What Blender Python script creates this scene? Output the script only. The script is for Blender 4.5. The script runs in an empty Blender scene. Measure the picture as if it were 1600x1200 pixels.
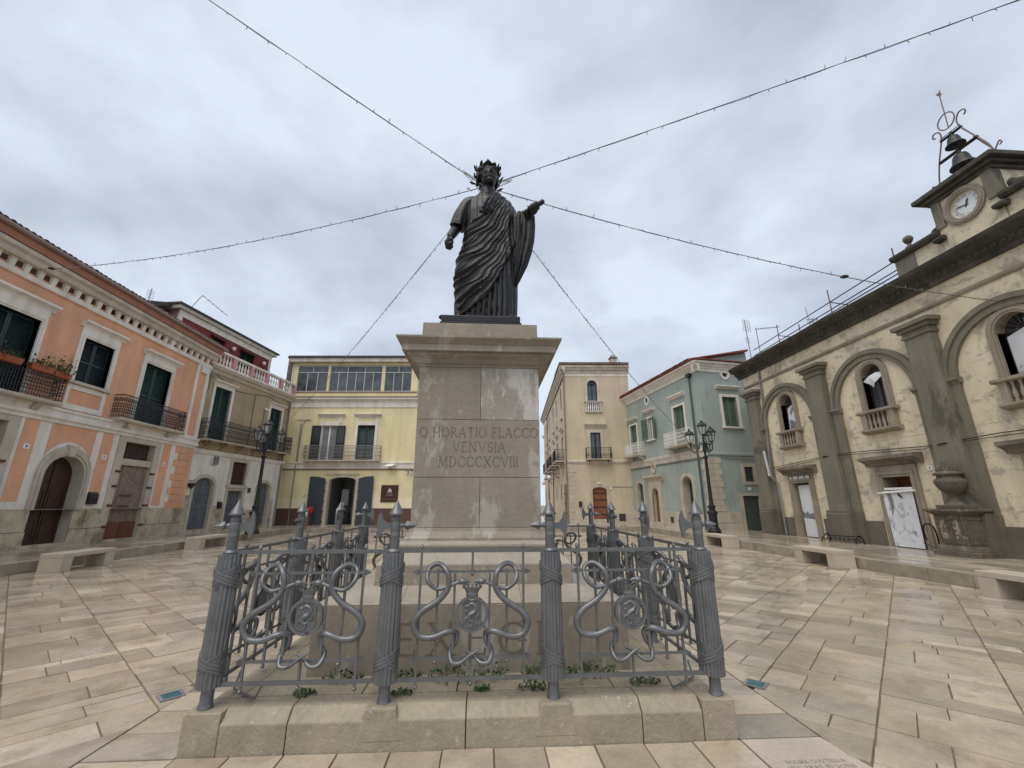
import bpy, bmesh, math, random
from math import sin, cos, pi, radians, hypot, atan2, sqrt
from mathutils import Vector, Matrix
from mathutils.geometry import tessellate_polygon
random.seed(7)
S = bpy.context.scene
COL = S.collection

# ------------------------------------------------------------------ camera
FPX, PITCH, YAW, ROLL = 662.86, 0.2751, 0.06074, -0.0007415
CAMP = Vector((0.0903, -5.3595, 1.6))
_f = Vector((sin(YAW)*cos(PITCH), cos(YAW)*cos(PITCH), sin(PITCH)))
_r = Vector((cos(YAW), -sin(YAW), 0)); _u = _r.cross(_f)
_r2 = _r*cos(ROLL)+_u*sin(ROLL); _u2 = -_r*sin(ROLL)+_u*cos(ROLL)
cam = bpy.data.cameras.new('camera'); camo = bpy.data.objects.new('camera', cam); COL.objects.link(camo)
cam.sensor_width = 36; cam.lens = FPX/1600*36; cam.clip_end = 2000; cam.clip_start = .05
camo.matrix_world = Matrix(((_r2.x, _u2.x, -_f.x, CAMP.x), (_r2.y, _u2.y, -_f.y, CAMP.y), (_r2.z, _u2.z, -_f.z, CAMP.z), (0, 0, 0, 1)))
S.camera = camo

def proj(p):
    d = Vector(p)-CAMP; z = d.dot(_f)
    return (800+FPX*d.dot(_r2)/z, 600-FPX*d.dot(_u2)/z) if z > .1 else None

# ------------------------------------------------------------------ sky and light
W = bpy.data.worlds.new('World'); S.world = W; W.use_nodes = True
nt = W.node_tree; nt.nodes.clear()
N = nt.nodes.new; Lk = nt.links.new
SUN_EL, SUN_AZ = radians(60), radians(215)      # azimuth clockwise from +Y
sky = N('ShaderNodeTexSky'); sky.sky_type = 'NISHITA'; sky.sun_disc = False
sky.sun_elevation = SUN_EL; sky.sun_rotation = SUN_AZ
tc = N('ShaderNodeTexCoord'); sep = N('ShaderNodeSeparateXYZ'); Lk(tc.outputs['Generated'], sep.inputs[0])
zz = N('ShaderNodeMath'); zz.operation = 'MAXIMUM'; Lk(sep.outputs[2], zz.inputs[0]); zz.inputs[1].default_value = 0.0
za = N('ShaderNodeMath'); za.operation = 'ADD'; Lk(zz.outputs[0], za.inputs[0]); za.inputs[1].default_value = .42
dv = N('ShaderNodeVectorMath'); dv.operation = 'DIVIDE'; Lk(tc.outputs['Generated'], dv.inputs[0])
cb = N('ShaderNodeCombineXYZ'); Lk(za.outputs[0], cb.inputs[0]); Lk(za.outputs[0], cb.inputs[1]); cb.inputs[2].default_value = 1
Lk(cb.outputs[0], dv.inputs[1])
def wnoise(scale, detail, rough, dist, off):
    a = N('ShaderNodeVectorMath'); a.operation = 'ADD'; Lk(dv.outputs[0], a.inputs[0]); a.inputs[1].default_value = off
    n = N('ShaderNodeTexNoise'); n.inputs['Scale'].default_value = scale; n.inputs['Detail'].default_value = detail
    n.inputs['Roughness'].default_value = rough; n.inputs['Distortion'].default_value = dist
    Lk(a.outputs[0], n.inputs['Vector']); return n
n1 = wnoise(1.7, 6, .52, .25, (3.1, 1.7, 0)); n2 = wnoise(5.0, 5, .5, .2, (7, 2, 0))
mx = N('ShaderNodeMath'); mx.operation = 'MULTIPLY_ADD'; Lk(n2.outputs['Fac'], mx.inputs[0]); mx.inputs[1].default_value = .36; Lk(n1.outputs['Fac'], mx.inputs[2])
rp = N('ShaderNodeValToRGB'); Lk(mx.outputs[0], rp.inputs[0])
rp.color_ramp.elements[0].position = .50; rp.color_ramp.elements[0].color = (.345, .385, .455, 1)
rp.color_ramp.elements[1].position = .80; rp.color_ramp.elements[1].color = (.55, .605, .69, 1)
e = rp.color_ramp.elements.new(.61); e.color = (.415, .46, .54, 1)
e = rp.color_ramp.elements.new(.72); e.color = (.485, .535, .62, 1)
SKYK = .1
sc = N('ShaderNodeVectorMath'); sc.operation = 'SCALE'; Lk(rp.outputs[0], sc.inputs[0]); sc.inputs['Scale'].default_value = 1/SKYK
mixs = N('ShaderNodeMix'); mixs.data_type = 'RGBA'; mixs.inputs['Factor'].default_value = .93
Lk(sky.outputs[0], mixs.inputs['A']); Lk(sc.outputs[0], mixs.inputs['B'])
bg = N('ShaderNodeBackground'); bg.inputs['Strength'].default_value = SKYK; Lk(mixs.outputs['Result'], bg.inputs['Color'])
wo = N('ShaderNodeOutputWorld'); Lk(bg.outputs[0], wo.inputs[0])
sl = bpy.data.lights.new('sun', 'SUN'); sl.energy = 1.5; sl.angle = radians(50); sl.color = (1, .93, .82)
so = bpy.data.objects.new('sun', sl); COL.objects.link(so)
_sd = Vector((sin(SUN_AZ)*cos(SUN_EL), cos(SUN_AZ)*cos(SUN_EL), sin(SUN_EL)))
so.rotation_euler = _sd.to_track_quat('Z', 'Y').to_euler()
S.view_settings.view_transform = 'Standard'; S.view_settings.look = 'None'
S.view_settings.exposure = 0.53; S.view_settings.gamma = 1; S.view_settings.use_curve_mapping = False

# ------------------------------------------------------------------ materials
MATS = {}
def mat(name, col, rough=.8, var=.12, scale=1.5, fine=.06, streak=0, stain=None, stain_th=.6, stain_scale=.8, stain_w=.12,
        bump=.15, bscale=40, metal=0, spec=.5, wet=0, tone=False, stretch=(1, 1, 1), grain=0, patches=()):
    if name in MATS: return MATS[name]
    m = bpy.data.materials.new(name); m.use_nodes = True; t = m.node_tree; t.nodes.clear()
    n = t.nodes.new; l = t.links.new
    out = n('ShaderNodeOutputMaterial'); b = n('ShaderNodeBsdfPrincipled'); l(b.outputs[0], out.inputs[0])
    geo = n('ShaderNodeNewGeometry')
    def noise(sc, detail=4, stretch=(1, 1, 1), rough=.6, dist=0):
        mp = n('ShaderNodeMapping'); mp.inputs['Scale'].default_value = stretch; l(geo.outputs['Position'], mp.inputs[0])
        k = n('ShaderNodeTexNoise'); k.inputs['Scale'].default_value = sc; k.inputs['Detail'].default_value = detail
        k.inputs['Roughness'].default_value = rough; k.inputs['Distortion'].default_value = dist
        l(mp.outputs[0], k.inputs['Vector']); return k.outputs['Fac']
    def rng(fac, a0, a1, b0, b1):
        r = n('ShaderNodeMapRange'); l(fac, r.inputs[0])
        for i, v in enumerate((a0, a1, b0, b1)): r.inputs[i+1].default_value = v
        return r.outputs[0]
    def mul(a, b_):
        r = n('ShaderNodeMath'); r.operation = 'MULTIPLY'; l(a, r.inputs[0])
        if isinstance(b_, (int, float)): r.inputs[1].default_value = b_
        else: l(b_, r.inputs[1])
        return r.outputs[0]
    def mixc(f, a, b_):
        r = n('ShaderNodeMix'); r.data_type = 'RGBA'; l(f, r.inputs['Factor'])
        for key, v in (('A', a), ('B', b_)):
            if isinstance(v, tuple): r.inputs[key].default_value = (*v, 1)
            else: l(v, r.inputs[key])
        return r.outputs['Result']
    def scalec(c, f):
        r = n('ShaderNodeVectorMath'); r.operation = 'SCALE'; l(f, r.inputs['Scale'])
        if isinstance(c, tuple): r.inputs[0].default_value = c
        else: l(c, r.inputs[0])
        return r.outputs[0]
    v = rng(noise(scale, 5, stretch), .3, .7, 1-var, 1+var)
    if fine: v = mul(v, rng(noise(28, 3), .3, .7, 1-fine, 1+fine))
    if grain: v = mul(v, rng(noise(6, 6, (1, 1, 7)), .35, .65, 1-grain, 1+grain))
    if streak: v = mul(v, rng(noise(3.2, 4, (1, 1, .12)), .42, .75, 1.02, 1-streak))
    if tone:
        at = n('ShaderNodeAttribute'); at.attribute_name = 'tone'
        r = n('ShaderNodeVectorMath'); r.operation = 'MULTIPLY'; l(at.outputs['Color'], r.inputs[0]); r.inputs[1].default_value = col
        c = scalec(r.outputs[0], v)
    else: c = scalec(tuple(col), v)
    if stain:
        f = rng(noise(stain_scale, 8, (1, 1, .7), .68, .3), stain_th, stain_th+stain_w, 0, .85)
        c = mixc(f, c, tuple(stain))
    for (sc_, th, w_, st, colr, k) in patches:
        f = rng(noise(sc_, 7, st, .65, .2), th, th+w_, 0, k); c = mixc(f, c, tuple(colr))
    l(c, b.inputs['Base Color'])
    b.inputs['Metallic'].default_value = metal; b.inputs['Specular IOR Level'].default_value = spec
    if wet:
        rr = rng(noise(.55, 5, (1, 1, 1), .6, .4), .38, .62, rough*.42, rough*1.25)
        rr = mul(rr, rng(noise(30, 3), .3, .7, .8, 1.25)); l(rr, b.inputs['Roughness'])
    else: l(rng(noise(9, 3), .3, .7, max(.03, rough-.08), min(1, rough+.08)), b.inputs['Roughness'])
    if bump:
        bp = n('ShaderNodeBump'); bp.inputs['Strength'].default_value = bump; bp.inputs['Distance'].default_value = .02
        l(noise(bscale, 6, stretch if grain == 0 else (1, 1, .15)), bp.inputs['Height']); l(bp.outputs[0], b.inputs['Normal'])
    MATS[name] = m; return m

M = {}
M['paving'] = mat('paving_stone', (.455, .385, .298), .21, .16, 2.2, .08, wet=1, tone=True, bump=.09, bscale=55, spec=.7,
                  patches=((3.5, .53, .12, (1, 1, 1), (.25, .20, .15), .5), (.45, .53, .10, (1, 1, 1), (.25, .20, .15), .5), (1.4, .56, .05, (1, 1, 1), (.52, .46, .38), .35), (45, .64, .06, (1, 1, 1), (.22, .18, .145), .65)))
M['walkway'] = mat('walkway_stone', (.40, .345, .27), .19, .2, 1.6, .08, wet=1, tone=True, bump=.08, bscale=50, spec=.55)
M['joint'] = mat('joint_mortar', (.20, .155, .115), .8, .2, 4, .1, bump=.3)
M['kerb'] = mat('kerb_stone', (.30, .26, .20), .55, .22, 3, .08, stain=(.16, .14, .11), stain_th=.56, bump=.3, tone=False)
M['plinth'] = mat('plinth_stone', (.335, .285, .21), .62, .16, 2.4, .1, stain=(.20, .17, .12), stain_th=.52, stain_scale=1.6, stain_w=.2, bump=.35, bscale=45,
                  patches=((26, .64, .03, (1, 1, 1), (.52, .48, .40), .75), (9, .66, .05, (1, 1, 1), (.50, .46, .38), .5), (5, .62, .1, (1, 1, .3), (.16, .14, .11), .5)))
M['pedestal'] = mat('pedestal_stone', (.285, .245, .195), .7, .12, 1.8, .07, streak=.15, bump=.25, bscale=50, grain=.05,
                    patches=((2.6, .575, .05, (1, 1, .42), (.46, .43, .385), .6), (7, .62, .06, (1, 1, .5), (.50, .47, .43), .45), (3.3, .6, .1, (1, 1, 1), (.17, .14, .105), .6)))
M['die_white'] = mat('pedestal_stone_bleached', (.33, .295, .25), .7, .14, 1.8, .08, streak=.12, bump=.4, bscale=40,
                     patches=((4.2, .5, .08, (1, 1, .4), (.56, .53, .49), .8), (14, .58, .05, (1, 1, .35), (.62, .60, .56), .6)))
M['pedlight'] = mat('pedestal_stone_pale', (.335, .295, .24), .6, .14, 1.8, .07, bump=.2, stain=(.24, .21, .17), stain_th=.56)
M['letter'] = mat('carved_letter', (.175, .146, .110), .9, .15, 6, .1, bump=.2)
M['iron'] = mat('grey_painted_iron', (.165, .170, .175), .38, .14, 5, .07, metal=.45, bump=.12, bscale=70, spec=.5,
                patches=((10, .63, .06, (1, 1, 1), (.055, .052, .054), .75), (24, .66, .04, (1, 1, 1), (.10, .055, .035), .6), (3, .6, .15, (1, 1, .4), (.11, .112, .114), .6)))
M['bronze'] = mat('dark_bronze', (.009, .0095, .0095), .40, .25, 4, .1, metal=.35, bump=.2, bscale=30, spec=.6,
                  patches=((3, .56, .16, (1, 1, .5), (.022, .026, .026), .7),))
M['bronze_dark'] = mat('blackened_bronze', (.018, .019, .022), .45, .2, 4, .1, metal=.3, bump=.1)
M['orange'] = mat('orange_plaster', (.70, .37, .225), .88, .10, .9, .04, streak=.13, stain=(.50, .24, .14), stain_th=.60, bump=.12, bscale=25)
M['white'] = mat('white_trim', (.75, .70, .63), .8, .10, 1.2, .04, streak=.2, stain=(.50, .455, .38), stain_th=.60, stain_scale=1.4, bump=.1)
M['stonetrim'] = mat('stone_trim', (.49, .435, .35), .8, .14, 2, .06, streak=.14, bump=.25)
M['cornice'] = mat('weathered_cornice', (.56, .51, .44), .82, .18, 1.6, .06, streak=.2, bump=.2)
M['salmon'] = mat('salmon_eave', (.40, .20, .145), .8, .14, 1.2, .05, streak=.12)
M['gutter'] = mat('copper_gutter', (.22, .15, .13), .55, .15, 2, .05, bump=.05)
M['tile'] = mat('roof_tile', (.13, .085, .065), .8, .3, 3, .1, bump=.3)
M['redtile'] = mat('red_tile', (.20, .055, .045), .75, .25, 3, .1, bump=.2)
M['basestone'] = mat('rough_base_stone', (.47, .40, .295), .85, .24, 2.2, .12, stain=(.20, .165, .105), stain_th=.49, stain_scale=1.5, stain_w=.12, bump=.7, bscale=18, tone=False)
M['greenshutter'] = mat('dark_green_shutter', (.010, .042, .036), .42, .15, 3, .05, bump=.05)
M['darkshutter'] = mat('blackish_green_shutter', (.008, .020, .024), .4, .15, 3, .05, bump=.05)
M['sageshutter'] = mat('sage_shutter', (.115, .16, .12), .55, .12, 3, .05, bump=.05)
M['browndoor'] = mat('dark_brown_wood', (.042, .017, .012), .42, .2, 3, .08, bump=.15, bscale=20, grain=.2)
M['oldwood'] = mat('weathered_wood', (.245, .175, .14), .85, .2, 3, .1, streak=.35, bump=.5, bscale=25, grain=.3, patches=((5, .55, .1, (3, 3, .2), (.36, .31, .28), .6),))
M['rust'] = mat('rusty_sheet', (.13, .048, .024), .75, .35, 4, .15, bump=.4)
M['brownwood'] = mat('varnished_wood', (.20, .075, .035), .5, .2, 3, .08, bump=.1, grain=.2)
M['tan'] = mat('tan_plaster', (.40, .315, .195), .9, .16, 1, .05, streak=.2, stain=(.30, .225, .13), stain_th=.58, stain_scale=.7, bump=.2)
M['dirtywhite'] = mat('old_whitewash', (.71, .67, .60), .9, .12, 1.2, .05, streak=.16, stain=(.40, .35, .27), stain_th=.60, stain_scale=.9, bump=.25)
M['pink'] = mat('pink_paint', (.56, .30, .32), .8, .08, 2, .04)
M['red'] = mat('dark_red_plaster', (.20, .033, .032), .85, .1, 1.5, .04)
M['greyroof'] = mat('dark_grey_roof', (.055, .052, .050), .8, .2, 1.5, .08, bump=.2)
M['bluedoor'] = mat('blue_grey_door', (.108, .122, .140), .6, .12, 3, .06, bump=.1, streak=.1)
M['yellow'] = mat('yellow_plaster', (.74, .66, .395), .88, .09, .8, .04, streak=.13, stain=(.65, .545, .29), stain_th=.60, bump=.1)
M['paleyellow'] = mat('pale_yellow_plaster', (.78, .71, .48), .88, .06, .8, .03, streak=.05)
M['brownpaint'] = mat('brown_dado', (.105, .055, .042), .7, .15, 2, .06)
M['slateblue'] = mat('slate_blue_door', (.040, .050, .064), .5, .1, 3, .04)
M['cream'] = mat('cream_plaster', (.56, .475, .345), .88, .08, .8, .03, streak=.10, bump=.12, stain=(.46, .37, .25), stain_th=.62)
M['teal'] = mat('teal_plaster', (.335, .385, .355), .88, .10, .8, .04, streak=.14, stain=(.265, .30, .272), stain_th=.60, bump=.12)
M['church'] = mat('church_plaster', (.68, .595, .43), .9, .10, .9, .05, streak=.14, stain=(.31, .275, .22), stain_th=.54, stain_scale=.85, stain_w=.09, bump=.3, bscale=20,
                  patches=((2.2, .555, .06, (1, 1, 2.2), (.37, .33, .27), .75), (6, .60, .05, (1, 1, 1), (.42, .37, .29), .6), (.9, .60, .08, (1, 1, .12), (.48, .32, .15), .6)))
M['pilaster'] = mat('grey_olive_render', (.19, .172, .130), .9, .14, 1.2, .05, streak=.22, stain=(.085, .078, .062), stain_th=.58, stain_scale=.6, stain_w=.06, bump=.2)
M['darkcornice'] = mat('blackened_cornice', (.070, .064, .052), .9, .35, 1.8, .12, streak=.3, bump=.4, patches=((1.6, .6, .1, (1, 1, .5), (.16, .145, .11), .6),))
M['churchstone'] = mat('church_stone_trim', (.30, .255, .195), .88, .16, 2, .06, streak=.22, bump=.25)
M['blackiron'] = mat('black_iron', (.012, .012, .014), .4, .1, 4, .05, bump=.05)
M['glass'] = mat('window_glass', (.075, .085, .095), .10, .6, 1.3, 0, bump=.0, spec=.8)
M['paleglass'] = mat('curtained_glass', (.20, .215, .225), .22, .3, 1.4, 0, bump=0, spec=.7)
M['alu'] = mat('aluminium_frame', (.50, .50, .50), .4, .05, 3, 0, bump=0)
M['whitepaint'] = mat('white_paint', (.78, .77, .74), .5, .05, 3, .02, bump=.03)
M['poster'] = mat('printed_poster', (.66, .67, .70), .5, .1, 2, .03, bump=.03,
                  patches=((3.4, .56, .08, (1, 1, .7), (.30, .30, .33), .8), (6, .62, .06, (1, 1, 1), (.10, .10, .12), .8)))
M['posterplain'] = mat('poster_sheet', (.70, .71, .72), .5, .06, 3, .04, bump=.05, patches=((4, .62, .1, (1, 1, .4), (.5, .5, .5), .5),))
M['inkgrey'] = mat('poster_ink_grey', (.20, .20, .22), .6, .3, 5, .05, bump=0)
M['inkdark'] = mat('poster_ink_dark', (.05, .05, .055), .6, .2, 5, .05, bump=0)
M['greendoor'] = mat('grey_green_door', (.068, .092, .082), .6, .1, 3, .05)
M['deepgreen'] = mat('deep_green_door', (.012, .060, .040), .5, .15, 3, .05)
M['terracotta'] = mat('terracotta_pot', (.33, .095, .045), .8, .15, 5, .06)
M['leaf'] = mat('leaf_green', (.045, .085, .022), .6, .4, 12, .1, bump=0)
M['darkleaf'] = mat('weed_green', (.032, .075, .018), .6, .5, 14, .1, bump=0)
M['flower'] = mat('magenta_petal', (.40, .03, .12), .6, .2, 12, .1, bump=0)
M['bench'] = mat('bench_stone', (.47, .405, .325), .6, .1, 2, .06, bump=.15, stain=(.34, .29, .23), stain_th=.58)
M['urnstone'] = mat('blackened_urn_stone', (.125, .105, .082), .9, .3, 3.5, .12, bump=.6, bscale=22, patches=((5, .57, .08, (1, 1, 1), (.30, .25, .17), .7),))
M['signbrown'] = mat('brown_sign', (.055, .016, .012), .5, .08, 3, .02, bump=0)
M['cable'] = mat('grey_cable', (.17, .17, .175), .6, .1, 3, 0, bump=0)
M['galv'] = mat('galvanised_steel', (.20, .19, .19), .5, .2, 4, .05, bump=.05)
M['ltblue'] = mat('blue_ground_glass', (.05, .13, .16), .12, .3, 20, .1, bump=.1)
M['pinkslab'] = mat('inscribed_slab', (.49, .41, .335), .4, .12, 2, .08, wet=1, bump=.2)
M['roomwall'] = mat('room_wall', (.42, .43, .43), .8, .05, 2, 0)
M['interior'] = mat('dim_interior', (.05, .045, .04), .9, .1, 2, 0)
M['redplastic'] = mat('red_plastic', (.42, .03, .02), .4, .05, 3, 0, bump=0)
M['blueplastic'] = mat('blue_plastic', (.05, .10, .32), .4, .05, 3, 0, bump=0)
M['clockface'] = mat('clock_face', (.74, .76, .76), .4, .05, 3, .02, bump=0)
M['bronzebell'] = mat('bell_bronze', (.030, .032, .030), .5, .25, 4, .05, metal=.4)
M['plantgrass'] = M['leaf']
M['churchdado'] = mat('brown_church_dado', (.150, .128, .100), .9, .16, 1.4, .05, streak=.2, stain=(.09, .08, .065), stain_th=.55, stain_scale=.8, bump=.2)
M['churchhood'] = mat('stained_church_hood', (.205, .175, .135), .9, .3, 2, .08, streak=.35, bump=.35, stain=(.06, .055, .045), stain_th=.55, stain_scale=1.2)
M['earth'] = mat('distant_ground', (.25, .22, .17), .8, .2, .1, .05)

# ------------------------------------------------------------------ mesh helpers
class MB:
    def __init__(s, tf=None): s.v = []; s.f = []; s.tf = tf; s.tone = []
    def V(s, *ps):
        i = len(s.v)
        for p in ps: s.v.append(tuple(s.tf(*p)) if s.tf else tuple(p))
        return i
    def box(s, x0, x1, y0, y1, z0, z1):
        i = s.V((x0, y0, z0), (x1, y0, z0), (x1, y1, z0), (x0, y1, z0), (x0, y0, z1), (x1, y0, z1), (x1, y1, z1), (x0, y1, z1))
        for q in ((0, 3, 2, 1), (4, 5, 6, 7), (0, 1, 5, 4), (1, 2, 6, 5), (2, 3, 7, 6), (3, 0, 4, 7)): s.f.append(tuple(i+k for k in q))
        return s
    def hexa(s, b, t):          # two quads (lists of 4 points)
        i = s.V(*b, *t)
        for q in ((0, 3, 2, 1), (4, 5, 6, 7), (0, 1, 5, 4), (1, 2, 6, 5), (2, 3, 7, 6), (3, 0, 4, 7)): s.f.append(tuple(i+k for k in q))
        return s
    def prism(s, poly, y0, y1):  # poly in (x,z), extruded in y
        n = len(poly); i = s.V(*[(a, y0, b) for a, b in poly], *[(a, y1, b) for a, b in poly])
        s.f.append(tuple(i+k for k in range(n))); s.f.append(tuple(i+n+k for k in reversed(range(n))))
        for k in range(n): s.f.append((i+k, i+n+k, i+n+(k+1) % n, i+(k+1) % n))
        return s
    def prismz(s, poly, z0, z1):
        n = len(poly); i = s.V(*[(a, b, z0) for a, b in poly], *[(a, b, z1) for a, b in poly])
        s.f.append(tuple(i+k for k in reversed(range(n)))); s.f.append(tuple(i+n+k for k in range(n)))
        for k in range(n): s.f.append((i+k, i+(k+1) % n, i+n+(k+1) % n, i+n+k))
        return s
    def profx(s, prof, x0, x1):   # profile in (y,z) extruded in x
        n = len(prof); i = s.V(*[(x0, a, b) for a, b in prof], *[(x1, a, b) for a, b in prof])
        s.f.append(tuple(i+k for k in range(n))); s.f.append(tuple(i+n+k for k in reversed(range(n))))
        for k in range(n): s.f.append((i+k, i+n+k, i+n+(k+1) % n, i+(k+1) % n))
        return s
    def ring(s, outer, inner, y0, y1, yi=None, open_=False):
        # frame between two matching polylines in (x,z): front at y0, outer sides to y1, inner sides to yi
        n = len(outer); yi = y1 if yi is None else yi
        i = s.V(*[(a, y0, b) for a, b in outer], *[(a, y0, b) for a, b in inner], *[(a, y1, b) for a, b in outer], *[(a, yi, b) for a, b in inner])
        for k in range(n-1 if open_ else n):
            j = (k+1) % n
            s.f += [(i+k, i+j, i+n+j, i+n+k), (i+2*n+k, i+2*n+j, i+j, i+k), (i+n+k, i+n+j, i+3*n+j, i+3*n+k)]
        return s
    def sheet(s, outer, holes, y, reveal=.25):
        polys = [[Vector((a, b, 0)) for a, b in p] for p in [outer]+list(holes)]
        flat = [p for q in polys for p in q]
        i = s.V(*[(p.x, y, p.y) for p in flat])
        for t in tessellate_polygon(polys): s.f.append(tuple(i+k for k in t))
        for h in holes:
            n = len(h); j = s.V(*[(a, y, b) for a, b in h], *[(a, y+reveal, b) for a, b in h])
            for k in range(n): s.f.append((j+k, j+(k+1) % n, j+n+(k+1) % n, j+n+k))
        return s
    def tube(s, pts, r, n=6, closed=False, cap=True):
        pts = [Vector(p) for p in pts]; m = len(pts)
        rs = r if isinstance(r, (list, tuple)) else [r]*m
        prev = None; base = len(s.v)
        for k in range(m):
            a = pts[k-1] if (k > 0 or closed) else pts[k]; b = pts[(k+1) % m] if (k < m-1 or closed) else pts[k]
            d = (b-a).normalized() if (b-a).length > 1e-9 else Vector((0, 0, 1))
            if prev is None:
                up = Vector((0, 0, 1)) if abs(d.z) < .9 else Vector((1, 0, 0)); x = d.cross(up).normalized()
            else:
                x = prev-d*prev.dot(d); x = x.normalized() if x.length > 1e-6 else d.cross(Vector((0, .3, 1))).normalized()
            prev = x; y = d.cross(x)
            s.V(*[pts[k]+(x*cos(2*pi*q/n)+y*sin(2*pi*q/n))*rs[k] for q in range(n)])
        for k in range(m if closed else m-1):
            a = base+k*n; b = base+((k+1) % m)*n
            for q in range(n): s.f.append((a+q, a+(q+1) % n, b+(q+1) % n, b+q))
        if cap and not closed:
            s.f.append(tuple(base+q for q in reversed(range(n)))); s.f.append(tuple(base+(m-1)*n+q for q in range(n)))
        return s
    def lathe(s, prof, n=16, c=(0, 0), sx=1, sy=1, cap=True, ph=0):   # prof: (r,z)
        base = len(s.v)
        for r, z in prof: s.V(*[(c[0]+r*sx*cos(2*pi*(q+ph)/n), c[1]+r*sy*sin(2*pi*(q+ph)/n), z) for q in range(n)])
        for k in range(len(prof)-1):
            a = base+k*n; b = a+n
            for q in range(n): s.f.append((a+q, a+(q+1) % n, b+(q+1) % n, b+q))
        if cap:
            s.f.append(tuple(base+q for q in reversed(range(n)))); s.f.append(tuple(base+(len(prof)-1)*n+q for q in range(n)))
        return s
    def ball(s, c, r, n=10, m=6):
        r = (r, r, r) if isinstance(r, (int, float)) else r
        base = len(s.v); c = Vector(c)
        for k in range(m+1):
            t = pi*k/m; rr = max(sin(t), .001)
            s.V(*[(c.x+r[0]*rr*cos(2*pi*q/n), c.y+r[1]*rr*sin(2*pi*q/n), c.z-r[2]*cos(t)) for q in range(n)])
        for k in range(m):
            a = base+k*n; b = a+n
            for q in range(n): s.f.append((a+q, a+(q+1) % n, b+(q+1) % n, b+q))
        return s
    def mesh(s, name, m, smooth=None):
        me = bpy.data.meshes.new(name); me.from_pydata(s.v, [], s.f)
        me.materials.append(m if not isinstance(m, str) else M[m])
        bm = bmesh.new(); bm.from_mesh(me); bmesh.ops.recalc_face_normals(bm, faces=bm.faces); bm.to_mesh(me); bm.free()
        if smooth:
            me.polygons.foreach_set('use_smooth', [True]*len(me.polygons)); me.set_sharp_from_angle(angle=radians(smooth))
        if s.tone:
            a = me.attributes.new('tone', 'FLOAT_COLOR', 'FACE')
            a.data.foreach_set('color', [c for t in s.tone for c in (*t, 1)])
        me.update(); return me
    def obj(s, name, m, parent=None, smooth=None, bevel=0, **props):
        o = bpy.data.objects.new(name, s.mesh(name, m, smooth)); COL.objects.link(o)
        if parent: o.parent = parent
        if bevel:
            md = o.modifiers.new('bevel', 'BEVEL'); md.width = bevel; md.segments = 2; md.limit_method = 'ANGLE'; md.angle_limit = radians(40)
        for k, v in props.items(): o[k] = v
        return o

def thing(name, label, cat, loc=(0, 0, 0), rz=0, group=None):
    o = bpy.data.objects.new(name, None); COL.objects.link(o); o.location = loc; o.rotation_euler = (0, 0, rz)
    o.empty_display_size = .2; o['label'] = label; o['category'] = cat
    if group: o['group'] = group
    return o
def tag(o, label, cat, group=None):
    o['label'] = label; o['category'] = cat
    if group: o['group'] = group
    return o
def inst(name, me, parent, loc=(0, 0, 0), rz=0, **props):
    o = bpy.data.objects.new(name, me); COL.objects.link(o); o.parent = parent; o.location = loc
    o.rotation_euler = rz if isinstance(rz, tuple) else (0, 0, rz)
    for k, v in props.items(): o[k] = v
    return o
def copy_tree(o, parent=None):
    c = o.copy(); COL.objects.link(c)
    if parent is not None: c.parent = parent
    for ch in list(o.children): copy_tree(ch, c)
    return c
def rect(u0, u1, z0, z1): return [(u0, z0), (u1, z0), (u1, z1), (u0, z1)]
def arch(u0, u1, z0, zs, zt, n=12):
    c = (u0+u1)/2; a = (u1-u0)/2; h = zt-zs
    return [(u0, z0), (u1, z0)]+[(c+a*cos(pi*k/n), zs+h*sin(pi*k/n)) for k in range(n+1)]
def circ(c, r, rz=None, n=20): return [(c[0]+r*cos(2*pi*k/n), c[1]+(rz or r)*sin(2*pi*k/n)) for k in range(n)]
def catmull(P, k=6):
    P = [Vector(p) for p in P]; out = []
    for i in range(len(P)-1):
        a = P[max(i-1, 0)]; b = P[i]; c = P[i+1]; d = P[min(i+2, len(P)-1)]
        for j in range(k):
            t = j/k; out.append(.5*((2*b)+(c-a)*t+(2*a-5*b+4*c-d)*t*t+(3*b-a-3*c+d)*t**3))
    out.append(P[-1]); return out

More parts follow.
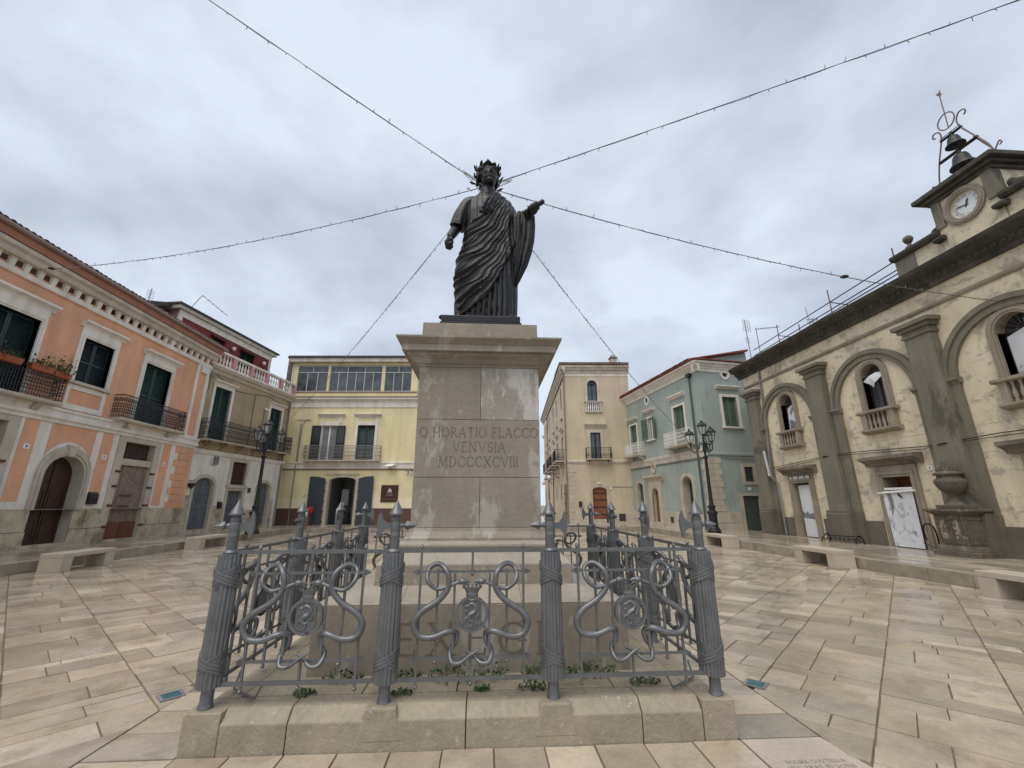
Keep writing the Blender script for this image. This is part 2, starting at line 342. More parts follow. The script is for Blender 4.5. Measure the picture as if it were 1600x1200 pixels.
# ---- Roman capitals drawn as strokes ---------------------------------------
_L = {'I': (.18, ['l.09,0,.09,1,b']), 'H': (.75, ['l.1,0,.1,1,b', 'l.65,0,.65,1,b', 'l.1,.5,.65,.5']), 'L': (.55, ['l.1,0,.1,1,b', 'l.1,.03,.5,.03', 'l.5,.03,.52,.2']),
      'E': (.55, ['l.1,0,.1,1,b', 'l.1,.03,.5,.03', 'l.1,.97,.48,.97', 'l.1,.52,.42,.52', 'l.5,.03,.52,.2', 'l.48,.97,.49,.83']),
      'F': (.52, ['l.1,0,.1,1,b', 'l.1,.97,.48,.97', 'l.1,.52,.4,.52', 'l.48,.97,.49,.83']), 'T': (.7, ['l.35,0,.35,1,b', 'l.03,.97,.67,.97', 'l.03,.97,.02,.83', 'l.67,.97,.68,.83']),
      'A': (.75, ['l.05,0,.37,1', 'l.37,1,.7,0,b', 'l.17,.36,.58,.36', 'l-.02,.01,.14,.01', 'l.58,.01,.78,.01']), 'V': (.75, ['l.05,1,.38,0,b', 'l.38,0,.7,1', 'l-.02,.99,.14,.99', 'l.6,.99,.78,.99']),
      'X': (.72, ['l.06,1,.66,0,b', 'l.06,0,.66,1', 'l-.02,.99,.16,.99', 'l.56,.99,.74,.99', 'l-.02,.01,.16,.01', 'l.56,.01,.74,.01']),
      'N': (.78, ['l.1,0,.1,1', 'l.1,1,.68,0,b', 'l.68,0,.68,1', 'l.0,.01,.2,.01', 'l.58,.99,.78,.99', 'l0,.99,.12,.99']),
      'M': (.9, ['l.08,0,.14,1', 'l.14,1,.45,.05,b', 'l.45,.05,.76,1', 'l.76,1,.82,0,b', 'l0,.01,.16,.01', 'l.72,.01,.9,.01', 'l.04,.99,.16,.99', 'l.74,.99,.88,.99']),
      'D': (.72, ['l.1,0,.1,1,b', 'a.22,.5,.45,.47,-90,90', 'l.1,.03,.24,.03', 'l.1,.97,.24,.97']), 'R': (.66, ['l.1,0,.1,1,b', 'a.24,.74,.26,.23,-90,90', 'l.1,.97,.26,.97', 'l.1,.51,.26,.51', 'l.28,.51,.64,0,b']),
      'O': (.8, ['a.4,.5,.36,.47,0,360']), 'Q': (.8, ['a.4,.5,.36,.47,0,360', 'l.4,.12,.72,-.16']), 'C': (.72, ['a.42,.5,.36,.47,40,320', 'l.7,.82,.71,.66', 'l.7,.18,.71,.3']),
      'G': (.76, ['a.42,.5,.36,.47,40,320', 'l.68,.05,.68,.42,b', 'l.56,.42,.78,.42', 'l.69,.82,.7,.66']), 'S': (.52, ['a.26,.74,.2,.23,20,270', 'a.26,.27,.2,.24,-160,90', 'l.46,.86,.47,.7', 'l.05,.14,.04,.3'])}
def text_strokes(txt, gap=.16):
    segs = []; x = 0
    for ch in txt:
        if ch == ' ': x += .42; continue
        w, st = _L[ch]
        for q in st:
            p = q[1:].split(',')
            if q[0] == 'l':
                b = p[-1] == 'b'; a = [float(k) for k in p[:4]]
                segs.append([(x+a[0], a[1]), (x+a[2], a[3]), .085 if b else .05])
                if b and abs(a[0]-a[2]) < .01:
                    for yy in (.012, .988): segs.append([(x+a[0]-.1, yy), (x+a[0]+.1, yy), .035])
            else:
                cx, cy, rx, ry, a0, a1 = [float(k) for k in p]; nn = 16 if a1-a0 > 200 else 9
                pp = [(x+cx+rx*cos(radians(a0+(a1-a0)*k/nn)), cy+ry*sin(radians(a0+(a1-a0)*k/nn))) for k in range(nn+1)]
                for k in range(nn): segs.append([pp[k], pp[k+1], .045+.04*abs(cos(radians(a0+(a1-a0)*(k+.5)/nn)))])
        x += w+gap
    return segs, x-gap
def text_mesh(mb, txt, put, h, width=None, gap=.16):
    """put(x,y,d): maps text-plane coordinates (origin centred at baseline) and proud distance to 3D."""
    segs, w = text_strokes(txt, gap); k = h; kx = (width/w) if width else h
    for idx, (a, b, t) in enumerate(segs):
        d = Vector((b[0]-a[0], b[1]-a[1])); L = d.length
        if L < 1e-6: continue
        d /= L; n = Vector((-d.y, d.x))*t/2; e_ = d*.012
        q = [(a[0]-e_.x+n.x, a[1]-e_.y+n.y), (a[0]-e_.x-n.x, a[1]-e_.y-n.y), (b[0]+e_.x-n.x, b[1]+e_.y-n.y), (b[0]+e_.x+n.x, b[1]+e_.y+n.y)]
        i = mb.V(*[put((x-w/2)*kx, y*k, .0004*(idx % 9)) for x, y in q]); mb.f.append((i, i+1, i+2, i+3))
# ================================================================== GROUND
ground = MB().box(-400, 400, -400, 400, -1.2, -.06).obj('ground', 'earth'); ground['kind'] = 'structure'
WZ = .27
plaza = MB().box(-10.95, 9.65, -9, 20.9, -.055, -.014).obj('plaza', 'joint'); plaza['kind'] = 'structure'

def clip(poly, reg):
    for (a, b, c) in reg:          # keep a*x+b*y<=c
        out = []
        for i in range(len(poly)):
            p, q = poly[i-1], poly[i]
            fp, fq = a*p[0]+b*p[1]-c, a*q[0]+b*q[1]-c
            if (fp <= 0) != (fq <= 0):
                t = fp/(fp-fq); out.append((p[0]+(q[0]-p[0])*t, p[1]+(q[1]-p[1])*t))
            if fq <= 0: out.append(q)
        poly = out
        if len(poly) < 3: return []
    return poly
def area(p): return abs(sum(p[i-1][0]*p[i][1]-p[i][0]*p[i-1][1] for i in range(len(p))))/2
rs = random.Random(11)
def tone():
    v = rs.choice([.70, .80, .86, .92, .96, 1.0, 1.0, 1.05, 1.14, 1.28]); w = rs.uniform(-.03, .035); p = rs.uniform(-.012, .02)
    return (v*(1+w*.6+p), v*(1+p*.2), v*(1-w-p))
slabs = []       # (poly, ztop, tone)
def slab(poly, reg=(), z=0.):
    p = clip(poly, reg) if reg else poly
    if len(p) >= 3 and area(p) > .006: slabs.append((p, z+rs.uniform(-.004, .004), tone()))
def field(o, e1, e2, a0, a1, b0, b1, sw, reg, z=0., jg=.008, lens=(.17, .26, .34, .38, .44, .5, .56)):
    # strips of width sw across e2, courses along e1
    def P(a, b): return (o[0]+e1[0]*a+e2[0]*b, o[1]+e1[1]*a+e2[1]*b)
    b = b0
    while b < b1:
        a = a0+rs.uniform(-.4, 0); lo, hi = b+jg, b+sw-jg
        while a < a1:
            d = rs.choice(lens); k = rs.random()
            cuts = [lo, hi]
            if d < .22: cuts = [lo, hi] if k < .5 else [lo, lo+(hi-lo)*rs.uniform(.3, .7), hi]
            elif k < .75: cuts = [lo, lo+(hi-lo)*rs.choice([.3, .38, .5, .62, .7])+rs.uniform(-.04, .04), hi]
            for c0, c1 in zip(cuts[:-1], cuts[1:]):
                g0 = 0 if c0 == lo else .006; g1 = 0 if c1 == hi else .006
                if 1:
                    j = lambda: rs.uniform(-.004, .004)
                    slab([P(a+.004+j()*.5, c0+g0+j()), P(a+.004+j()*.5, c1-g1+j()), P(a+d-.003+j()*.5, c1-g1+j()), P(a+d-.003+j()*.5, c0+g0+j())], reg, z)
            a += d
        b += sw
q2 = sqrt(.5)
XR, XL, YB, YF = 9.62, -10.92, 20.88, -5.2
field((0, 0), (q2, q2), (q2, -q2), -6, 24, -13.79, 13, .86, [(-1, 0, -2.506), (1, 0, XR), (0, 1, YB), (0, -1, -YF)])
field((0, 0), (-q2, q2), (q2, q2), -6, 26, -13.79, 14, .86, [(1, 0, -2.506), (-1, 0, -XL), (0, 1, YB), (0, -1, -YF)])
field((0, 2.5), (0, 1), (1, 0), 0, 18.5, -2.5, 2.49, .833, [(0, 1, YB)])
# border round the plinth
PH = 1.905
xs = [-PH+2*PH/11*i for i in range(12)]
for s_ in (-1, 1):
    for x0, x1 in zip(xs[:-1], xs[1:]):
        y0, y1 = sorted((s_*(PH+.008), s_*2.494)); slab([(x0+.007, y0), (x1-.007, y0), (x1-.006, y1), (x0+.007, y1)])
        if s_ > 0 or x0 > .9 and False: continue
    for y0, y1 in zip(xs[:-1], xs[1:]):
        x0, x1 = sorted((s_*(PH+.008), s_*2.494)); slab([(x0, y0+.006), (x1, y0+.006), (x1, y1-.006), (x0, y1-.006)])
    for t_ in ((1,) if s_ > 0 else (1, -1)):
        x0, x1 = sorted((s_*(PH+.008), s_*2.494)); y0, y1 = sorted((t_*(PH+.008), t_*2.494)); slab([(x0, y0), (x1, y0), (x1, y1), (x0, y1)])
x = -2.5
while x < 2.5:      # strip in front of the border
    w = rs.uniform(.4, .8)
    for yy in (-3.1, -3.7): slab([(x+.008, yy+.006), (min(x+w, 2.494)-.006, yy+.006), (min(x+w, 2.494)-.006, yy+.594), (x+.008, yy+.594)])
    x += w
# the inscribed slab at the front right corner
ts = MB().prismz([(PH+.01, -2.85), (2.62, -2.85), (2.494, -PH-.008), (PH+.01, -PH-.008)], -.02, .002).obj('inscribed_slab', 'pinkslab', plaza, label='pinkish paving slab cut with two lines of small capitals')
for txt, cy, wd in (('HOLMA COVTELLA', -2.215, .40), ('HOC ERAT IN VOTIS', -2.275, .44)):
    tm = MB(); text_mesh(tm, txt, lambda x, y, d, cy=cy: (2.235+x, cy+y, .0035+d), .036, wd)
    tm.obj('inscription', 'letter', ts)
def seen(p, z):
    q = [proj((a, b, z)) for a, b in p]
    if any(k is None for k in q): return 0
    if not any(-20 < k[0] < 1620 and -20 < k[1] < 1220 for k in q): return 0
    return area(q)
slabs.sort(key=lambda s: -seen(s[0], s[1]))
def put_slab(mb, p, z, t, zb):
    n = len(mb.f); mb.prismz(p, zb, z); mb.tone += [t]*(len(mb.f)-n)
for p, z, t in slabs[:290]:
    mb = MB(); put_slab(mb, p, z, t, -.02); mb.obj('paving_stone', 'paving', plaza)
mb = MB()
for p, z, t in slabs[290:]: put_slab(mb, p, z, t, -.02)
mb.obj('far_paving_stones', 'paving', plaza, kind='stuff')
# raised walkways on three sides
walk = MB()
walk.box(-60, -11.2, -9, 60, -.05, WZ-.02); walk.box(9.9, 60, -9, 60, -.05, WZ-.02); walk.box(-11.2, 9.9, 21.15, 60, -.05, WZ-.02)
walk = walk.obj('walkway', 'joint'); walk['kind'] = 'structure'
slabs2, slabs_keep = [], slabs; slabs = slabs2
field((9.9, -6), (0, 1), (1, 0), 0, 27.1, 0, 3.9, .65, [], WZ, lens=(.5, .7, .9, 1.1))
field((-14.4, -6), (0, 1), (1, 0), 0, 27.1, 0, 3.1, .64, [], WZ, lens=(.5, .7, .9, 1.1))
field((-14.4, 21.16), (1, 0), (0, 1), 0, 30, 0, 5.4, .6, [(1, 0, 14.5)], WZ, lens=(.5, .7, .9, 1.1))
field((-4, 26.5), (0, 1), (1, 0), 0, 25, 0, 10, .65, [], WZ, lens=(.5, .7, .9, 1.1))
mb = MB()
for p, z, t in slabs2: put_slab(mb, p, z, t, WZ-.025)
mb.obj('walkway_slabs', 'walkway', walk, kind='stuff')
def kerb_run(a, b, nrm):     # kerb stones from a to b, outer face towards nrm
    a = Vector(a); b = Vector(b); L = (b-a).length; d = (b-a)/L; n = Vector(nrm); s = 0
    while s < L-.1:
        w = min(rs.choice([.9, 1.1, 1.3, 1.5]), L-s); p0 = a+d*(s+.006); p1 = a+d*(s+w-.006); j = rs.uniform(-.006, .006)
        mb = MB(); mb.prismz([tuple(p0+n*j), tuple(p1+n*j), tuple(p1-n*.262), tuple(p0-n*.262)], -.03, WZ+rs.uniform(-.003, .003))
        mb.obj('kerb_stone', 'kerb', walk, bevel=.012); s += w
kerb_run((9.64, -6), (9.64, 20.9), (-1, 0)); kerb_run((-10.94, -6), (-10.94, 20.9), (1, 0)); kerb_run((-11.2, 20.9), (9.9, 20.9), (0, -1))

# ================================================================== PLINTH + PEDESTAL
PZ = .25
ped = thing('monument_pedestal', 'tall stone pedestal carved Q HORATIO FLACCO VENVSIA on a low stepped base', 'pedestal')
MB().box(-1.80, 1.80, -1.80, 1.80, -.02, PZ-.05).obj('plinth_core', 'joint', ped)
def edge_stone(side, u0, u1, cham=True, w=.245, m='plinth'):
    # side 0 front(-y),1 right(+x),2 back,3 left ; u along the side
    R_ = Matrix.Rotation(side*pi/2, 3, 'Z')
    prof = [(-PH, -.02), (-PH, .175), (-PH+.075, PZ), (-PH+w, PZ), (-PH+w, -.02)] if cham else [(-PH, -.02), (-PH, PZ-.004), (-PH+w, PZ-.004), (-PH+w, -.02)]
    mb = MB(lambda x, y, z: R_ @ Vector((x, y, z))); mb.profx(prof, u0+.003, u1-.003)
    return mb.obj('plinth_stone', m, ped, bevel=.007)
for s_ in range(4):
    for a, b in ((-1.66, -1.22), (-1.22, -.02), (-.02, 1.22), (1.22, 1.66)): edge_stone(s_, a, b)
    edge_stone(s_, 1.66, PH, False, w=.2445)      # corner block
    for c in (-.606, .606):                            # unchamfered stops under the posts
        R_ = Matrix.Rotation(s_*pi/2, 3, 'Z'); mb = MB(lambda x, y, z: R_ @ Vector((x, y, z)))
        mb.hexa([(c-.15, -PH-.003, .05), (c+.15, -PH-.003, .05), (c+.15, -PH+.09, .05), (c-.15, -PH+.09, .05)],
                [(c-.105, -PH-.003, PZ+.001), (c+.105, -PH-.003, PZ+.001), (c+.105, -PH+.09, PZ+.001), (c-.105, -PH+.09, PZ+.001)])
        mb.obj('plinth_stop', 'plinth', ped, bevel=.012)
for sx in (-1, 1):
    for sy in (-1, 1):
        pass
for i in range(4):          # inner slabs of the plinth top
    R_ = Matrix.Rotation(i*pi/2, 3, 'Z')
    for a, b in ((-1.655, -.8), (-.8, -.1), (-.1, .52), (.52, 1.095)):
        mb = MB(lambda x, y, z: R_ @ Vector((x, y, z))); mb.box(a+.004, b-.004, -1.652, -1.10, .1, PZ+.003); mb.obj('plinth_stone', 'plinth', ped, bevel=.005)
# lower block
B1 = 1.335
for sx0, sx1 in ((-B1, -.46), (-.46, B1)):
    MB().box(sx0+.002, sx1-.002, -B1, B1, .2, .775).obj('base_block', 'pedestal', ped, bevel=.008)
for sx0, sx1 in ((-B1, -.62), (-.62, .42), (.42, B1)):
    k = lambda x: max(-.95, min(.95, x*.95/B1)) if abs(x) > 1 else x
    MB().hexa([(sx0+.002, -B1, .777), (sx1-.002, -B1, .777), (sx1-.002, B1, .777), (sx0+.002, B1, .777)],
              [(k(sx0)+.002, -.96, .86), (k(sx1)-.002, -.96, .86), (k(sx1)-.002, .96, .86), (k(sx0)+.002, .96, .86)]).obj('weathering_stone', 'pedlight', ped)
def sq(prof, m, name, x0=0, bev=0):   # square moulding: list of (half,z)
    mb = MB()
    for (h0, z0), (h1, z1) in zip(prof[:-1], prof[1:]):
        i = mb.V((-h0, -h0, z0), (h0, -h0, z0), (h0, h0, z0), (-h0, h0, z0), (-h1, -h1, z1), (h1, -h1, z1), (h1, h1, z1), (-h1, h1, z1))
        for q in ((0, 1, 5, 4), (1, 2, 6, 5), (2, 3, 7, 6), (3, 0, 4, 7)): mb.f.append(tuple(i+k_ for k_ in q))
    h, z = prof[0]; i = mb.V((-h, -h, z), (h, -h, z), (h, h, z), (-h, h, z)); mb.f.append((i, i+1, i+2, i+3))
    h, z = prof[-1]; i = mb.V((-h, -h, z), (h, -h, z), (h, h, z), (-h, h, z)); mb.f.append((i, i+1, i+2, i+3))
    return mb.obj(name, m, ped, bevel=bev)
sq([(.945, .855), (.94, 1.03)], 'pedestal', 'upper_block', bev=.01)
sq([(.94, 1.031), (.935, 1.045), (.90, 1.075), (.86, 1.12), (.835, 1.155)], 'pedlight', 'sloped_moulding')
sq([(.76, 1.14)]+[(.76+.045*sin(pi*k/8), 1.157+.075*(1-cos(pi*k/8))/2) for k in range(9)]+[(.755, 1.236)], 'pedlight', 'torus_moulding')
sq([(.735, 1.236), (.735, 1.262), (.715, 1.285), (.69, 1.325), (.683, 1.36)], 'pedestal', 'apophyge')
D0, D1 = .683, .678
def die(name, x0, x1, z0, z1, m='pedestal'):
    MB().box(x0+.0018, x1-.0018, -D0+.001*(z0 > 2), D0-.001*(z0 > 2), z0+.002, z1-.002).obj(name, m, ped, bevel=.004)
die('die_block', -D0, .03, 1.36, 1.872); die('die_block', .03, D0, 1.36, 1.872)
die('die_block', -D0, D0, 1.872, 2.502)
die('die_block', -D0, .02, 2.502, 3.113); die('die_block', .02, D0, 2.502, 3.113, 'die_white')
sq([(.69, 3.113), (.69, 3.135), (.72, 3.15), (.75, 3.185), (.80, 3.215), (.815, 3.235), (.815, 3.25), (.862, 3.252), (.865, 3.325), (.872, 3.328), (.885, 3.345), (.925, 3.385), (.928, 3.405)], 'pedestal', 'cornice', bev=0)
sq([(.68, 3.40), (.675, 3.665)], 'pedestal', 'cap_block', bev=.006)
for txt, z, w in (('Q HORATIO FLACCO', 2.305, 1.30), ('VENVSIA', 2.145, .58), ('MDCCCXCVIII', 1.985, .86)):
    tm = MB(); text_mesh(tm, txt, lambda x, y, d, z=z: (.01+x, -D0-.0012-d, z+y), .112, w)
    tm.obj('inscription', 'letter', ped)
tm = MB(); text_mesh(tm, 'EXEGI', lambda x, y, d: (-.02+x, -B1-.0015-d, .39+y), .245, 1.24, gap=.3); tm.obj('inscription', 'letter', ped)

# ================================================================== STATUE
st = thing('bronze_statue', 'dark bronze statue of a laurelled man in a toga holding a scroll', 'statue', (0, 0, 3.665))
SZ = 3.665
stf = lambda x, y, z: (x, y, z-SZ)
MB(stf).box(-.505, .505, -.505, .505, 3.667, 3.765).obj('bronze_base', 'bronze_dark', st, bevel=.006)
MB(stf).box(-.49, .49, -.49, .49, 3.766, 3.86).obj('bronze_base', 'bronze_dark', st, bevel=.012)
def finish(mb, name, m, voxel, smooth_it=4, par=st):
    o = mb.obj('tmp', m, None)
    md = o.modifiers.new('r', 'REMESH'); md.mode = 'VOXEL'; md.voxel_size = voxel; md.use_smooth_shade = True
    sm = o.modifiers.new('s', 'SMOOTH'); sm.iterations = smooth_it; sm.factor = .5
    bpy.context.view_layer.update(); dg = bpy.context.evaluated_depsgraph_get()
    me = bpy.data.meshes.new_from_object(o.evaluated_get(dg)); me.name = name
    me.polygons.foreach_set('use_smooth', [True]*len(me.polygons))
    bpy.data.objects.remove(o)
    r = bpy.data.objects.new(name, me); COL.objects.link(r); r.parent = par; return r
def smoothstep(a, b, x): t = max(0, min(1, (x-a)/(b-a))); return t*t*(3-2*t)
# --- the body: one continuous figure -------------------------------------
b = MB(stf)
b.ball((.08, .02, 5.62), (.30, .19, .34), 16, 10); b.ball((.08, .03, 5.1), (.27, .19, .35), 16, 10)
b.tube([(.05, .02, 5.85), (.055, -.005, 6.2)], [.13, .106], 14)
for sx in (-.14, .26): b.tube([(sx, .02, 5.0), (sx+.0, -.02, 4.4), (sx, .03, 3.9)], [.15, .11, .075], 10)
HX, HY, HZ = .055, -.035, 6.36
b.ball((HX, HY+.03, HZ+.02), (.152, .188, .172), 18, 12)
hy = radians(14)                                   # the face turns a little to the viewer's right
HS = 1.12
def hd(x, y, z):
    x, y, z = x*HS, y*HS, z*(1.08 if z < 0 else .98)
    return (HX+x*cos(hy)-y*sin(hy), HY+x*sin(hy)+y*cos(hy), HZ+z)
def hball(c, r, n=12, m=8): b.ball(hd(*c), tuple(k*HS for k in r), n, m)
hball((0, -.07, -.07), (.102, .10, .145)); hball((0, -.10, -.165), (.058, .06, .05)); hball((0, -.035, -.13), (.093, .09, .09))
hball((0, -.112, .03), (.098, .05, .028))                                       # brow
for s_ in (-1, 1):
    hball((s_*.055, -.115, -.055), (.036, .045, .035)); hball((s_*.042, -.128, .0), (.024, .02, .013), 8, 6)
    hball((s_*.132, .0, -.02), (.022, .04, .055), 8, 6)
b.tube([hd(0, -.14, .03), hd(0, -.165, -.03), hd(0, -.185, -.058)], [.014, .02, .026], 8); b.ball(hd(0, -.165, -.062), (.03, .025, .018), 8, 6)
b.ball(hd(0, -.152, -.104), (.038, .02, .0105), 10, 6); b.ball(hd(0, -.150, -.124), (.034, .02, .012), 10, 6)
# right arm (viewer's left), hanging with a closed fist
b.tube(catmull([(-.20, .03, 5.87), (-.31, .04, 5.72), (-.385, .05, 5.50), (-.42, .0, 5.40), (-.455, -.09, 5.26), (-.468, -.115, 5.21)], 3), [.09, .095, .095, .088, .085, .078, .072, .072, .07, .072, .070, .066, .060, .052, .047, .045], 12)
b.ball((-.472, -.135, 5.135), (.055, .07, .075), 12, 8)
for k, (dy, ln) in enumerate(((-.062, .085), (-.022, .095), (.018, .09), (.055, .075))):
    x0, y0, z0 = -.475, -.135+dy, 5.075
    b.tube([(x0-.04, y0, z0+.04), (x0-.035, y0-.01, z0-.005), (x0+.01, y0-.012, z0-.028), (x0+.045, y0-.01, z0+.01), (x0+.035, y0, z0+.045)], [.022, .023, .022, .020, .017], 8)
b.tube([(-.455, -.19, 5.17), (-.43, -.215, 5.12), (-.42, -.20, 5.075), (-.45, -.205, 5.05)], [.026, .025, .022, .017], 8)
# left arm (viewer's right), forearm raised sideways, hand round the scroll
b.tube(catmull([(.36, .03, 5.84), (.44, .05, 5.68), (.475, .03, 5.52), (.53, -.06, 5.52), (.615, -.16, 5.575), (.655, -.20, 5.605)], 3), [.09, .09, .09, .085, .08, .08, .08, .075, .07, .068, .062, .055, .050, .047, .045, .044], 12)
SC0, SC1 = Vector((.585, -.235, 5.585)), Vector((.845, -.30, 5.735))
sd = (SC1-SC0).normalized()
hc = SC0+sd*.135; b.ball(hc+Vector((.0, .035, -.03)), (.075, .05, .055), 12, 8)
sn = sd.cross(Vector((0, 1, 0))).normalized(); sb = Vector((0, 1, 0))
for k, off in enumerate((-.068, -.022, .022, .062)):
    c = hc+sd*off; r_ = .056
    b.tube([c+(sb*cos(a)+sn*sin(a))*r_ for a in (radians(-35), radians(-90), radians(-140), radians(-190), radians(-225))], [.021, .021, .020, .018, .015], 8)
    b.tube([c+(sb*cos(a)+sn*sin(a))*r_ for a in (radians(-35), radians(10), radians(40))], [.021, .022, .02], 8)
c = hc+sd*-.02; b.tube([c+Vector((-.01, .03, .02)), c+Vector((.0, -.005, .06)), c+Vector((.06, -.03, .065))], [.024, .022, .017], 8)
# feet in sandals
for fx, fy, rz in ((-.30, -.27, .75), (.30, -.27, -.35)):
    for t, rr, hh in ((0, .075, .075), (.1, .07, .06), (.2, .075, .045), (.27, .06, .032)):
        b.ball((fx-sin(rz)*t, fy-cos(rz)*t+.12, 3.862+hh*.7), (rr, rr, hh), 10, 6)
    b.tube([(fx, fy+.15, 3.9), (fx+.01, fy+.2, 4.2)], [.065, .09], 10)
finish(b, 'figure', 'bronze', .011, 3)
# --- draped body: high resolution loft with carved folds -----------------
STN = [(3.885, .075, .395, .0, .30), (4.05, .07, .405, .0, .30), (4.30, .06, .42, .0, .295), (4.6, .055, .428, .0, .29), (4.85, .06, .42, .01, .28), (5.1, .09, .378, .02, .255),
       (5.3, .09, .355, .02, .24), (5.5, .09, .345, .02, .232), (5.68, .085, .355, .02, .225), (5.80, .08, .345, .02, .205), (5.90, .075, .30, .02, .17), (5.98, .065, .225, .02, .14), (6.04, .058, .15, .02, .115)]
def station(z):
    for (a, b_) in zip(STN[:-1], STN[1:]):
        if z <= b_[0]:
            t = (z-a[0])/(b_[0]-a[0]); t = t*t*(3-2*t)*.5+t*.5
            return [a[k]+(b_[k]-a[k])*t for k in range(1, 5)]
    return list(STN[-1][1:])
def ridged(p):       # narrow valley, broad soft ridge
    s_ = .5+.5*sin(p); return s_**.65
def hsh(k): return (math.sin(k*127.1)*43758.5453) % 1
def folds(x, z, front):
    xx = max(0, (x+.37)/.80); h = 1.15*xx**2.5
    t = z-h
    t_ = t+.034*sin(5*x+2.5*z)+.02*sin(13*z+7*x)+.012*sin(31*z-4*x)
    k = math.floor(t_/.118); fr = t_/.118-k
    amp = .35+1.0*hsh(k+3)*.9; cut = .5+.5*sin(6*x+2.4*k)       # every fold swells and dies along its length
    d = ridged(2*pi*fr+pi*.5)*amp*(.45+.55*cut)+.10*ridged(2*pi*t_/.047+2.2*sin(4*x))
    v = ridged(2*pi*(x+.02*sin(5*z))/.082+.6*sin(2.2*z))
    w = smoothstep(.24, .42, x)
    return d*(1-w)*(1-.3*smoothstep(.1, .35, x))+v*w*.9, t
NA, NZ = 220, 200
tv = MB(stf)
for i in range(NZ+1):
    z = 3.885+(6.04-3.885)*i/NZ; cx, a, cy, bb = station(z)
    row = []
    for j in range(NA):
        th = 2*pi*j/NA; x = cx+a*cos(th); y = cy+bb*sin(th); front = y < cy
        nx, ny = cos(th)/a, sin(th)/bb; ln = hypot(nx, ny); nx /= ln; ny /= ln
        f, t = folds(x if front else x*.9, z, front)
        # upper edge of the toga: from the right hip up to the left side of the neck
        up = 5.33+(x+.28)*1.02+max(0, x-.02)*1.8
        tog = smoothstep(.0, -.03, z-up) if front else smoothstep(.02, -.03, z-(5.75+x*.5))
        hem = smoothstep(3.99, 4.02, t+.012*sin(20*x)) if front else 1
        tog *= hem
        tun = ridged(2*pi*(x+.015*sin(4*z))/.075+.5*sin(3*z))
        if z > 5.2:      # chest of the tunic: soft vertical pleats
            tun = ridged(2*pi*x/.11+1.5*sin(2*z+3*x))*.45+.25*ridged(2*pi*x/.05+z*3); tun *= .55+.45*smoothstep(5.95, 5.6, z)
            base = .0
        else: base = -.028
        edge = .25+.75*min(1, abs(ny)*1.5)
        disp = tog*(.014+.042*f*edge)+(1-tog)*(base+.030*tun)
        top = smoothstep(6.03, 5.93, z); disp *= .25+.75*top
        if not front: disp *= .7
        row.append((x+nx*disp, y+ny*disp, z))
    tv.V(*row)
for i in range(NZ):
    for j in range(NA): tv.f.append((i*NA+j, i*NA+(j+1) % NA, (i+1)*NA+(j+1) % NA, (i+1)*NA+j))
tv.f.append(tuple(reversed(range(NA)))); tv.f.append(tuple(NZ*NA+j for j in range(NA)))
tv.obj('toga', 'bronze', st, smooth=70)
# toga sling over the left shoulder, with the gathered knot on the chest
def strap(P, w, th, nrm, par, name, ns=9, foldn=5, amp=.3):
    pts = catmull(P, 8); mb = MB(stf); m = len(pts); K = 28
    for i, p in enumerate(pts):
        d = ((pts[min(i+1, m-1)]-pts[max(i-1, 0)])).normalized(); n = Vector(nrm(i/(m-1))); n = (n-d*n.dot(d)).normalized(); s_ = d.cross(n)
        ww = w(i/(m-1)); tt = th(i/(m-1)); row = []
        for k in range(K):
            a = 2*pi*k/K; rip = 1+amp*sin(foldn*a*2+i*.12)*max(0, sin(a))
            row.append(p+s_*(ww*cos(a))+n*(tt*sin(a)*rip))
        mb.V(*row)
    for i in range(m-1):
        for k in range(K): mb.f.append((i*K+k, i*K+(k+1) % K, (i+1)*K+(k+1) % K, (i+1)*K+k))
    mb.f.append(tuple(reversed(range(K)))); mb.f.append(tuple((m-1)*K+k for k in range(K)))
    return mb.obj(name, 'bronze', par, smooth=70)
strap([(.17, .13, 5.92), (.19, .03, 6.02), (.17, -.10, 5.97), (.11, -.185, 5.80), (.05, -.23, 5.66), (.02, -.235, 5.59)], lambda t: .085-.03*abs(t-.45), lambda t: .045+.02*t, lambda t: (.1, -1+.9*max(0, .35-t)*2, .6), st, 'toga_sling')
kb = MB(stf); kb.ball((.03, -.225, 5.585), (.088, .06, .055), 14, 8); kb.ball((.09, -.225, 5.62), (.07, .055, .07), 12, 8); kb.ball((-.02, -.22, 5.61), (.05, .045, .04), 10, 6); kb.ball((.06, -.235, 5.67), (.055, .045, .07), 10, 6)
finish(kb, 'toga_knot', 'bronze', .014, 3)
# sleeve of the right arm
sv = MB(stf); K = 40
sp_ = catmull([(-.10, .03, 5.93), (-.22, .03, 5.87), (-.305, .04, 5.72), (-.35, .045, 5.58), (-.372, .05, 5.50)], 6); rr = [.09, .118, .122, .120, .122]
for i, p in enumerate(sp_):
    t = i/(len(sp_)-1)*4; k0 = min(int(t), 3); r_ = rr[k0]+(rr[k0+1]-rr[k0])*(t-k0)
    d = (sp_[min(i+1, len(sp_)-1)]-sp_[max(i-1, 0)]).normalized(); s1 = d.cross(Vector((0, 1, 0))).normalized(); s2 = d.cross(s1)
    sv.V(*[p+(s1*cos(2*pi*k/K)+s2*sin(2*pi*k/K))*r_*(1+(.03+.05*t/4)*sin(8*2*pi*k/K+t)) for k in range(K)])
m_ = len(sp_)
for i in range(m_-1):
    for k in range(K): sv.f.append((i*K+k, i*K+(k+1) % K, (i+1)*K+(k+1) % K, (i+1)*K+k))
sv.f.append(tuple(reversed(range(K)))); sv.f.append(tuple((m_-1)*K+k for k in range(K)))
sv.obj('sleeve', 'bronze', st, smooth=70)
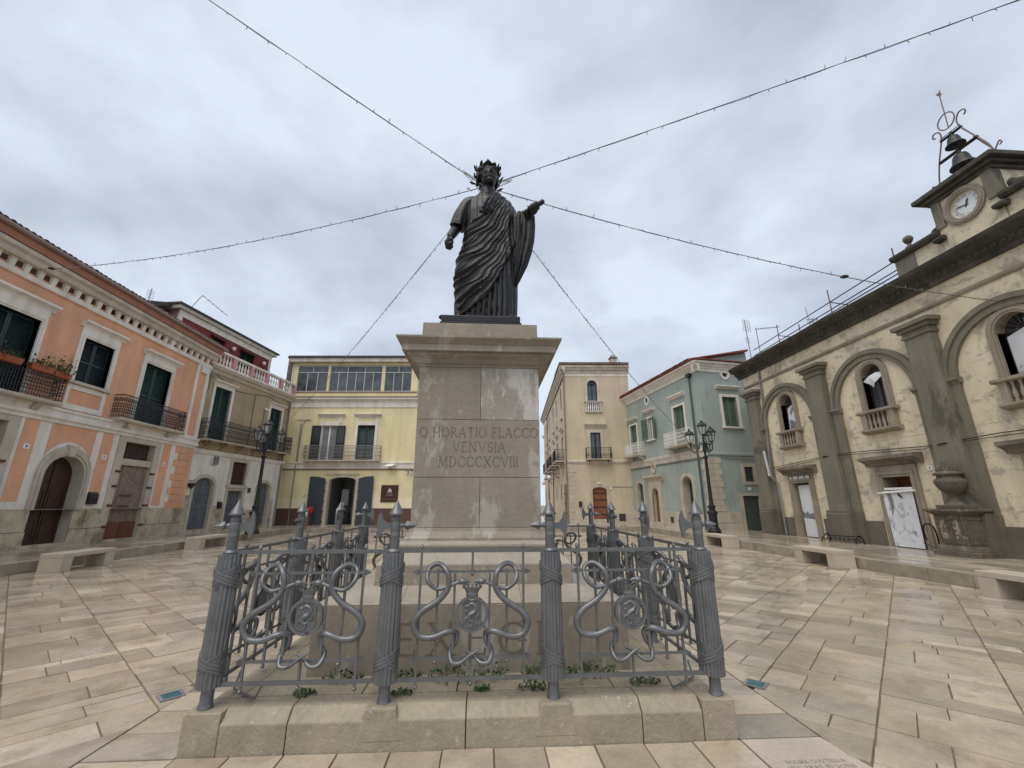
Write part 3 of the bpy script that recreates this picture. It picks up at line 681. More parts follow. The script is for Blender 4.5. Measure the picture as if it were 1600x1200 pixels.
# toga end hanging from the left forearm
dv_ = MB(stf); K = 72
DS = [(5.66, .575, .135, -.10, .085), (5.60, .585, .15, -.10, .10), (5.45, .585, .155, -.09, .115), (5.25, .58, .15, -.08, .115), (5.05, .555, .135, -.07, .11), (4.85, .52, .11, -.06, .10), (4.65, .478, .065, -.05, .08), (4.50, .448, .03, -.05, .05), (4.46, .44, .01, -.05, .02)]
NZ2 = 60
for i in range(NZ2+1):
    z = 5.66-(5.66-4.46)*i/NZ2
    for A, B_ in zip(DS[:-1], DS[1:]):
        if z >= B_[0]-1e-6: t = (A[0]-z)/(A[0]-B_[0]); cx, a, cy, bb = [A[k]+(B_[k]-A[k])*t for k in range(1, 5)]; break
    row = []
    for k in range(K):
        th = 2*pi*k/K; f = ridged(2*pi*5.5*(k/K)*2+1.2*sin(2*z+th)); s_ = .80+.30*f
        row.append((cx+a*cos(th)*s_, cy+bb*sin(th)*s_, z+.10*(cx+a*cos(th)-.55)*max(0, 1-i/12)))
    dv_.V(*row)
for i in range(NZ2):
    for k in range(K): dv_.f.append((i*K+k, i*K+(k+1) % K, (i+1)*K+(k+1) % K, (i+1)*K+k))
dv_.f.append(tuple(reversed(range(K)))); dv_.f.append(tuple(NZ2*K+k for k in range(K)))
dv_.obj('toga_end', 'bronze', st, smooth=70)
# scroll, hair, laurel wreath
sr = MB(stf); sr.tube([SC0-sd*.02, SC1], .036, 14); sr.tube([SC1, SC1+sd*.012], [.030, .022], 12); sr.obj('scroll', 'bronze', st, smooth=40)
hr = MB(stf); rh = random.Random(5)
for k in range(150):
    u = rh.uniform(-.15, 1); az = rh.uniform(0, 2*pi); rr_ = sqrt(max(0, 1-u*u))
    x, y, z = .138*rr_*cos(az), .168*rr_*sin(az)+.03, .150*u+.025
    if y < -.085 and z < .10: continue
    if z < -.0 and y < .0: continue
    r_ = rh.uniform(.020, .034); r_ *= 1.12; hr.ball(hd(x, y, z), (r_, r_, r_*.9), 7, 5)
for k in range(30):
    az = rh.uniform(.15, pi-.15); z = rh.uniform(-.13, .02); hr.ball(hd(.135*cos(az), .03+.165*sin(az)*.95, z), .028, 7, 5)
for k in range(9):
    a = radians(200+k*17.5); hr.ball(hd(.118*cos(a), .02+.140*sin(a), .112+.01*(k % 2)), (.026, .024, .022), 7, 5)
hr.obj('hair', 'bronze', st, smooth=80)
wr = MB(stf)
wr.tube([hd(.142*cos(a), .03+.170*sin(a), .085+.045*sin(a)) for a in [2*pi*k/28 for k in range(28)]], .0125, 6, closed=True)
wre = wr.obj('laurel_wreath', 'bronze', st, smooth=60)
lf = MB()
for k in range(9):
    t = k/8; w = .026*sin(pi*min(t*1.02, 1))**.8+.0015; lf.V((-w, -.004*sin(pi*t), t*.105), (0, .010, t*.105), (w, -.004*sin(pi*t), t*.105), (0, -.004, t*.105))
for k in range(8):
    for q in range(4): lf.f.append((k*4+q, k*4+(q+1) % 4, k*4+4+(q+1) % 4, k*4+4+q))
lf.f.append((0, 1, 2, 3)); lf.f.append((35, 34, 33, 32)); lfm = lf.mesh('laurel_leaf', 'bronze', 60)
for k in range(22):
    a = 2*pi*k/22+rh.uniform(-.06, .06); base = Vector(hd(.145*cos(a), .03+.173*sin(a), .085+.045*sin(a)+rh.uniform(-.01, .02)))
    out = Vector((cos(a+hy), sin(a+hy), 0)); tang = Vector((-sin(a+hy), cos(a+hy), 0))*(-1 if cos(a) > 0 else 1)*(1 if sin(a) < 0 else -1)
    dirv = (out*rh.uniform(.10, .42)+Vector((0, 0, 1))*rh.uniform(.25, .8)+tang*rh.uniform(-.2, 1.1)).normalized()
    q = dirv.to_track_quat('Z', 'Y').to_euler(); o = inst('laurel_leaf', lfm, wre, base-Vector((0, 0, SZ)), tuple(q)); o.scale = (.8,)*2+(rh.uniform(.65, 1.05),)
for (x, y, z, dx, dz) in ((.165, .05, .0, .75, .8), (.155, .06, -.06, .55, .8), (.15, .05, -.11, .3, .9), (.14, .06, -.16, .6, .25), (-.165, .05, -.04, -.15, .9), (-.15, .06, -.12, -.6, .1), (.16, .03, .05, .3, .9)):
    q = Vector((dx, -.1, dz)).to_track_quat('Z', 'Y').to_euler(); inst('laurel_leaf', lfm, wre, Vector(hd(x, y, z))-Vector((0, 0, SZ)), tuple(q))

# ================================================================== IRON FENCE
fence = thing('iron_fence', 'grey iron fence of fasces posts and snake panels round the pedestal', 'fence')
FW = 1.816; SP = FW*2/3
# post
def flute(mb, z0, z1, r0, r1, n=16):
    K = n*4; i = len(mb.v)
    for z, r in ((z0, r0), (z0+.02, r0), (z1-.02, r1), (z1, r1*.97)):
        mb.V(*[((r*(.90+.10*abs(sin(pi*k/4))))*cos(2*pi*k/K), (r*(.90+.10*abs(sin(pi*k/4))))*sin(2*pi*k/K), z) for k in range(K)])
    for q in range(3):
        for k in range(K): mb.f.append((i+q*K+k, i+q*K+(k+1) % K, i+(q+1)*K+(k+1) % K, i+(q+1)*K+k))
    mb.f.append(tuple(i+k for k in reversed(range(K)))); mb.f.append(tuple(i+3*K+k for k in range(K)))
pm = MB()
pm.lathe([(.05, PZ), (.046, PZ+.012), (.041, PZ+.03), (.041, .40)], 14)
flute(pm, .375, 1.238, .083, .077)
pm.lathe([(.05, 1.236), (.052, 1.252), (.046, 1.262), (.038, 1.268), (.0365, 1.36), (.038, 1.365), (.0365, 1.37), (.0365, 1.475), (.04, 1.48), (.04, 1.49), (.036, 1.495), (.03, 1.505), (.03, 1.522)], 14)
pmesh = pm.mesh('fence_post', 'iron', 35)
tipm = MB().lathe([(.02, 1.516), (.055, 1.517), (.056, 1.525), (.051, 1.534), (.002, 1.632)], 14).mesh('spear_tip', 'iron', 50)
# axe blade in +x
axp = [(.03, 1.458), (.065, 1.455), (.085, 1.467), (.105, 1.495), (.118, 1.545), (.136, 1.512), (.144, 1.465), (.144, 1.425), (.138, 1.385), (.122, 1.338), (.108, 1.378), (.088, 1.402), (.065, 1.409), (.03, 1.408)]
axb = MB(); axb.prism(axp, -.011, .011)
axb.lathe([(.0385, 1.40), (.0395, 1.405), (.0395, 1.462), (.0385, 1.467)], 14)
axm = axb.mesh('axe_blade', 'iron', 40)
def rotx(f):
    mb = MB(); f(mb); return mb
sk = MB(lambda x, y, z: (z, x, y+1.438)); sk.lathe([(-.0, -.034), (.02, -.036), (.022, -.052), (.014, -.062), (.014, -.07), (.024, -.073), (.026, -.082)][1:], 10)
sk.lathe([(.032, -.082), (.034, -.086), (.020, -.125), (.001, -.168)], 4)
skm = sk.mesh('side_spike', 'iron', 40)
def band(zc, h, up):
    mb = MB(); n = 40
    for s_, off in ((1, -.022), (-1, -.022), (1, .022), (-1, .022), (1, 0), (-1, 0)):
        i0 = len(mb.v); r0, r1 = .0765, .0862+.0022*s_+(.0012 if off == 0 else 0)
        for k in range(n):
            a = 2*pi*k/n; tri = abs(((k/n*2+.5) % 2)-1)*2-1; z = zc+s_*tri*h/2+off
            for r_, dz in ((r0, -.0105), (r1, -.0095), (r1+.0015, 0), (r1, .0095), (r0, .0105)): mb.V((r_*cos(a-pi/2), r_*sin(a-pi/2), z+dz))
        for k in range(n):
            p, q = i0+k*5, i0+((k+1) % n)*5
            for m_ in range(5): mb.f.append((p+m_, p+(m_+1) % 5, q+(m_+1) % 5, q+m_))
    return mb.mesh('binding', 'iron', 60)
bnd1, bnd2 = band(1.085, .115, 0), band(.525, .115, 0)
def add_post(x, y, rz, lab):
    p = inst('fence_post', pmesh, fence, (x, y, 0), rz)
    inst('spear_tip', tipm, p); inst('axe_blade', axm, p); inst('side_spike', skm, p)
    inst('binding', bnd1, p, rz=.0); inst('binding', bnd2, p)
    return p
add_post(-FW, -FW, 0, ''); add_post(-SP/2, -FW, pi, ''); add_post(SP/2, -FW, 0, ''); add_post(FW, -FW, pi, '')
for sx in (-1, 1):
    add_post(sx*FW, -SP/2, pi/2 if sx < 0 else -pi/2, ''); add_post(sx*FW, SP/2, -pi/2 if sx < 0 else pi/2+.2, ''); add_post(sx*FW, FW, 0 if sx < 0 else pi, '')
add_post(-SP/2, FW, pi, ''); add_post(SP/2, FW, 0, '')
# panel pieces (panel frame: x along, y across, z up)
HB = SP/2-.06
def hrail(z, h, w=.011, tips=False):
    mb = MB(); mb.box(-h, h, -w*.8, w*.8, z-w, z+w)
    if tips:
        for s_ in (-1, 1): mb2 = MB(); mb.hexa([(s_*h, -.009, z-.009), (s_*h, .009, z-.009), (s_*h, .009, z+.009), (s_*h, -.009, z+.009)], [(s_*(h+.012), -.020, z-.020), (s_*(h+.012), .020, z-.020), (s_*(h+.012), .020, z+.020), (s_*(h+.012), -.020, z+.020)]); \
            mb.hexa([(s_*(h+.013), -.019, z-.019), (s_*(h+.013), .019, z-.019), (s_*(h+.013), .019, z+.019), (s_*(h+.013), -.019, z+.019)], [(s_*(h+.05), -.002, z-.002), (s_*(h+.05), .002, z-.002), (s_*(h+.05), .002, z+.002), (s_*(h+.05), -.002, z+.002)])
    return mb
rl1 = hrail(1.25, HB+.03, .013).mesh('top_rail', 'iron'); rl2 = hrail(.385, HB+.03, .013).mesh('bottom_rail', 'iron')
r3 = hrail(1.10, .40, .0085, True).mesh('cross_rail', 'iron'); r4 = hrail(.52, .40, .0085, True).mesh('cross_rail', 'iron')
def vbar(z0, z1, up=0, dn=0, w=.0085):
    mb = MB(); mb.box(-w, w, -w, w, z0, z1)
    if up: mb.lathe([(.006, z1), (.017, z1+.008), (.012, z1+.02), (.001, z1+.038)], 6)
    if dn: mb.lathe([(.001, z0-.032), (.014, z0-.018), (.015, z0-.008), (.006, z0)], 6)
    return mb.mesh('bar', 'iron')
bars = [(-.392, vbar(.35, 1.268, 1, 1)), (.392, vbar(.35, 1.268, 1, 1)), (-.26, vbar(.505, 1.12, 0, 1)), (.264, vbar(.505, 1.12, 0, 1)), (-.132, vbar(.55, 1.085)), (.134, vbar(.55, 1.085)), (0, vbar(1.095, 1.238, 0, 1)), (0.0001, vbar(.365, .535, 0, 1))]
SN = [(-.034, 1.020), (-.06, 1.033), (-.098, 1.030), (-.183, 1.0), (-.266, .985), (-.335, 1.045), (-.332, 1.120), (-.262, 1.153), (-.19, 1.10), (-.178, .995), (-.249, .904), (-.369, .83), (-.42, .755), (-.381, .672), (-.278, .661), (-.171, .696), (-.112, .676), (-.115, .615), (-.153, .556), (-.136, .497), (-.075, .492), (-.005, .538), (.06, .574)]
def snake(mir):
    yy = [-.022, -.024, -.022, -.03, -.03, -.028, .03, .032, -.028, -.03, -.028, -.032, -.03, -.028, -.032, -.03, .024, .028, .026, -.026, -.03, -.026, -.026]
    P = [(x*mir, y, z) for (x, z), y in zip(SN, yy)]
    if mir < 0: P[-1] = (P[-1][0], .01, P[-1][2]-.012); P[-2] = (P[-2][0], .012, P[-2][2])
    rr_ = [.006, .016, .0125, .0135, .015, .0165, .018, .0195, .0205, .022, .0232, .0238, .0238, .0232, .0225, .021, .020, .0195, .018, .0165, .0145, .0115, .005]
    pts = catmull(P, 5); r_ = []
    for k in range(len(pts)):
        t = k/5; i = min(int(t), len(rr_)-2); r_.append(rr_[i]+(rr_[i+1]-rr_[i])*(t-i))
    mb = MB(); mb.tube(pts, r_, 8)
    mb.ball((-.072*mir, -.023, 1.034), (.034, .026, .023), 10, 6)
    mb.tube([(-.060*mir, -.022, 1.028), (-.036*mir, -.022, 1.014), (-.018*mir, -.022, 1.004)], [.013, .010, .004], 6)
    mb.tube([(-.060*mir, -.022, 1.040), (-.034*mir, -.022, 1.036), (-.014*mir, -.022, 1.028)], [.015, .013, .006], 6)
    return mb.mesh('snake', 'iron', 70)
snA, snB = snake(1), snake(-1)
md_ = MB(lambda x, y, z: (x, y, z))
md_.ring(circ((.003, .805), .123, n=36), circ((.003, .805), .103, n=36), -.022, .016, .016)
md_.f.append
mdm = md_.mesh('medallion', 'iron', 40)
em = MB()
em.prism([(-.07, .74), (-.05, .715), (.0, .702), (.056, .715), (.076, .74), (.076, .89), (.04, .902), (.0, .896), (-.034, .902), (-.07, .89)], -.010, .006)
for p, r_ in ((((-.03, .86), (-.005, .878), (.022, .868), (.034, .845), (.02, .82), (-.004, .808), (-.02, .785), (-.006, .762), (.02, .76)), [.006, .011, .013, .015, .017, .018, .016, .012, .006]),
              (((.04, .85), (.05, .81), (.035, .775)), [.004, .012, .005]), (((-.02, .79), (-.045, .775), (-.048, .745)), [.009, .008, .004]), (((.0, .765), (.008, .735), (-.01, .722)), [.010, .008, .004]), (((-.035, .83), (-.05, .82)), [.008, .004]), (((-.02, .865), (-.05, .858)), [.008, .003])):
    em.tube(catmull([(x, -.012, z) for x, z in p], 3), [r_[min(int(k/3), len(r_)-1)] for k in range((len(p)-1)*3+1)], 6)
emm = em.mesh('coat_of_arms', 'iron', 50)
cr = MB(lambda x, y, z: (x+.002, y-.006, z))
cr.lathe([(.042, .925), (.046, .932), (.046, .945), (.043, .948), (.054, .972), (.068, .982), (.068, .988), (.058, .986)], 18, sy=.45)
for k in range(12):
    a = 2*pi*k/12; cr.box(.066*cos(a)-.007, .066*cos(a)+.007, .029*sin(a)-.004, .026*sin(a)+.004, .984, 1.004)
crm = cr.mesh('crown', 'iron', 40)
def add_panel(x, y, rz):
    p = inst('fence_panel', rl1, fence, (x, y, 0), rz); inst('bottom_rail', rl2, p)
    inst('cross_rail', r3, p); inst('cross_rail', r4, p)
    for bx, me in bars: inst('bar', me, p, (bx, 0, 0))
    inst('snake', snA, p); inst('snake', snB, p); inst('medallion', mdm, p); inst('coat_of_arms', emm, p); inst('crown', crm, p)
for k in (-SP, 0, SP):
    add_panel(k, -FW, 0); add_panel(k, FW, pi); add_panel(-FW, k, -pi/2); add_panel(FW, k, pi/2)
# small stays at the two front corners
for s_ in (-1, 1):
    MB().tube([(s_*(FW-.06), -FW+.30, .375), (s_*(FW-.05), -FW+.25, .27)], .009, 4).tube([(s_*(FW-.05), -FW+.25, .27), (s_*(FW-.30), -FW+.05, .275), (s_*(FW-.36), -FW, .37)], .009, 4).obj('corner_stay', 'iron', fence)
# ================================================================== BUILDINGS
class Fac:
    """A vertical facade from ground point a to b: local u along it, d depth into the building, z up."""
    def __init__(s, root, a, b):
        s.root = root; s.a = Vector((a[0], a[1], 0)); v = Vector((b[0]-a[0], b[1]-a[1], 0)); s.L = v.length; s.d = v/s.L
        s.i = Vector((-s.d.y, s.d.x, 0)); s.rz = atan2(s.d.y, s.d.x); s.o = Vector(root.location)
    def __call__(s, u, d, z): return s.a+s.d*u+s.i*d+Vector((0, 0, z))-s.o
    def mb(s): return MB(lambda u, d, z: s(u, d, z))
    def par(s): return s.root
    def put(s, name, me, u, d, z, parent=None, **k):
        return inst(name, me, parent or s.root, s(u, d, z), s.rz, **k)
    # ---- parts
    def wall(s, name, m, outer, holes, d=0., rev=.25, parent=None):
        return s.mb().sheet(outer, holes, d, rev).obj(name, m, parent or s.root)
    def box(s, name, m, u0, u1, d0, d1, z0, z1, parent=None, bevel=0, **k):
        return s.mb().box(u0, u1, d0, d1, z0, z1).obj(name, m, parent or s.root, bevel=bevel, **k)
    def prof(s, name, m, prof, u0, u1, parent=None):
        return s.mb().profx(prof, u0, u1).obj(name, m, parent or s.root)
    def frame(s, name, m, outer, inner, p=.05, back=.02, inn=.06, parent=None):
        return s.mb().ring(outer, inner, -p, back, inn).obj(name, m, parent or s.root)
    def hood(s, u0, u1, z0, z1, parent, m='white', p=.22):
        h = z1-z0
        return s.prof('hood', m, [(.02, z0), (-p*.25, z0), (-p*.35, z0+h*.3), (-p*.8, z0+h*.6), (-p, z0+h*.65), (-p, z0+h), (.02, z0+h*1.05)], u0, u1, parent)
    def leaf(s, u0, u1, z0, z1, d, m, parent, name='shutter', ang=0, hinge=None, slats=True):
        """louvred leaf; ang swings it outwards about its hinge (u)"""
        W_, H_ = u1-u0, z1-z0; mb = MB(); t = .035; st_ = .06
        mb.box(0, st_, 0, t, 0, H_).box(W_-st_, W_, 0, t, 0, H_).box(st_, W_-st_, 0, t, 0, st_).box(st_, W_-st_, 0, t, H_-st_, H_).box(st_, W_-st_, 0, t, H_*.47, H_*.47+st_)
        if slats:
            n = max(4, int(H_/.075)); mb.box(st_*.5, W_-st_*.5, t+.004, t+.012, .01, H_-.01)
            for k in range(n):
                z = st_+(H_-2*st_)*(k+.5)/n
                mb.hexa([(st_, .0, z-.028), (W_-st_, .0, z-.028), (W_-st_, .03, z+.0), (st_, .03, z+.0)], [(st_, .004, z-.018), (W_-st_, .004, z-.018), (W_-st_, .034, z+.026), (st_, .034, z+.026)])
        else: mb.box(st_, W_-st_, .012, t-.004, st_, H_-st_)
        right = hinge is not None and abs(hinge-u1) < 1e-6
        if right: mb.v = [(x-W_, y, z) for x, y, z in mb.v]
        o = inst(name, mb.mesh(name, m), parent, s(u1 if right else u0, d, z0), s.rz+(ang if right else -ang)); return o
    def shutters(s, u0, u1, z0, z1, m, parent, d=.10):
        c = (u0+u1)/2; s.leaf(u0+.01, c-.004, z0+.01, z1-.01, d, m, parent); s.leaf(c+.004, u1-.01, z0+.01, z1-.01, d, m, parent)
    def window(s, u0, u1, z0, z1, fr=.17, m='white', sill=True, hood=None, shut=None, top=None, p=.05, bottom=True, hm=None, sm='white'):
        fb = z0-(0 if not bottom else fr*.0); o_ = rect(u0-fr, u1+fr, fb, z1+(top or fr)); i_ = rect(u0, u1, fb, z1)
        w = s.frame('window', m, o_, i_, p)
        if sill: s.box('sill', sm, u0-fr-.05, u1+fr+.05, -.13, .03, z0-.09, z0-.001, w)
        if hood: s.hood(*hood, w, hm or m)
        if shut: s.shutters(u0, u1, z0, z1, shut, w)
        return w
    def glazed(s, u0, u1, z0, z1, parent, d=.14, cols=2, rows=1, fm='whitepaint', gm='paleglass', fw=.045, poly=None):
        poly = poly or rect(u0, u1, z0, z1)
        mb = s.mb(); mb.prism(poly, d+.02, d+.04); mb.obj('pane', gm, parent)
        mb = s.mb()
        for k in range(cols+1): x = u0+(u1-u0)*k/cols; mb.box(max(u0, x-fw/2), min(u1, x+fw/2), d-.01, d+.03, z0, z1)
        for k in range(rows+1): z = z0+(z1-z0)*k/rows; mb.box(u0, u1, d-.006, d+.028, max(z0, z-fw/2), min(z1, z+fw/2))
        return mb.obj('window_frame', fm, parent)
    def balcony(s, u0, u1, z, p, h, m_slab='stonetrim', m_rail='blackiron', style='bars', th=.12, brackets=(), bm_='stonetrim', iron_br=False, bh=.3):
        sl_ = s.prof('balcony', m_slab, [(.02, z-th), (-p+.04, z-th), (-p, z-th*.6), (-p, z), (.02, z)], u0, u1)
        mb = s.mb(); P = [(u0+.04, -.0), (u0+.04, -p+.04), (u1-.04, -p+.04), (u1-.04, -.0)]
        for zz, r_ in ((z+h, .018), (z+.07, .011), (z+h-.12, .010)): mb.tube([(a, b, zz) for a, b in P], r_, 5)
        for (a0, b0), (a1, b1) in zip(P[:-1], P[1:]):
            L = hypot(a1-a0, b1-b0); n = max(2, int(L/(.115 if style != 'dense' else .085)))
            for k in range(n+(1 if (a1, b1) == P[-1] else 0)):
                t = k/n; x, y = a0+(a1-a0)*t, b0+(b1-b0)*t
                mb.tube([(x, y, z), (x, y, z+h)], (.008 if style != 'dense' else .012), 4, cap=False)
            if style in ('scroll', 'dense'):
                n2 = n if style == 'scroll' else n*2
                for k in range(n):
                    t = (k+.5)/n; dx, dy = (a1-a0)/L, (b1-b0)/L; x, y = a0+(a1-a0)*t, b0+(b1-b0)*t
                    for zc, r_ in ((z+h*.30, .045), (z+h*.55, .048), (z+h*.78, .03)):
                        mb.tube([(x+dx*r_*cos(q*pi/4), y+dy*r_*cos(q*pi/4), zc+r_*1.3*sin(q*pi/4)) for q in range(8)], (.0085 if style == 'scroll' else .013), 4, closed=True)
            if style == 'belly':
                for k in range(n):
                    t = (k+.5)/n; dx, dy = (a1-a0)/L, (b1-b0)/L; x, y = a0+(a1-a0)*t, b0+(b1-b0)*t
                    mb.tube([(x, y, z+.15), (x+dx*.035, y+dy*.035, z+.30), (x, y, z+.45), (x-dx*.035, y-dy*.035, z+.30), (x, y, z+.15)], .008, 4)
        mb.obj('railing', m_rail, sl_)
        for u in brackets:
            if iron_br:
                q = s.mb(); q.tube([(u, 0, z-th-.02), (u, -p+.08, z-th-.02)], .018, 4); q.tube(catmull([(u, 0, z-th-bh), (u, -.10, z-th-bh+.03), (u, -p*.55, z-th-.14), (u, -p+.1, z-th-.03)], 4), .016, 4); q.tube([(u, -.10+.06*cos(k*pi/4), z-th-.12+.06*sin(k*pi/4)) for k in range(8)], .012, 4, closed=True); q.obj('bracket', 'blackiron', sl_)
            else:
                s.mb().profx([(.02, z-th-.001), (-p+.12, z-th-.001), (-p+.14, z-th-.08), (-p*.5, z-th-bh*.6), (-.06, z-th-bh), (.02, z-th-bh)], u-.09, u+.09).obj('bracket', bm_, sl_)
        return sl_
    def plank_door(s, poly, d, m, n=2, name='door', parent=None, knob=True, panels=True):
        us = [q[0] for q in poly]; u0, u1 = min(us), max(us); zs = [q[1] for q in poly]; z0, z1 = min(zs), max(zs)
        o = s.mb().prism(poly, d, d+.05).obj(name, m, parent or s.root)
        mb = s.mb(); W_ = (u1-u0)/n
        for k in range(n):
            if panels:
                for a, b in ((.06, .30), (.36, .62)):
                    mb.ring(rect(u0+W_*k+.08, u0+W_*(k+1)-.08, z0+(z1-z0)*a, z0+(z1-z0)*b), rect(u0+W_*k+.13, u0+W_*(k+1)-.13, z0+(z1-z0)*a+.05, z0+(z1-z0)*b-.05), d-.018, d+.01)
        for k in range(1, n): mb.box(u0+W_*k-.02, u0+W_*k+.02, d-.022, d+.01, z0, z1-(z1-z0)*.02)
        if mb.v: mb.obj('door_panel', m, o)
        return o
    def shell(s, u0, u1, dep, z0, z1, m, roof=True, d0=.0, name='side_wall'):
        mb = s.mb(); P = [(u0, d0), (u0, dep), (u1, dep), (u1, d0)]
        for (a, b), (c, e_) in zip(P[:-1], P[1:]):
            i = mb.V((a, b, z0), (c, e_, z0), (c, e_, z1), (a, b, z1)); mb.f.append((i, i+1, i+2, i+3))
        o = mb.obj(name, m, s.root)
        if roof:
            s.box('flat_roof', 'greyroof', u0+.02, u1-.02, d0+.02, dep-.02, z1-.25, z1-.05)
        return o
    def pipe(s, pts, r=.045, m='gutter', name='downpipe'):
        return s.mb().tube(pts, r, 8).obj(name, m, s.root, smooth=60)
    def tiles(s, name, m, u0, u1, d0, d1, z0, z1, step=.19, depth_n=1):
        """rows of curved roof tiles running up the slope from the eave"""
        mb = s.mb(); u = u0
        while u < u1-.02:
            j = random.uniform(-.02, .02); w = step*.52; K = 5; i0 = len(mb.v)
            for dd, zz in ((d0+j, z0), (d1, z1)):
                mb.V(*[(u+step/2+w*cos(pi*k/K), dd, zz+.085*sin(pi*k/K)) for k in range(K+1)])
                mb.V(*[(u+step/2+w*.8*cos(pi*k/K), dd, zz+.06*sin(pi*k/K)-.012) for k in range(K+1)])
            n = K+1
            for k in range(K):
                mb.f.append((i0+k, i0+k+1, i0+2*n+k+1, i0+2*n+k)); mb.f.append((i0+k, i0+n+k, i0+n+k+1, i0+k+1)); mb.f.append((i0+n+k, i0+3*n+k, i0+3*n+k+1, i0+n+k+1))
            u += step
        s.mb().hexa([(u0, d0+.04, z0-.05), (u1, d0+.04, z0-.05), (u1, d1, z1-.05), (u0, d1, z1-.05)], [(u0, d0+.04, z0-.01), (u1, d0+.04, z0-.01), (u1, d1, z1-.01), (u0, d1, z1-.01)]).obj('roof_bed', m, s.root)
        return mb.obj(name, m, s.root, kind='stuff')

def on_wall(F, u, z, name, label, cat, group=None):
    p = F(u, 0, z)+F.o; return thing(name, label, cat, p, F.rz, group)

# ------------------------------------------------------------------ orange house
oh = thing('orange_house', 'orange plastered two storey house with white trim and rough stone base', 'house', (-13.9, 8, 0))
F = Fac(oh, (-13.9, 1), (-13.9, 16.0)); E0, E1 = -6.0, 15.0
wd_holes = [rect(5.25, 6.75, .2, 4.0), arch(8.18, 9.56, .2, 2.5, 3.15), rect(11.0, 12.52, .2, 3.95)]
F.wall('ground_wall', 'white', [(E0, 1.45), (5.25, 1.45), (5.25, 4.0), (6.75, 4.0), (6.75, 1.45)]+[(8.18, 1.45)]+list(reversed(arch(8.18, 9.56, .2, 2.5, 3.15)[2:]))+[(9.56, 1.45), (11.0, 1.45), (11.0, 3.95), (12.52, 3.95), (12.52, 1.45), (E1, 1.45), (E1, 4.3), (E0, 4.3)], [])
F.wall('wall', 'orange', rect(E0, E1, 4.3, 8.4), [rect(5.3, 6.78, 4.7, 7.12), rect(8.28, 9.5, 5.62, 7.18), rect(11.05, 12.52, 4.7, 7.2)])
F.shell(E0, E1, 9, .1, 9.0, 'orange', roof=False)
for u0, u1, z0, z1 in ((7.22, 7.66, 1.68, 4.12), (9.97, 10.42, 1.62, 4.12), (13.0, 13.46, 1.55, 4.12), (4.3, 4.75, 1.68, 4.12), (2.0, 4.0, 1.68, 4.12), (-5, 1.6, 1.68, 4.12)):
    F.box('painted_panel', 'orange', u0, u1, -.012, .01, z0, z1)
sp = [(8.06, 4.12), (8.06, 3.05)]+[(8.87-.90*cos(pi*k/12)*1.0, 2.62+1.0*sin(pi*k/12)) for k in range(2, 11)]+[(9.68, 3.05), (9.68, 4.12)]
F.mb().prism(sp, -.012, .01).obj('painted_panel', 'orange', oh)
qm = {}
for k in range(9):      # orange painted quoins at the corner
    z0 = 1.40+k*.305; w = .66 if k % 2 else .86
    F.box('quoin', 'orange', 14.62-w, 14.60, -.03, .01, z0+.008, z0+.297, bevel=.008)
F.box('edge_strip', 'orange', 14.605, 14.95, -.014, .01, 1.40, 4.14)
rsx = random.Random(3)
def stones(F, u0, u1, z0, z1, rows, wr, m='basestone', holes=(), p=.03, name='base_stone'):
    for r_ in range(rows):
        a, b = z0+(z1-z0)*r_/rows, z0+(z1-z0)*(r_+1)/rows; u = u0
        while u < u1-.05:
            w = min(rsx.uniform(*wr), u1-u); w = u1-u if u1-u-w < .15 else w
            x0, x1 = u, u+w; u += w
            for h0, h1, hz in holes:
                if a < hz-.05:
                    if x0 < h1 and x1 > h0:
                        if x0 < h0-.06: x1 = h0
                        elif x1 > h1+.06: x0 = h1
                        else: x1 = x0
            if x1-x0 > .05: F.box(name, m, x0+.007, x1-.007, -p+rsx.uniform(-.012, .012), .12, a+.006, b-.006, bevel=.014)
stones(F, 3.5, 15.0, .1, 1.45, 2, (.55, 1.2), holes=[(5.25, 6.75, 4), (8.18, 9.56, 4), (11.0, 12.52, 4)])
F.wall('base_wall', 'basestone', rect(E0, 3.5, .1, 1.45), [])
F.wall('door_jamb', 'stonetrim', rect(5.0, 15, .1, 1.44), [rect(5.25, 6.75, .1001, 1.43), rect(8.18, 9.56, .1001, 1.43), rect(11.0, 12.52, .1001, 1.43)], d=.04, rev=.4)
# arched doorway
dd = F.frame('door_surround', 'stonetrim', arch(7.95, 9.80, 1.42, 2.55, 3.46), arch(8.18, 9.56, 1.42, 2.5, 3.15), .07, .02, .4)
F.frame('moulding', 'stonetrim', arch(8.05, 9.70, 1.42, 2.53, 3.33), arch(8.12, 9.63, 1.42, 2.52, 3.24), .10, -.06, -.06, dd)
F.mb().hexa([(8.76, -.12, 3.12), (8.98, -.12, 3.12), (8.98, .02, 3.12), (8.76, .02, 3.12)], [(8.70, -.15, 3.50), (9.04, -.15, 3.50), (9.04, .02, 3.50), (8.70, .02, 3.50)]).obj('keystone', 'stonetrim', dd, bevel=.02)
F.plank_door(arch(8.18, 9.56, .3, 2.5, 3.15), .34, 'browndoor', 2, parent=oh)
F.box('threshold', 'basestone', 8.0, 9.75, -.06, .4, .2, .36, bevel=.01)
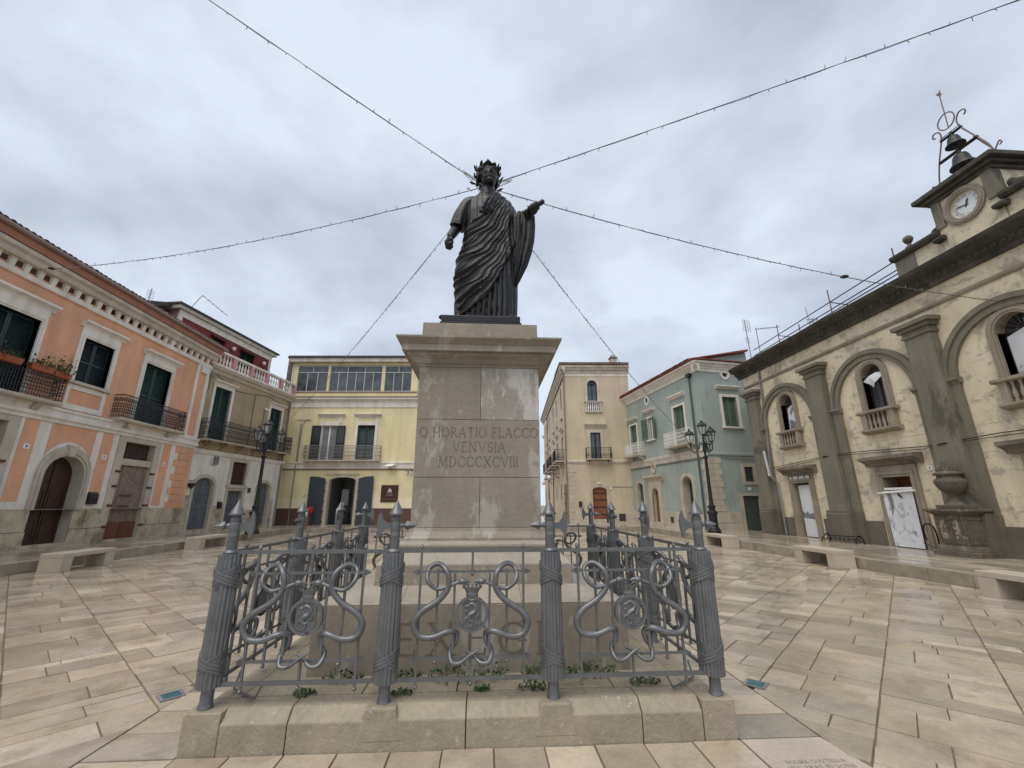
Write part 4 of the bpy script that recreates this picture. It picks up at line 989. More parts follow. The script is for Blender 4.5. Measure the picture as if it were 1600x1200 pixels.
# weathered double doors with transom windows
for a, b, old in ((11.0, 12.52, True), (5.25, 6.75, False)):
    fr = F.frame('door_surround', 'stonetrim', rect(a-.32, b+.32, 1.42, 4.12), rect(a, b, 1.42, 3.95), .045, .02, .3)
    F.box('lintel', 'stonetrim', a, b, .0, .3, 3.06, 3.30, fr)
    tr = F.box('transom_window', 'interior', a, b, .22, .28, 3.30, 3.95, fr)
    q = F.mb()
    for k in range(9): x = a+(b-a)*(k+.5)/9; q.tube([(x, .18, 3.3), (x, .18, 3.95)], .012, 5)
    for z in (3.45, 3.8): q.tube([(a, .18, z), (b, .18, z)], .010, 5)
    q.obj('bar', 'rust', tr)
    n = 9
    for k in range(n):      # planks
        x0, x1 = a+(b-a)*k/n, a+(b-a)*(k+1)/n
        F.box('plank', 'oldwood', x0+.006, x1-.006, .12+.008*(k % 2), .2, .34, 3.05, fr)
    for u0, u1 in ((a, (a+b)/2-.01), ((a+b)/2+.01, b)): F.box('kick_plate', 'rust', u0+.01, u1-.01, .095, .12, .34, .95, fr)
    for z in (1.9, 1.5): F.box('hasp', 'rust', (a+b)/2-.3, (a+b)/2+.22, .09, .118, z, z+.05, fr)
    for z in (.8, 1.55, 2.25, 2.8):
        for x in (a-.1, b+.1): F.mb().tube([(x-.1, -.06, z), (x+.1, -.06, z)], .045, 6).obj('hinge', 'rust', fr)
    F.box('threshold', 'basestone', a-.1, b+.1, -.06, .4, .2, .335, fr)
# first floor windows
def deep_window(u0, u1, z0, z1, m, zt, hood, sill):
    w = F.frame('window', 'white', rect(u0-.19, u1+.16, z0, zt), rect(u0, u1, z0, z1), .05, .02, .24)
    F.frame('moulding', 'white', rect(u0-.11, u1+.10, z0, z1+.12), rect(u0-.05, u1+.05, z0, z1+.06), .075, -.04, -.04, w)
    F.hood(*hood, w); F.shutters(u0, u1, z0, z1, m, w, .14)
    if sill: F.box('sill', 'stonetrim', u0-.24, u1+.22, -.14, .03, z0-.10, z0-.002, w)
    return w
deep_window(5.3, 6.78, 4.7, 7.12, 'darkshutter', 7.5, (5.0, 7.08, 7.5, 7.72), False)
deep_window(8.28, 9.5, 5.62, 7.18, 'darkshutter', 7.54, (8.0, 9.80, 7.54, 7.74), True)
deep_window(11.05, 12.52, 4.7, 7.2, 'greenshutter', 7.52, (10.77, 12.85, 7.52, 7.72), False)
F.frame('apron_panel', 'white', rect(8.13, 9.63, 4.66, 5.5), rect(8.25, 9.48, 4.84, 5.34), .04)
pl_ = F.frame('corner_pilaster', 'white', rect(14.02, 14.98, 4.5, 8.28), rect(14.20, 14.72, 4.7, 8.1), .04)
F.box('corbel', 'white', 14.3, 14.7, -.10, 0, 7.8, 8.25, pl_)
F.prof('belt_course', 'white', [(.02, 4.14), (-.05, 4.14), (-.07, 4.24), (-.14, 4.27), (-.15, 4.38), (-.10, 4.40), (-.10, 4.50), (-.16, 4.53), (-.16, 4.60), (.02, 4.64)], E0, E1)
F.prof('string_course', 'white', [(.02, 8.15), (-.07, 8.15), (-.09, 8.2), (-.09, 8.30), (.02, 8.32)], E0, E1)
F.prof('cornice', 'cornice', [(.02, 8.60), (-.22, 8.60), (-.26, 8.66), (-.28, 8.74), (-.40, 8.78), (-.44, 8.88), (.02, 8.92)], E0, E1)
mod = F.mb(); mo = MB(); mo.profx([(.02, 0), (-.045, .0), (-.07, .10), (-.10, .24), (-.10, .295), (.02, .295)], -.075, .075); mom = mo.mesh('modillion', 'white')
u = 3.0
while u < 14.9: F.put('modillion', mom, u, 0, 8.305); u += .415
F.prof('eave_board', 'salmon', [(.02, 8.93), (-.42, 8.93), (-.52, 9.10), (-.52, 9.14), (.02, 9.14)], E0, E1)
F.mb().tube([(E0, -.60, 9.17), (E1+.1, -.60, 9.17)], .075, 8).obj('gutter', 'gutter', oh, smooth=60)
F.tiles('roof_tiles', 'tile', E0, E1+.1, -.60, 4.2, 9.24, 10.4)
F.balcony(10.0, 13.5, 4.72, .42, .86, 'stonetrim', 'blackiron', 'dense', .12, (10.7, 12.85), 'stonetrim')
F.balcony(4.35, 7.75, 4.72, .42, .86, 'stonetrim', 'blackiron', 'dense', .12, (4.9, 7.2), 'stonetrim')
# ------------------------------------------------------------------ tan and white house
th_ = thing('tan_house', 'tan and whitewashed house with pink and white balustrade along its roof terrace', 'house', (-13.5, 19, 0))
F = Fac(th_, (-14.0, 16.0), (-12.9, 22.9)); TL = 7.08
h3 = [arch(.52, 1.72, .2, 2.45, 2.86), rect(2.8, 3.85, 2.6, 3.8), rect(2.76, 3.84, .2, 2.28), arch(5.05, 6.12, .2, 2.45, 2.80)]
F.wall('ground_wall', 'dirtywhite', [(0, .1), (.52, .1)]+[(.52, 2.45)]+list(reversed(arch(.52, 1.72, .2, 2.45, 2.86)[3:-1]))+[(1.72, 2.45), (1.72, .1), (2.76, .1), (2.76, 2.28), (3.84, 2.28), (3.84, .1), (5.05, .1), (5.05, 2.45)]+list(reversed(arch(5.05, 6.12, .2, 2.45, 2.80)[3:-1]))+[(6.12, 2.45), (6.12, .1), (TL, .1), (TL, 4.1), (0, 4.1)], [h3[1]])
F.wall('wall', 'tan', rect(0, TL, 4.1, 8.3), [rect(.66, 1.8, 4.7, 7.46), rect(5.12, 6.22, 4.7, 7.32)])
F.shell(0, TL, 8, .1, 8.3, 'tan', d0=.02)
for hp, m_, n_ in ((h3[0], 'bluedoor', 2), (h3[2], 'bluedoor', 2), (h3[3], 'bluedoor', 2)):
    us = [q[0] for q in hp]; a, b = min(us), max(us); zt = max(q[1] for q in hp)
    if len(hp) > 4: F.frame('door_surround', 'stonetrim', arch(a-.17, b+.17, .2, 2.45, zt+.17), hp, .035, .02, .25)
    else: F.frame('door_surround', 'stonetrim', rect(a-.17, b+.17, .2, zt+.17), hp, .035, .02, .25)
    hp2 = [(q[0], max(q[1], .42)) for q in hp]; d_ = F.plank_door(hp2, .16, m_, n_)
    F.box('threshold', 'basestone', a, b, -.02, .25, .2, .418)
    for z in (.75, 1.4, 2.05): F.box('strap_hinge', 'bluedoor', a+.03, b-.03, .128, .15, z, z+.06, d_)
w = F.frame('window', 'stonetrim', rect(2.6, 4.02, 2.55, 3.98), h3[1], .04, .02, .2); F.box('sill', 'stonetrim', 2.55, 4.1, -.10, .02, 2.42, 2.549, w)
F.box('pane', 'browndoor', 2.8, 3.85, .14, .18, 2.6, 3.8, w)
q = F.mb(); [q.tube([(2.86+k*.12, .07, 2.6), (2.86+k*.12, .07, 3.8)], .012, 4) for k in range(9)]; q.obj('bar', 'rust', w)
stones(F, .0, .50, .1, 2.0, 6, (.22, .5), p=.015, name='rubble_stone'); stones(F, 1.92, 2.58, .1, 1.55, 5, (.22, .45), p=.015, name='rubble_stone'); stones(F, 4.05, 4.85, .1, 1.3, 4, (.25, .45), p=.015, name='rubble_stone'); stones(F, 6.3, 6.62, .1, 1.9, 5, (.3, .35), p=.012, name='rubble_stone')
for a, b, z1, hz in ((.66, 1.8, 7.46, (.45, 2.0, 7.62, 7.78)), (5.12, 6.22, 7.32, (4.95, 6.4, 7.48, 7.64))):
    F.window(a, b, 4.7, z1, .15, 'white', False, hz, 'greenshutter', .17, .045)
F.prof('belt_course', 'dirtywhite', [(.02, 4.0), (-.05, 4.0), (-.09, 4.10), (-.11, 4.2), (.02, 4.22)], 0, TL)
F.balcony(.12, 7.0, 4.68, .55, 1.0, 'stonetrim', 'blackiron', 'dense', .07, (.5, 1.6, 2.8, 4.0, 5.2, 6.5), iron_br=True, bh=.34)
F.prof('cornice', 'stonetrim', [(.02, 8.1), (-.06, 8.1), (-.10, 8.25), (-.22, 8.32), (-.26, 8.44), (.02, 8.5)], 0, TL+.05)
bal = F.box('balustrade', 'white', 0, TL+.05, -.16, .06, 8.5, 8.60)
F.box('handrail', 'white', 0, TL+.05, -.17, .07, 9.22, 9.33, bal)
bl = MB().lathe([(.045, 8.60), (.05, 8.66), (.035, 8.70), (.062, 8.84), (.058, 8.90), (.032, 9.05), (.03, 9.12), (.045, 9.16), (.045, 9.22)], 10).mesh('baluster', 'white', 60)
pds = [.0, 1.38, 2.76, 4.14, 5.52, 6.86]
for k, u in enumerate(pds): F.box('pier', 'pink', u, u+.24, -.18, .07, 8.6, 9.22, bal)
for a, b in zip(pds[:-1], pds[1:]):
    for k in range(5): F.put('baluster', bl, a+.24+(b-a-.24)*(k+.5)/5, -.05, 0, bal)
for pts in ([(.15, -.02, 8.1), (.2, -.03, 7.2), (-.0, -.03, 6.4), (.25, -.03, 5.3)], [(.6, -.03, 8.05), (2.0, -.03, 7.6), (3.6, -.03, 7.75), (4.9, -.03, 7.9), (TL, -.03, 7.45)]): F.mb().tube(catmull(pts, 6), .018, 4).obj('cable', 'cable', th_)
for u in (3.6, 4.55): F.pipe([(u, -.04, 4.6), (u, -.04, 7.7 if u < 4 else 7.0)], .022, 'galv', 'conduit')
F.pipe([(6.9, -.06, .2), (6.9, -.06, 8.1)], .045, 'galv')
# red penthouse behind the balustrade
rp_ = thing('rooftop_house', 'dark red rooftop house with white cornice behind the pink balustrade', 'house', (-16, 19, 8.3))
F = Fac(rp_, (-16.6, 16), (-15.5, 22.9))
F.wall('wall', 'red', rect(.7, 8.25, 8.2, 11.36), [rect(3.0, 3.95, 9.9, 11.1), rect(5.35, 6.62, 9.9, 11.1)])
F.shell(.7, 8.25, 5, 8.2, 11.7, 'pink', d0=.02, roof=False)
F.box('fascia_band', 'white', .62, 8.33, -.05, .05, 11.36, 11.719)
for u in (.62, 8.1): F.box('corner_pilaster', 'white', u, u+.22, -.04, .05, 8.2, 11.359)
F.box('roof_slab', 'greyroof', .3, 8.75, -.30, 5.1, 11.92, 12.02); F.box('eave_soffit', 'cornice', .4, 8.6, -.20, 5.0, 11.72, 11.919)
F.mb().hexa([(-3.2, .3, 10.3), (.6, .3, 11.85), (.6, 5, 11.85), (-3.2, 5, 10.3)], [(-3.2, .3, 10.55), (.6, .3, 12.1), (.6, 5, 12.1), (-3.2, 5, 10.55)]).obj('sloping_roof', 'greyroof', rp_)
F.mb().prism([(-2.6, 9), (.68, 9), (.68, 11.75), (-2.6, 10.55)], .6, .8).obj('gable_wall', 'greyroof', rp_)
for a, b in ((3.0, 3.95), (5.35, 6.62)):
    w = F.frame('window', 'red', rect(a-.06, b+.06, 9.9, 11.16), rect(a, b, 9.9, 11.1), .03); F.shutters(a, b, 9.9, 11.1, 'greenshutter', w)
    F.mb().hexa([(a-.12, -.30, 11.05), (b+.12, -.30, 11.05), (b+.12, .02, 11.2), (a-.12, .02, 11.2)], [(a-.12, -.30, 11.08), (b+.12, -.30, 11.08), (b+.12, .02, 11.23), (a-.12, .02, 11.23)]).obj('awning', 'greyroof', w)
for k, u in enumerate((4.6, 7.45)):
    t = on_wall(F, u, 10.85, 'globe_lamp', ('white globe lamp on the red rooftop wall between its two windows', 'white globe lamp on the red rooftop wall right of both windows')[k], 'wall lamp', 'globe lamps on the red rooftop house')
    MB().ball((0, -.16, .05), .13, 14, 8).obj('globe', 'whitepaint', t, smooth=80); MB().tube([(0, 0, -.06), (0, -.16, -.06), (0, -.16, -.03)], .02, 6).obj('arm', 'blackiron', t)
Fh = Fac(rp_, (-15.2, 15.9), (-14.6, 19.0))
Fh.mb().prism([(.0, 9.3), (1.7, 9.3), (1.7, 9.78), (1.45, 9.92), (.0, 9.45)], .2, 1.2).obj('stair_hood', 'greyroof', rp_)
# ------------------------------------------------------------------ yellow house
yh = thing('yellow_house', 'yellow house facing the square with a glazed attic veranda and open slate doors', 'house', (-8.8, 24, 0))
F = Fac(yh, (-13.1, 24.2), (-4.5, 23.7)); Y0, Y1 = -.5, 8.55
dh = arch(2.9, 4.65, .15, 3.08, 3.30)
bot = [(Y0, .1), (2.9, .1), (2.9, 3.08)]+list(reversed(dh[3:-1]))+[(4.65, 3.08), (4.65, .1), (Y1, .1), (Y1, 3.9), (Y0, 3.9)]
F.wall('ground_wall', 'yellow', bot, [])
F.wall('wall', 'yellow', rect(Y0, Y1, 3.9, 8.1), [rect(1.98, 3.02, 4.36, 6.76), rect(4.43, 5.62, 4.36, 6.78)])
for a, b in ((Y0, 1.6), (5.85, Y1+.01)):
    F.box('pale_band', 'paleyellow', a, b, -.008, .01, 1.32, 1.95); F.box('dado', 'brownpaint', a, b, -.02, .01, .1, 1.318)
F.shell(Y0, Y1, 10, .1, 8.7, 'yellow', roof=False); F.box('flat_roof', 'greyroof', Y0+.02, Y1-.02, .05, 9.98, 8.5, 8.64)
F.prof('belt_course', 'white', [(.02, 3.86), (-.05, 3.86), (-.06, 4.16), (-.11, 4.2), (-.11, 4.28), (.02, 4.30)], Y0, Y1+.05); F.prof('string_course', 'gutter', [(.02, 3.76), (-.04, 3.76), (-.04, 3.84), (.02, 3.85)], Y0, Y1)
F.prof('cornice', 'white', [(.02, 8.02), (-.05, 8.02), (-.08, 8.38), (-.10, 8.40), (-.12, 8.5), (-.26, 8.56), (-.28, 8.68), (.02, 8.70)], Y0, Y1+.25)
dm = MB().box(-.035, .035, -.035, .03, 0, .07).mesh('dentil', 'white')
u = Y0+.1
while u < Y1: F.put('dentil', dm, u, -.11, 8.415); u += .16
F.prof('drip_edge', 'gutter', [(.02, 8.70), (-.31, 8.70), (-.31, 8.75), (.02, 8.76)], Y0, Y1+.28)
# openings
w = F.window(4.43, 5.62, 4.36, 6.78, .18, 'white', False, (4.15, 5.98, 7.42, 7.56), 'greenshutter', .18)
F.frame('overpanel', 'white', rect(4.25, 5.80, 6.94, 7.42), rect(4.45, 5.60, 7.04, 7.32), .04, parent=w)
w = F.window(1.98, 3.02, 4.36, 6.76, .14, 'white', False, (1.66, 3.5, 7.42, 7.56), None, .18)
F.frame('overpanel', 'white', rect(1.78, 3.28, 6.92, 7.42), rect(1.98, 3.08, 7.02, 7.32), .04, parent=w)
F.glazed(1.98, 3.02, 4.36, 6.76, w, .10, 2, 1, 'whitepaint', 'paleglass', .09)
F.leaf(1.34, 1.96, 4.38, 6.74, -.09, 'darkshutter', w); F.leaf(3.04, 3.62, 4.38, 6.74, -.09, 'darkshutter', w)
F.balcony(1.06, 6.2, 4.40, .45, .94, 'stonetrim', 'galv', 'scroll', .12, (1.65, 3.5, 5.35), 'white', bh=.28)
sr_ = F.frame('door_surround', 'stonetrim', arch(2.70, 4.85, .2, 3.10, 3.45), dh, .05, .02, .35); F.box('lintel', 'stonetrim', 2.68, 4.87, -.08, .02, 3.46, 3.56, sr_)
for a, b, side in ((1.66, 2.66, -1), (4.88, 5.84, 1)):
    hgt = [3.34, 3.22] if side < 0 else [3.22, 3.36]
    dl = F.mb().prism([(a, .26), (b, .26), (b, hgt[1]), ((a+b)/2, (hgt[0]+hgt[1])/2+.04), (a, hgt[0])], -.16, -.10).obj('door', 'slateblue', yh)
    q = F.mb()
    for k in range(1, 4): x = a+(b-a)*k/4; q.box(x-.004, x+.004, -.165, -.158, .3, 3.15)
    q.obj('door_panel', 'slateblue', dl)
    xe = b if side < 0 else a
    for z in (.5, 1.15, 1.75, 2.4, 2.95): F.mb().tube([(xe-.07, -.08, z), (xe+.07, -.08, z)], .035, 6).obj('hinge', 'blackiron', dl)
F.box('threshold', 'stonetrim', 2.7, 4.85, -.1, .35, .2, .268)
# the room behind the open doors
q = F.mb(); q.box(2.2, 5.6, .36, 4.5, .16, .24); q.obj('room_floor', 'interior', yh)
q = F.mb()
for a, b in (((2.2, .36), (2.2, 4.5)), ((2.2, 4.5), (5.6, 4.5)), ((5.6, 4.5), (5.6, .36))):
    i = q.V((*a, .2), (*b, .2), (*b, 3.6), (*a, 3.6)); q.f.append((i, i+1, i+2, i+3))
i = q.V((2.2, .36, 3.6), (5.6, .36, 3.6), (5.6, 4.5, 3.6), (2.2, 4.5, 3.6)); q.f.append((i, i+1, i+2, i+3)); q.obj('room_wall', 'roomwall', yh)
F.box('partition', 'roomwall', 3.75, 5.5, 2.2, 2.3, .24, 3.6); F.box('poster_panel', 'posterplain', 2.95, 3.45, 2.2, 2.22, 1.5, 2.6)
# veranda
q = F.mb(); q.box(Y0, 8.32, .0, .12, 8.76, 9.16)
for a, b in ((Y0, -.2), (1.94, 2.10), (5.76, 5.98), (7.86, 8.32)): q.box(a, b, .0, .12, 9.161, 11.08)
vr = q.obj('veranda_wall', 'yellow', yh)
F.box('veranda_lintel', 'yellow', Y0, 8.32, .0, .12, 11.081, 11.28); F.shell(Y0, 8.32, 4, 8.7, 11.3, 'yellow', roof=False, d0=.121, name='veranda_side')
F.box('fascia', 'cornice', Y0-.25, 8.55, -.30, 4.2, 11.28, 11.56); F.box('veranda_roof', 'greyroof', Y0-.32, 8.62, -.38, 4.3, 11.561, 11.70)
F.box('sill', 'gutter', Y0, 8.34, -.05, .0, 9.10, 9.16)
for a, b, n in ((-.2, 1.94, 3), (2.10, 5.76, 6), (5.98, 7.86, 3)):
    wv = F.box('veranda_window', 'glass', a, b, .09, .11, 9.17, 11.07)
    q = F.mb()
    for k in range(n+1): x = a+(b-a)*k/n; q.box(max(a, x-.025), min(b, x+.025), .05, .088, 9.17, 10.55)
    m2 = max(2, n//2)
    for k in range(m2+1): x = a+(b-a)*k/m2; q.box(max(a, x-.025), min(b, x+.025), .05, .0885, 10.6, 11.07)
    for z in (9.17, 10.55, 11.02): q.box(a, b, .045, .0875, z, z+.05)
    q.obj('mullion', 'alu', wv)
F.mb().lathe([(.0, 0)]) if False else None
ch = MB(); ch.lathe([(.21, 8.9), (.21, 11.62), (.20, 11.63)], 12); ch.lathe([(.30, 11.72), (.30, 11.80), (.05, 11.86)], 12); ch.lathe([(.03, 11.6), (.03, 11.75)], 6, c=(.15, 0)).lathe([(.03, 11.6), (.03, 11.75)], 6, c=(-.15, 0))
o = ch.obj('chimney', 'urnstone', yh, smooth=50); o.location = F(-.9, .3, 0); F.pipe([(-.62, .1, 8.7), (-.62, .1, 11.3)], .05, 'whitepaint')
F.mb().tube(catmull([(.6, -.03, 4.05), (.7, -.04, 6.9), (1.2, -.03, 7.1), (.2, -.03, 7.15)], 6), .016, 4).obj('cable', 'cable', yh); F.pipe([(.55, -.05, .2), (.55, -.05, 6.9)], .03, 'galv', 'conduit')
YF = F
# ------------------------------------------------------------------ cream house
crh = thing('cream_house', 'cream three storey house on the street corner with brown wooden door', 'house', (8, 25.5, 0))
F = Fac(crh, (6.0, 25.6), (11.0, 25.35)); CL = 4.9
ah = arch(1.71, 2.46, 9.08, 10.33, 10.72); ad = arch(1.73, 2.75, .15, 2.52, 2.74)
F.wall('wall', 'cream', [(0, .1), (1.73, .1), (1.73, 2.52)]+list(reversed(ad[3:-1]))+[(2.75, 2.52), (2.75, .1), (CL, .1), (CL, 11.05), (0, 11.05)], [rect(1.77, 2.52, 4.72, 6.68), ah])
F.box('band', 'white', 0, CL, -.02, .02, 11.05, 11.25)
CP = [(.02, 11.25), (-.06, 11.25), (-.08, 11.45), (-.22, 11.52), (-.26, 11.66), (-.36, 11.70), (-.38, 11.82), (.02, 11.86)]
F.prof('cornice', 'cornice', CP, -.36, CL+.05); F.box('roof', 'tile', -.42, CL+.02, -.42, 3, 11.865, 12.05)
w = F.frame('window', 'cornice', arch(1.55, 2.62, 9.08, 10.33, 10.90), ah, .05, .02, .2); F.glazed(1.73, 2.44, 9.08, 10.33, w, .12, 2, 1, 'blackiron', 'glass', .06, poly=ah)
q = F.mb()
for k in range(1, 6): a = pi*k/6; q.tube([(2.085, .12, 10.33), (2.085+.36*cos(a), .12, 10.33+.37*sin(a))], .02, 4)
q.obj('fanlight_bar', 'blackiron', w)
bb = F.box('balustrade', 'stonetrim', 1.42, 2.8, -.14, .0, 9.0, 9.078); F.box('balustrade_base', 'stonetrim', 1.45, 2.78, -.12, .0, 8.2, 8.32, bb)
for x in (1.52, 2.56): F.box('pier', 'stonetrim', x, x+.14, -.11, .0, 8.321, 8.999, bb)
F.box('backing', 'interior', 1.66, 2.56, -.02, -.004, 8.32, 9.0, bb)
bs = MB().lathe([(.04, 8.32), (.045, 8.38), (.03, 8.42), (.052, 8.55), (.03, 8.78), (.028, 8.86), (.045, 8.92), (.045, 9.0)], 8).mesh('baluster', 'whitepaint', 60)
for k in range(6): F.put('baluster', bs, 1.74+k*.145, -.07, 0, bb)
w = F.window(1.77, 2.52, 4.72, 6.68, .17, 'cornice', False, (1.36, 2.98, 7.05, 7.38), None, .19); F.glazed(1.79, 2.5, 4.74, 6.66, w, .1, 2, 1, 'blackiron', 'glass', .10)
F.balcony(1.34, 3.22, 4.72, .5, .80, 'stonetrim', 'blackiron', 'belly', .08, (1.6, 2.95), iron_br=True, bh=.2)
BP = [(.02, 4.42), (-.05, 4.42), (-.08, 4.5), (-.10, 4.6), (.02, 4.66)]
F.prof('belt_course', 'cornice', BP, 0, CL)
w = F.frame('door_surround', 'stonetrim', arch(1.53, 2.95, .2, 2.55, 2.90), ad, .05, .02, .2)
d_ = F.plank_door([(a, max(b, .55)) for a, b in ad], .1, 'brownwood', 2, panels=False); F.box('threshold', 'stonetrim', 1.73, 2.75, -.02, .2, .2, .548)
for z in (.85, 1.35, 1.85, 2.3):
    for a, b in ((1.62, 2.2), (2.28, 2.86)): F.box('strap_hinge', 'blackiron', a, b, .06, .085, z, z+.045, d_)
for k in range(11): F.box('quoin', 'stonetrim', .02, .62 if k % 2 else .5, -.03, .01, 1.02+k*.305+.006, 1.02+(k+1)*.305-.006, bevel=.006)
stones(F, 0, 1.5, .1, 1.0, 2, (.5, .9), 'stonetrim', p=.02); stones(F, 2.98, CL, .1, .95, 2, (.5, .9), 'stonetrim', p=.02)
F.box('vent_grille', 'interior', 3.52, 3.98, -.045, .0, .42, .92)
c_ = F.box('chimney', 'stonetrim', 3.82, 4.3, .6, 1.1, 12.0, 12.75); F.box('chimney_cap', 'tile', 3.76, 4.36, .54, 1.16, 12.75, 12.82, c_); F.box('chimney_top', 'stonetrim', 3.9, 4.22, .68, 1.02, 12.82, 13.05, c_)
F.box('conduit', 'galv', 2.9, CL, -.03, .0, 2.74, 2.77)
F.pipe([(-.08, -.08, .2), (-.08, -.08, 11.3)], .05, 'gutter')
F = Fac(crh, (7.4, 48.), (6.0, 25.6)); SL = F.L
sw_ = [(20.0,), (16.3,), (13.2,), (8.6,), (4.5,)]
F.wall('street_wall', 'cream', rect(0, SL, .1, 11.05), [arch(u-.45, u+.45, 8.9, 10.2, 10.7) for (u,) in sw_]+[rect(u-.5, u+.5, 4.7, 6.7) for (u,) in sw_])
F.prof('cornice', 'cornice', CP, 0, SL+.36); F.box('roof', 'tile', 0, SL+.4, -.42, 4.2, 11.866, 12.05); F.prof('belt_course', 'cornice', BP, 0, SL)
F.shell(0, SL-1.2, 4.4, .1, 11.05, 'cream', roof=False, d0=.3)
for k, (u,) in enumerate(sw_):
    w = F.frame('window', 'cornice', arch(u-.62, u+.62, 8.9, 10.2, 10.88), arch(u-.45, u+.45, 8.9, 10.2, 10.7), .05, .02, .2); F.box('pane', 'glass', u-.46, u+.46, .15, .18, 8.9, 10.75, w); F.box('sill', 'cornice', u-.7, u+.7, -.15, .02, 8.1, 8.9, w)
    w = F.window(u-.5, u+.5, 4.7, 6.7, .15, 'cornice', False, (u-.9, u+.9, 7.1, 7.45), None); F.box('pane', 'glass', u-.5, u+.5, .15, .18, 4.7, 6.7, w)
    if k < 4: F.balcony(u-1.2, u+1.2, 4.74, .75, .85, 'stonetrim', 'blackiron', 'belly', .09, (u-.8, u+.8), iron_br=True, bh=.25)
    F.box('low_window', 'interior', u-2.1, u-1.7, -.01, .02, 1.9, 3.1)
ds_ = F.box('side_door', 'oldwood', 20.6, 21.4, -.06, -.01, .3, 3.0)
for z in (.9, 1.6, 2.3): F.box('strap_hinge', 'rust', 20.55, 21.45, -.10, -.062, z, z+.06, ds_)
F.pipe([(12.0, -.08, .2), (12.0, -.08, 4.3)], .05, 'gutter'); F.pipe([(6.5, -.08, .2), (6.5, -.08, 11.2)], .05, 'gutter')
CSF = F
# house closing the far end of the street
fh = thing('far_street_house', 'pale house with corniced roof farther down the street behind the cream house', 'house', (5, 56, 0))
F = Fac(fh, (-6, 56), (7.6, 54.5))
F.wall('wall', 'cream', rect(0, F.L, .1, 11.2), [rect(u, u+1.0, z, z+1.9) for u in (2, 5, 8, 11) for z in (4.6, 8.2)])
F.prof('cornice', 'cornice', [(.02, 11.2), (-.1, 11.2), (-.4, 11.6), (-.4, 11.8), (.02, 11.85)], 0, F.L); F.shell(0, F.L, 8, .1, 11.5, 'cream')
for u in (2, 5, 8, 11):
    for z in (4.6, 8.2): w = F.frame('window', 'white', rect(u-.15, u+1.15, z, z+2.05), rect(u, u+1, z, z+1.9), .04); F.box('pane', 'glass', u, u+1, .15, .2, z, z+1.9, w)
F = Fac(fh, (8.9, 54.), (7.55, 48.2))
F.wall('street_wall', 'cream', rect(0, F.L, .1, 9.6), [rect(u, u+.9, 5, 7) for u in (1.5, 4)]); F.prof('cornice', 'cornice', [(.02, 9.5), (-.1, 9.5), (-.35, 9.8), (-.35, 9.95), (.02, 10)], 0, F.L)
for u in (1.5, 4): F.box('pane', 'glass', u, u+.9, .15, .2, 5, 7)
# ------------------------------------------------------------------ teal house
te = thing('teal_house', 'grey teal corner house with white balconies and pale quoins', 'house', (11.5, 20, 0))
F = Fac(te, (10.58, 25.6), (11.75, 16.6)); U = 1.316; TLn = F.L
def uu(x): return x+U
d1p = arch(uu(-.33), uu(.55), .2, 2.6, 3.0); d2p = arch(uu(1.77), uu(2.56), .2, 2.2, 2.57); d3p = arch(uu(5.28), uu(6.22), .2, 2.65, 3.10)
out = [(0, .1)]
for dp_ in (d1p, d2p, d3p): out += [(dp_[0][0], .1)]+list(reversed(dp_[2:]))+[(dp_[1][0], .1)]
F.wall('wall', 'teal', out+[(TLn, .1), (TLn, 8.9), (0, 8.9)], [rect(uu(-.7), uu(.28), 4.7, 7.06), rect(uu(1.93), uu(2.6), 5.69, 7.13), rect(uu(5.08), uu(6.18), 4.7, 7.17), circ((uu(2.05), 8.37), .17, .22, 16)])
zb = 1.14
for a, b in ((0, uu(-.5)), (uu(.72), uu(1.3)), (uu(3.0), uu(5.05)), (uu(6.45), TLn)): stones(F, a, b, .1, zb, 2, (.5, 1.0), 'stonetrim', p=.025)
TP = [(.02, 8.72), (-.05, 8.72), (-.07, 8.88), (-.10, 8.90), (-.12, 8.98), (-.20, 9.02), (-.24, 9.12), (-.36, 9.16), (-.38, 9.26), (.02, 9.3)]
F.prof('cornice', 'white', TP, 0, TLn+.3); F.mb().box(0, TLn+.35, -.45, .1, 9.301, 9.36).obj('eave_tile', 'redtile', te); F.tiles('roof_tiles', 'redtile', 0, TLn+.05, -.48, 3.5, 9.37, 10.2)
u = .1
dt = MB().box(-.05, .05, -.04, .03, 0, .085).mesh('dentil', 'white')
while u < TLn: F.put('dentil', dt, u, -.10, 8.905); u += .21
F.prof('belt_course', 'cornice', [(.02, 4.02), (-.04, 4.02), (-.06, 4.25), (-.09, 4.30), (-.09, 4.46), (.02, 4.5)], 0, TLn)
F.window(uu(-.7), uu(.28), 4.7, 7.06, .11, 'white', False, (uu(-1.0), uu(.5), 7.42, 7.56), 'sageshutter')
w = F.window(uu(1.93), uu(2.6), 5.69, 7.13, .11, 'white', True, (uu(1.45), uu(2.9), 7.56, 7.7), None); F.glazed(uu(1.95), uu(2.58), 5.71, 7.11, w, .08, 2, 1, 'whitepaint', 'paleglass', .07)
F.leaf(uu(1.40), uu(1.93), 5.70, 7.12, -.06, 'sageshutter', w, ang=radians(24), hinge=uu(1.93)); F.leaf(uu(2.6), uu(3.13), 5.70, 7.12, -.06, 'sageshutter', w, ang=radians(24))
F.window(uu(5.08), uu(6.18), 4.7, 7.17, .13, 'white', False, (uu(4.85), uu(6.45), 7.7, 7.9), 'sageshutter')
w = F.frame('round_window', 'white', circ((uu(2.05), 8.37), .29, .34, 16), circ((uu(2.05), 8.37), .17, .22, 16), .05, .02, .2); F.box('pane', 'glass', uu(1.8), uu(2.3), .15, .18, 8.1, 8.65, w)
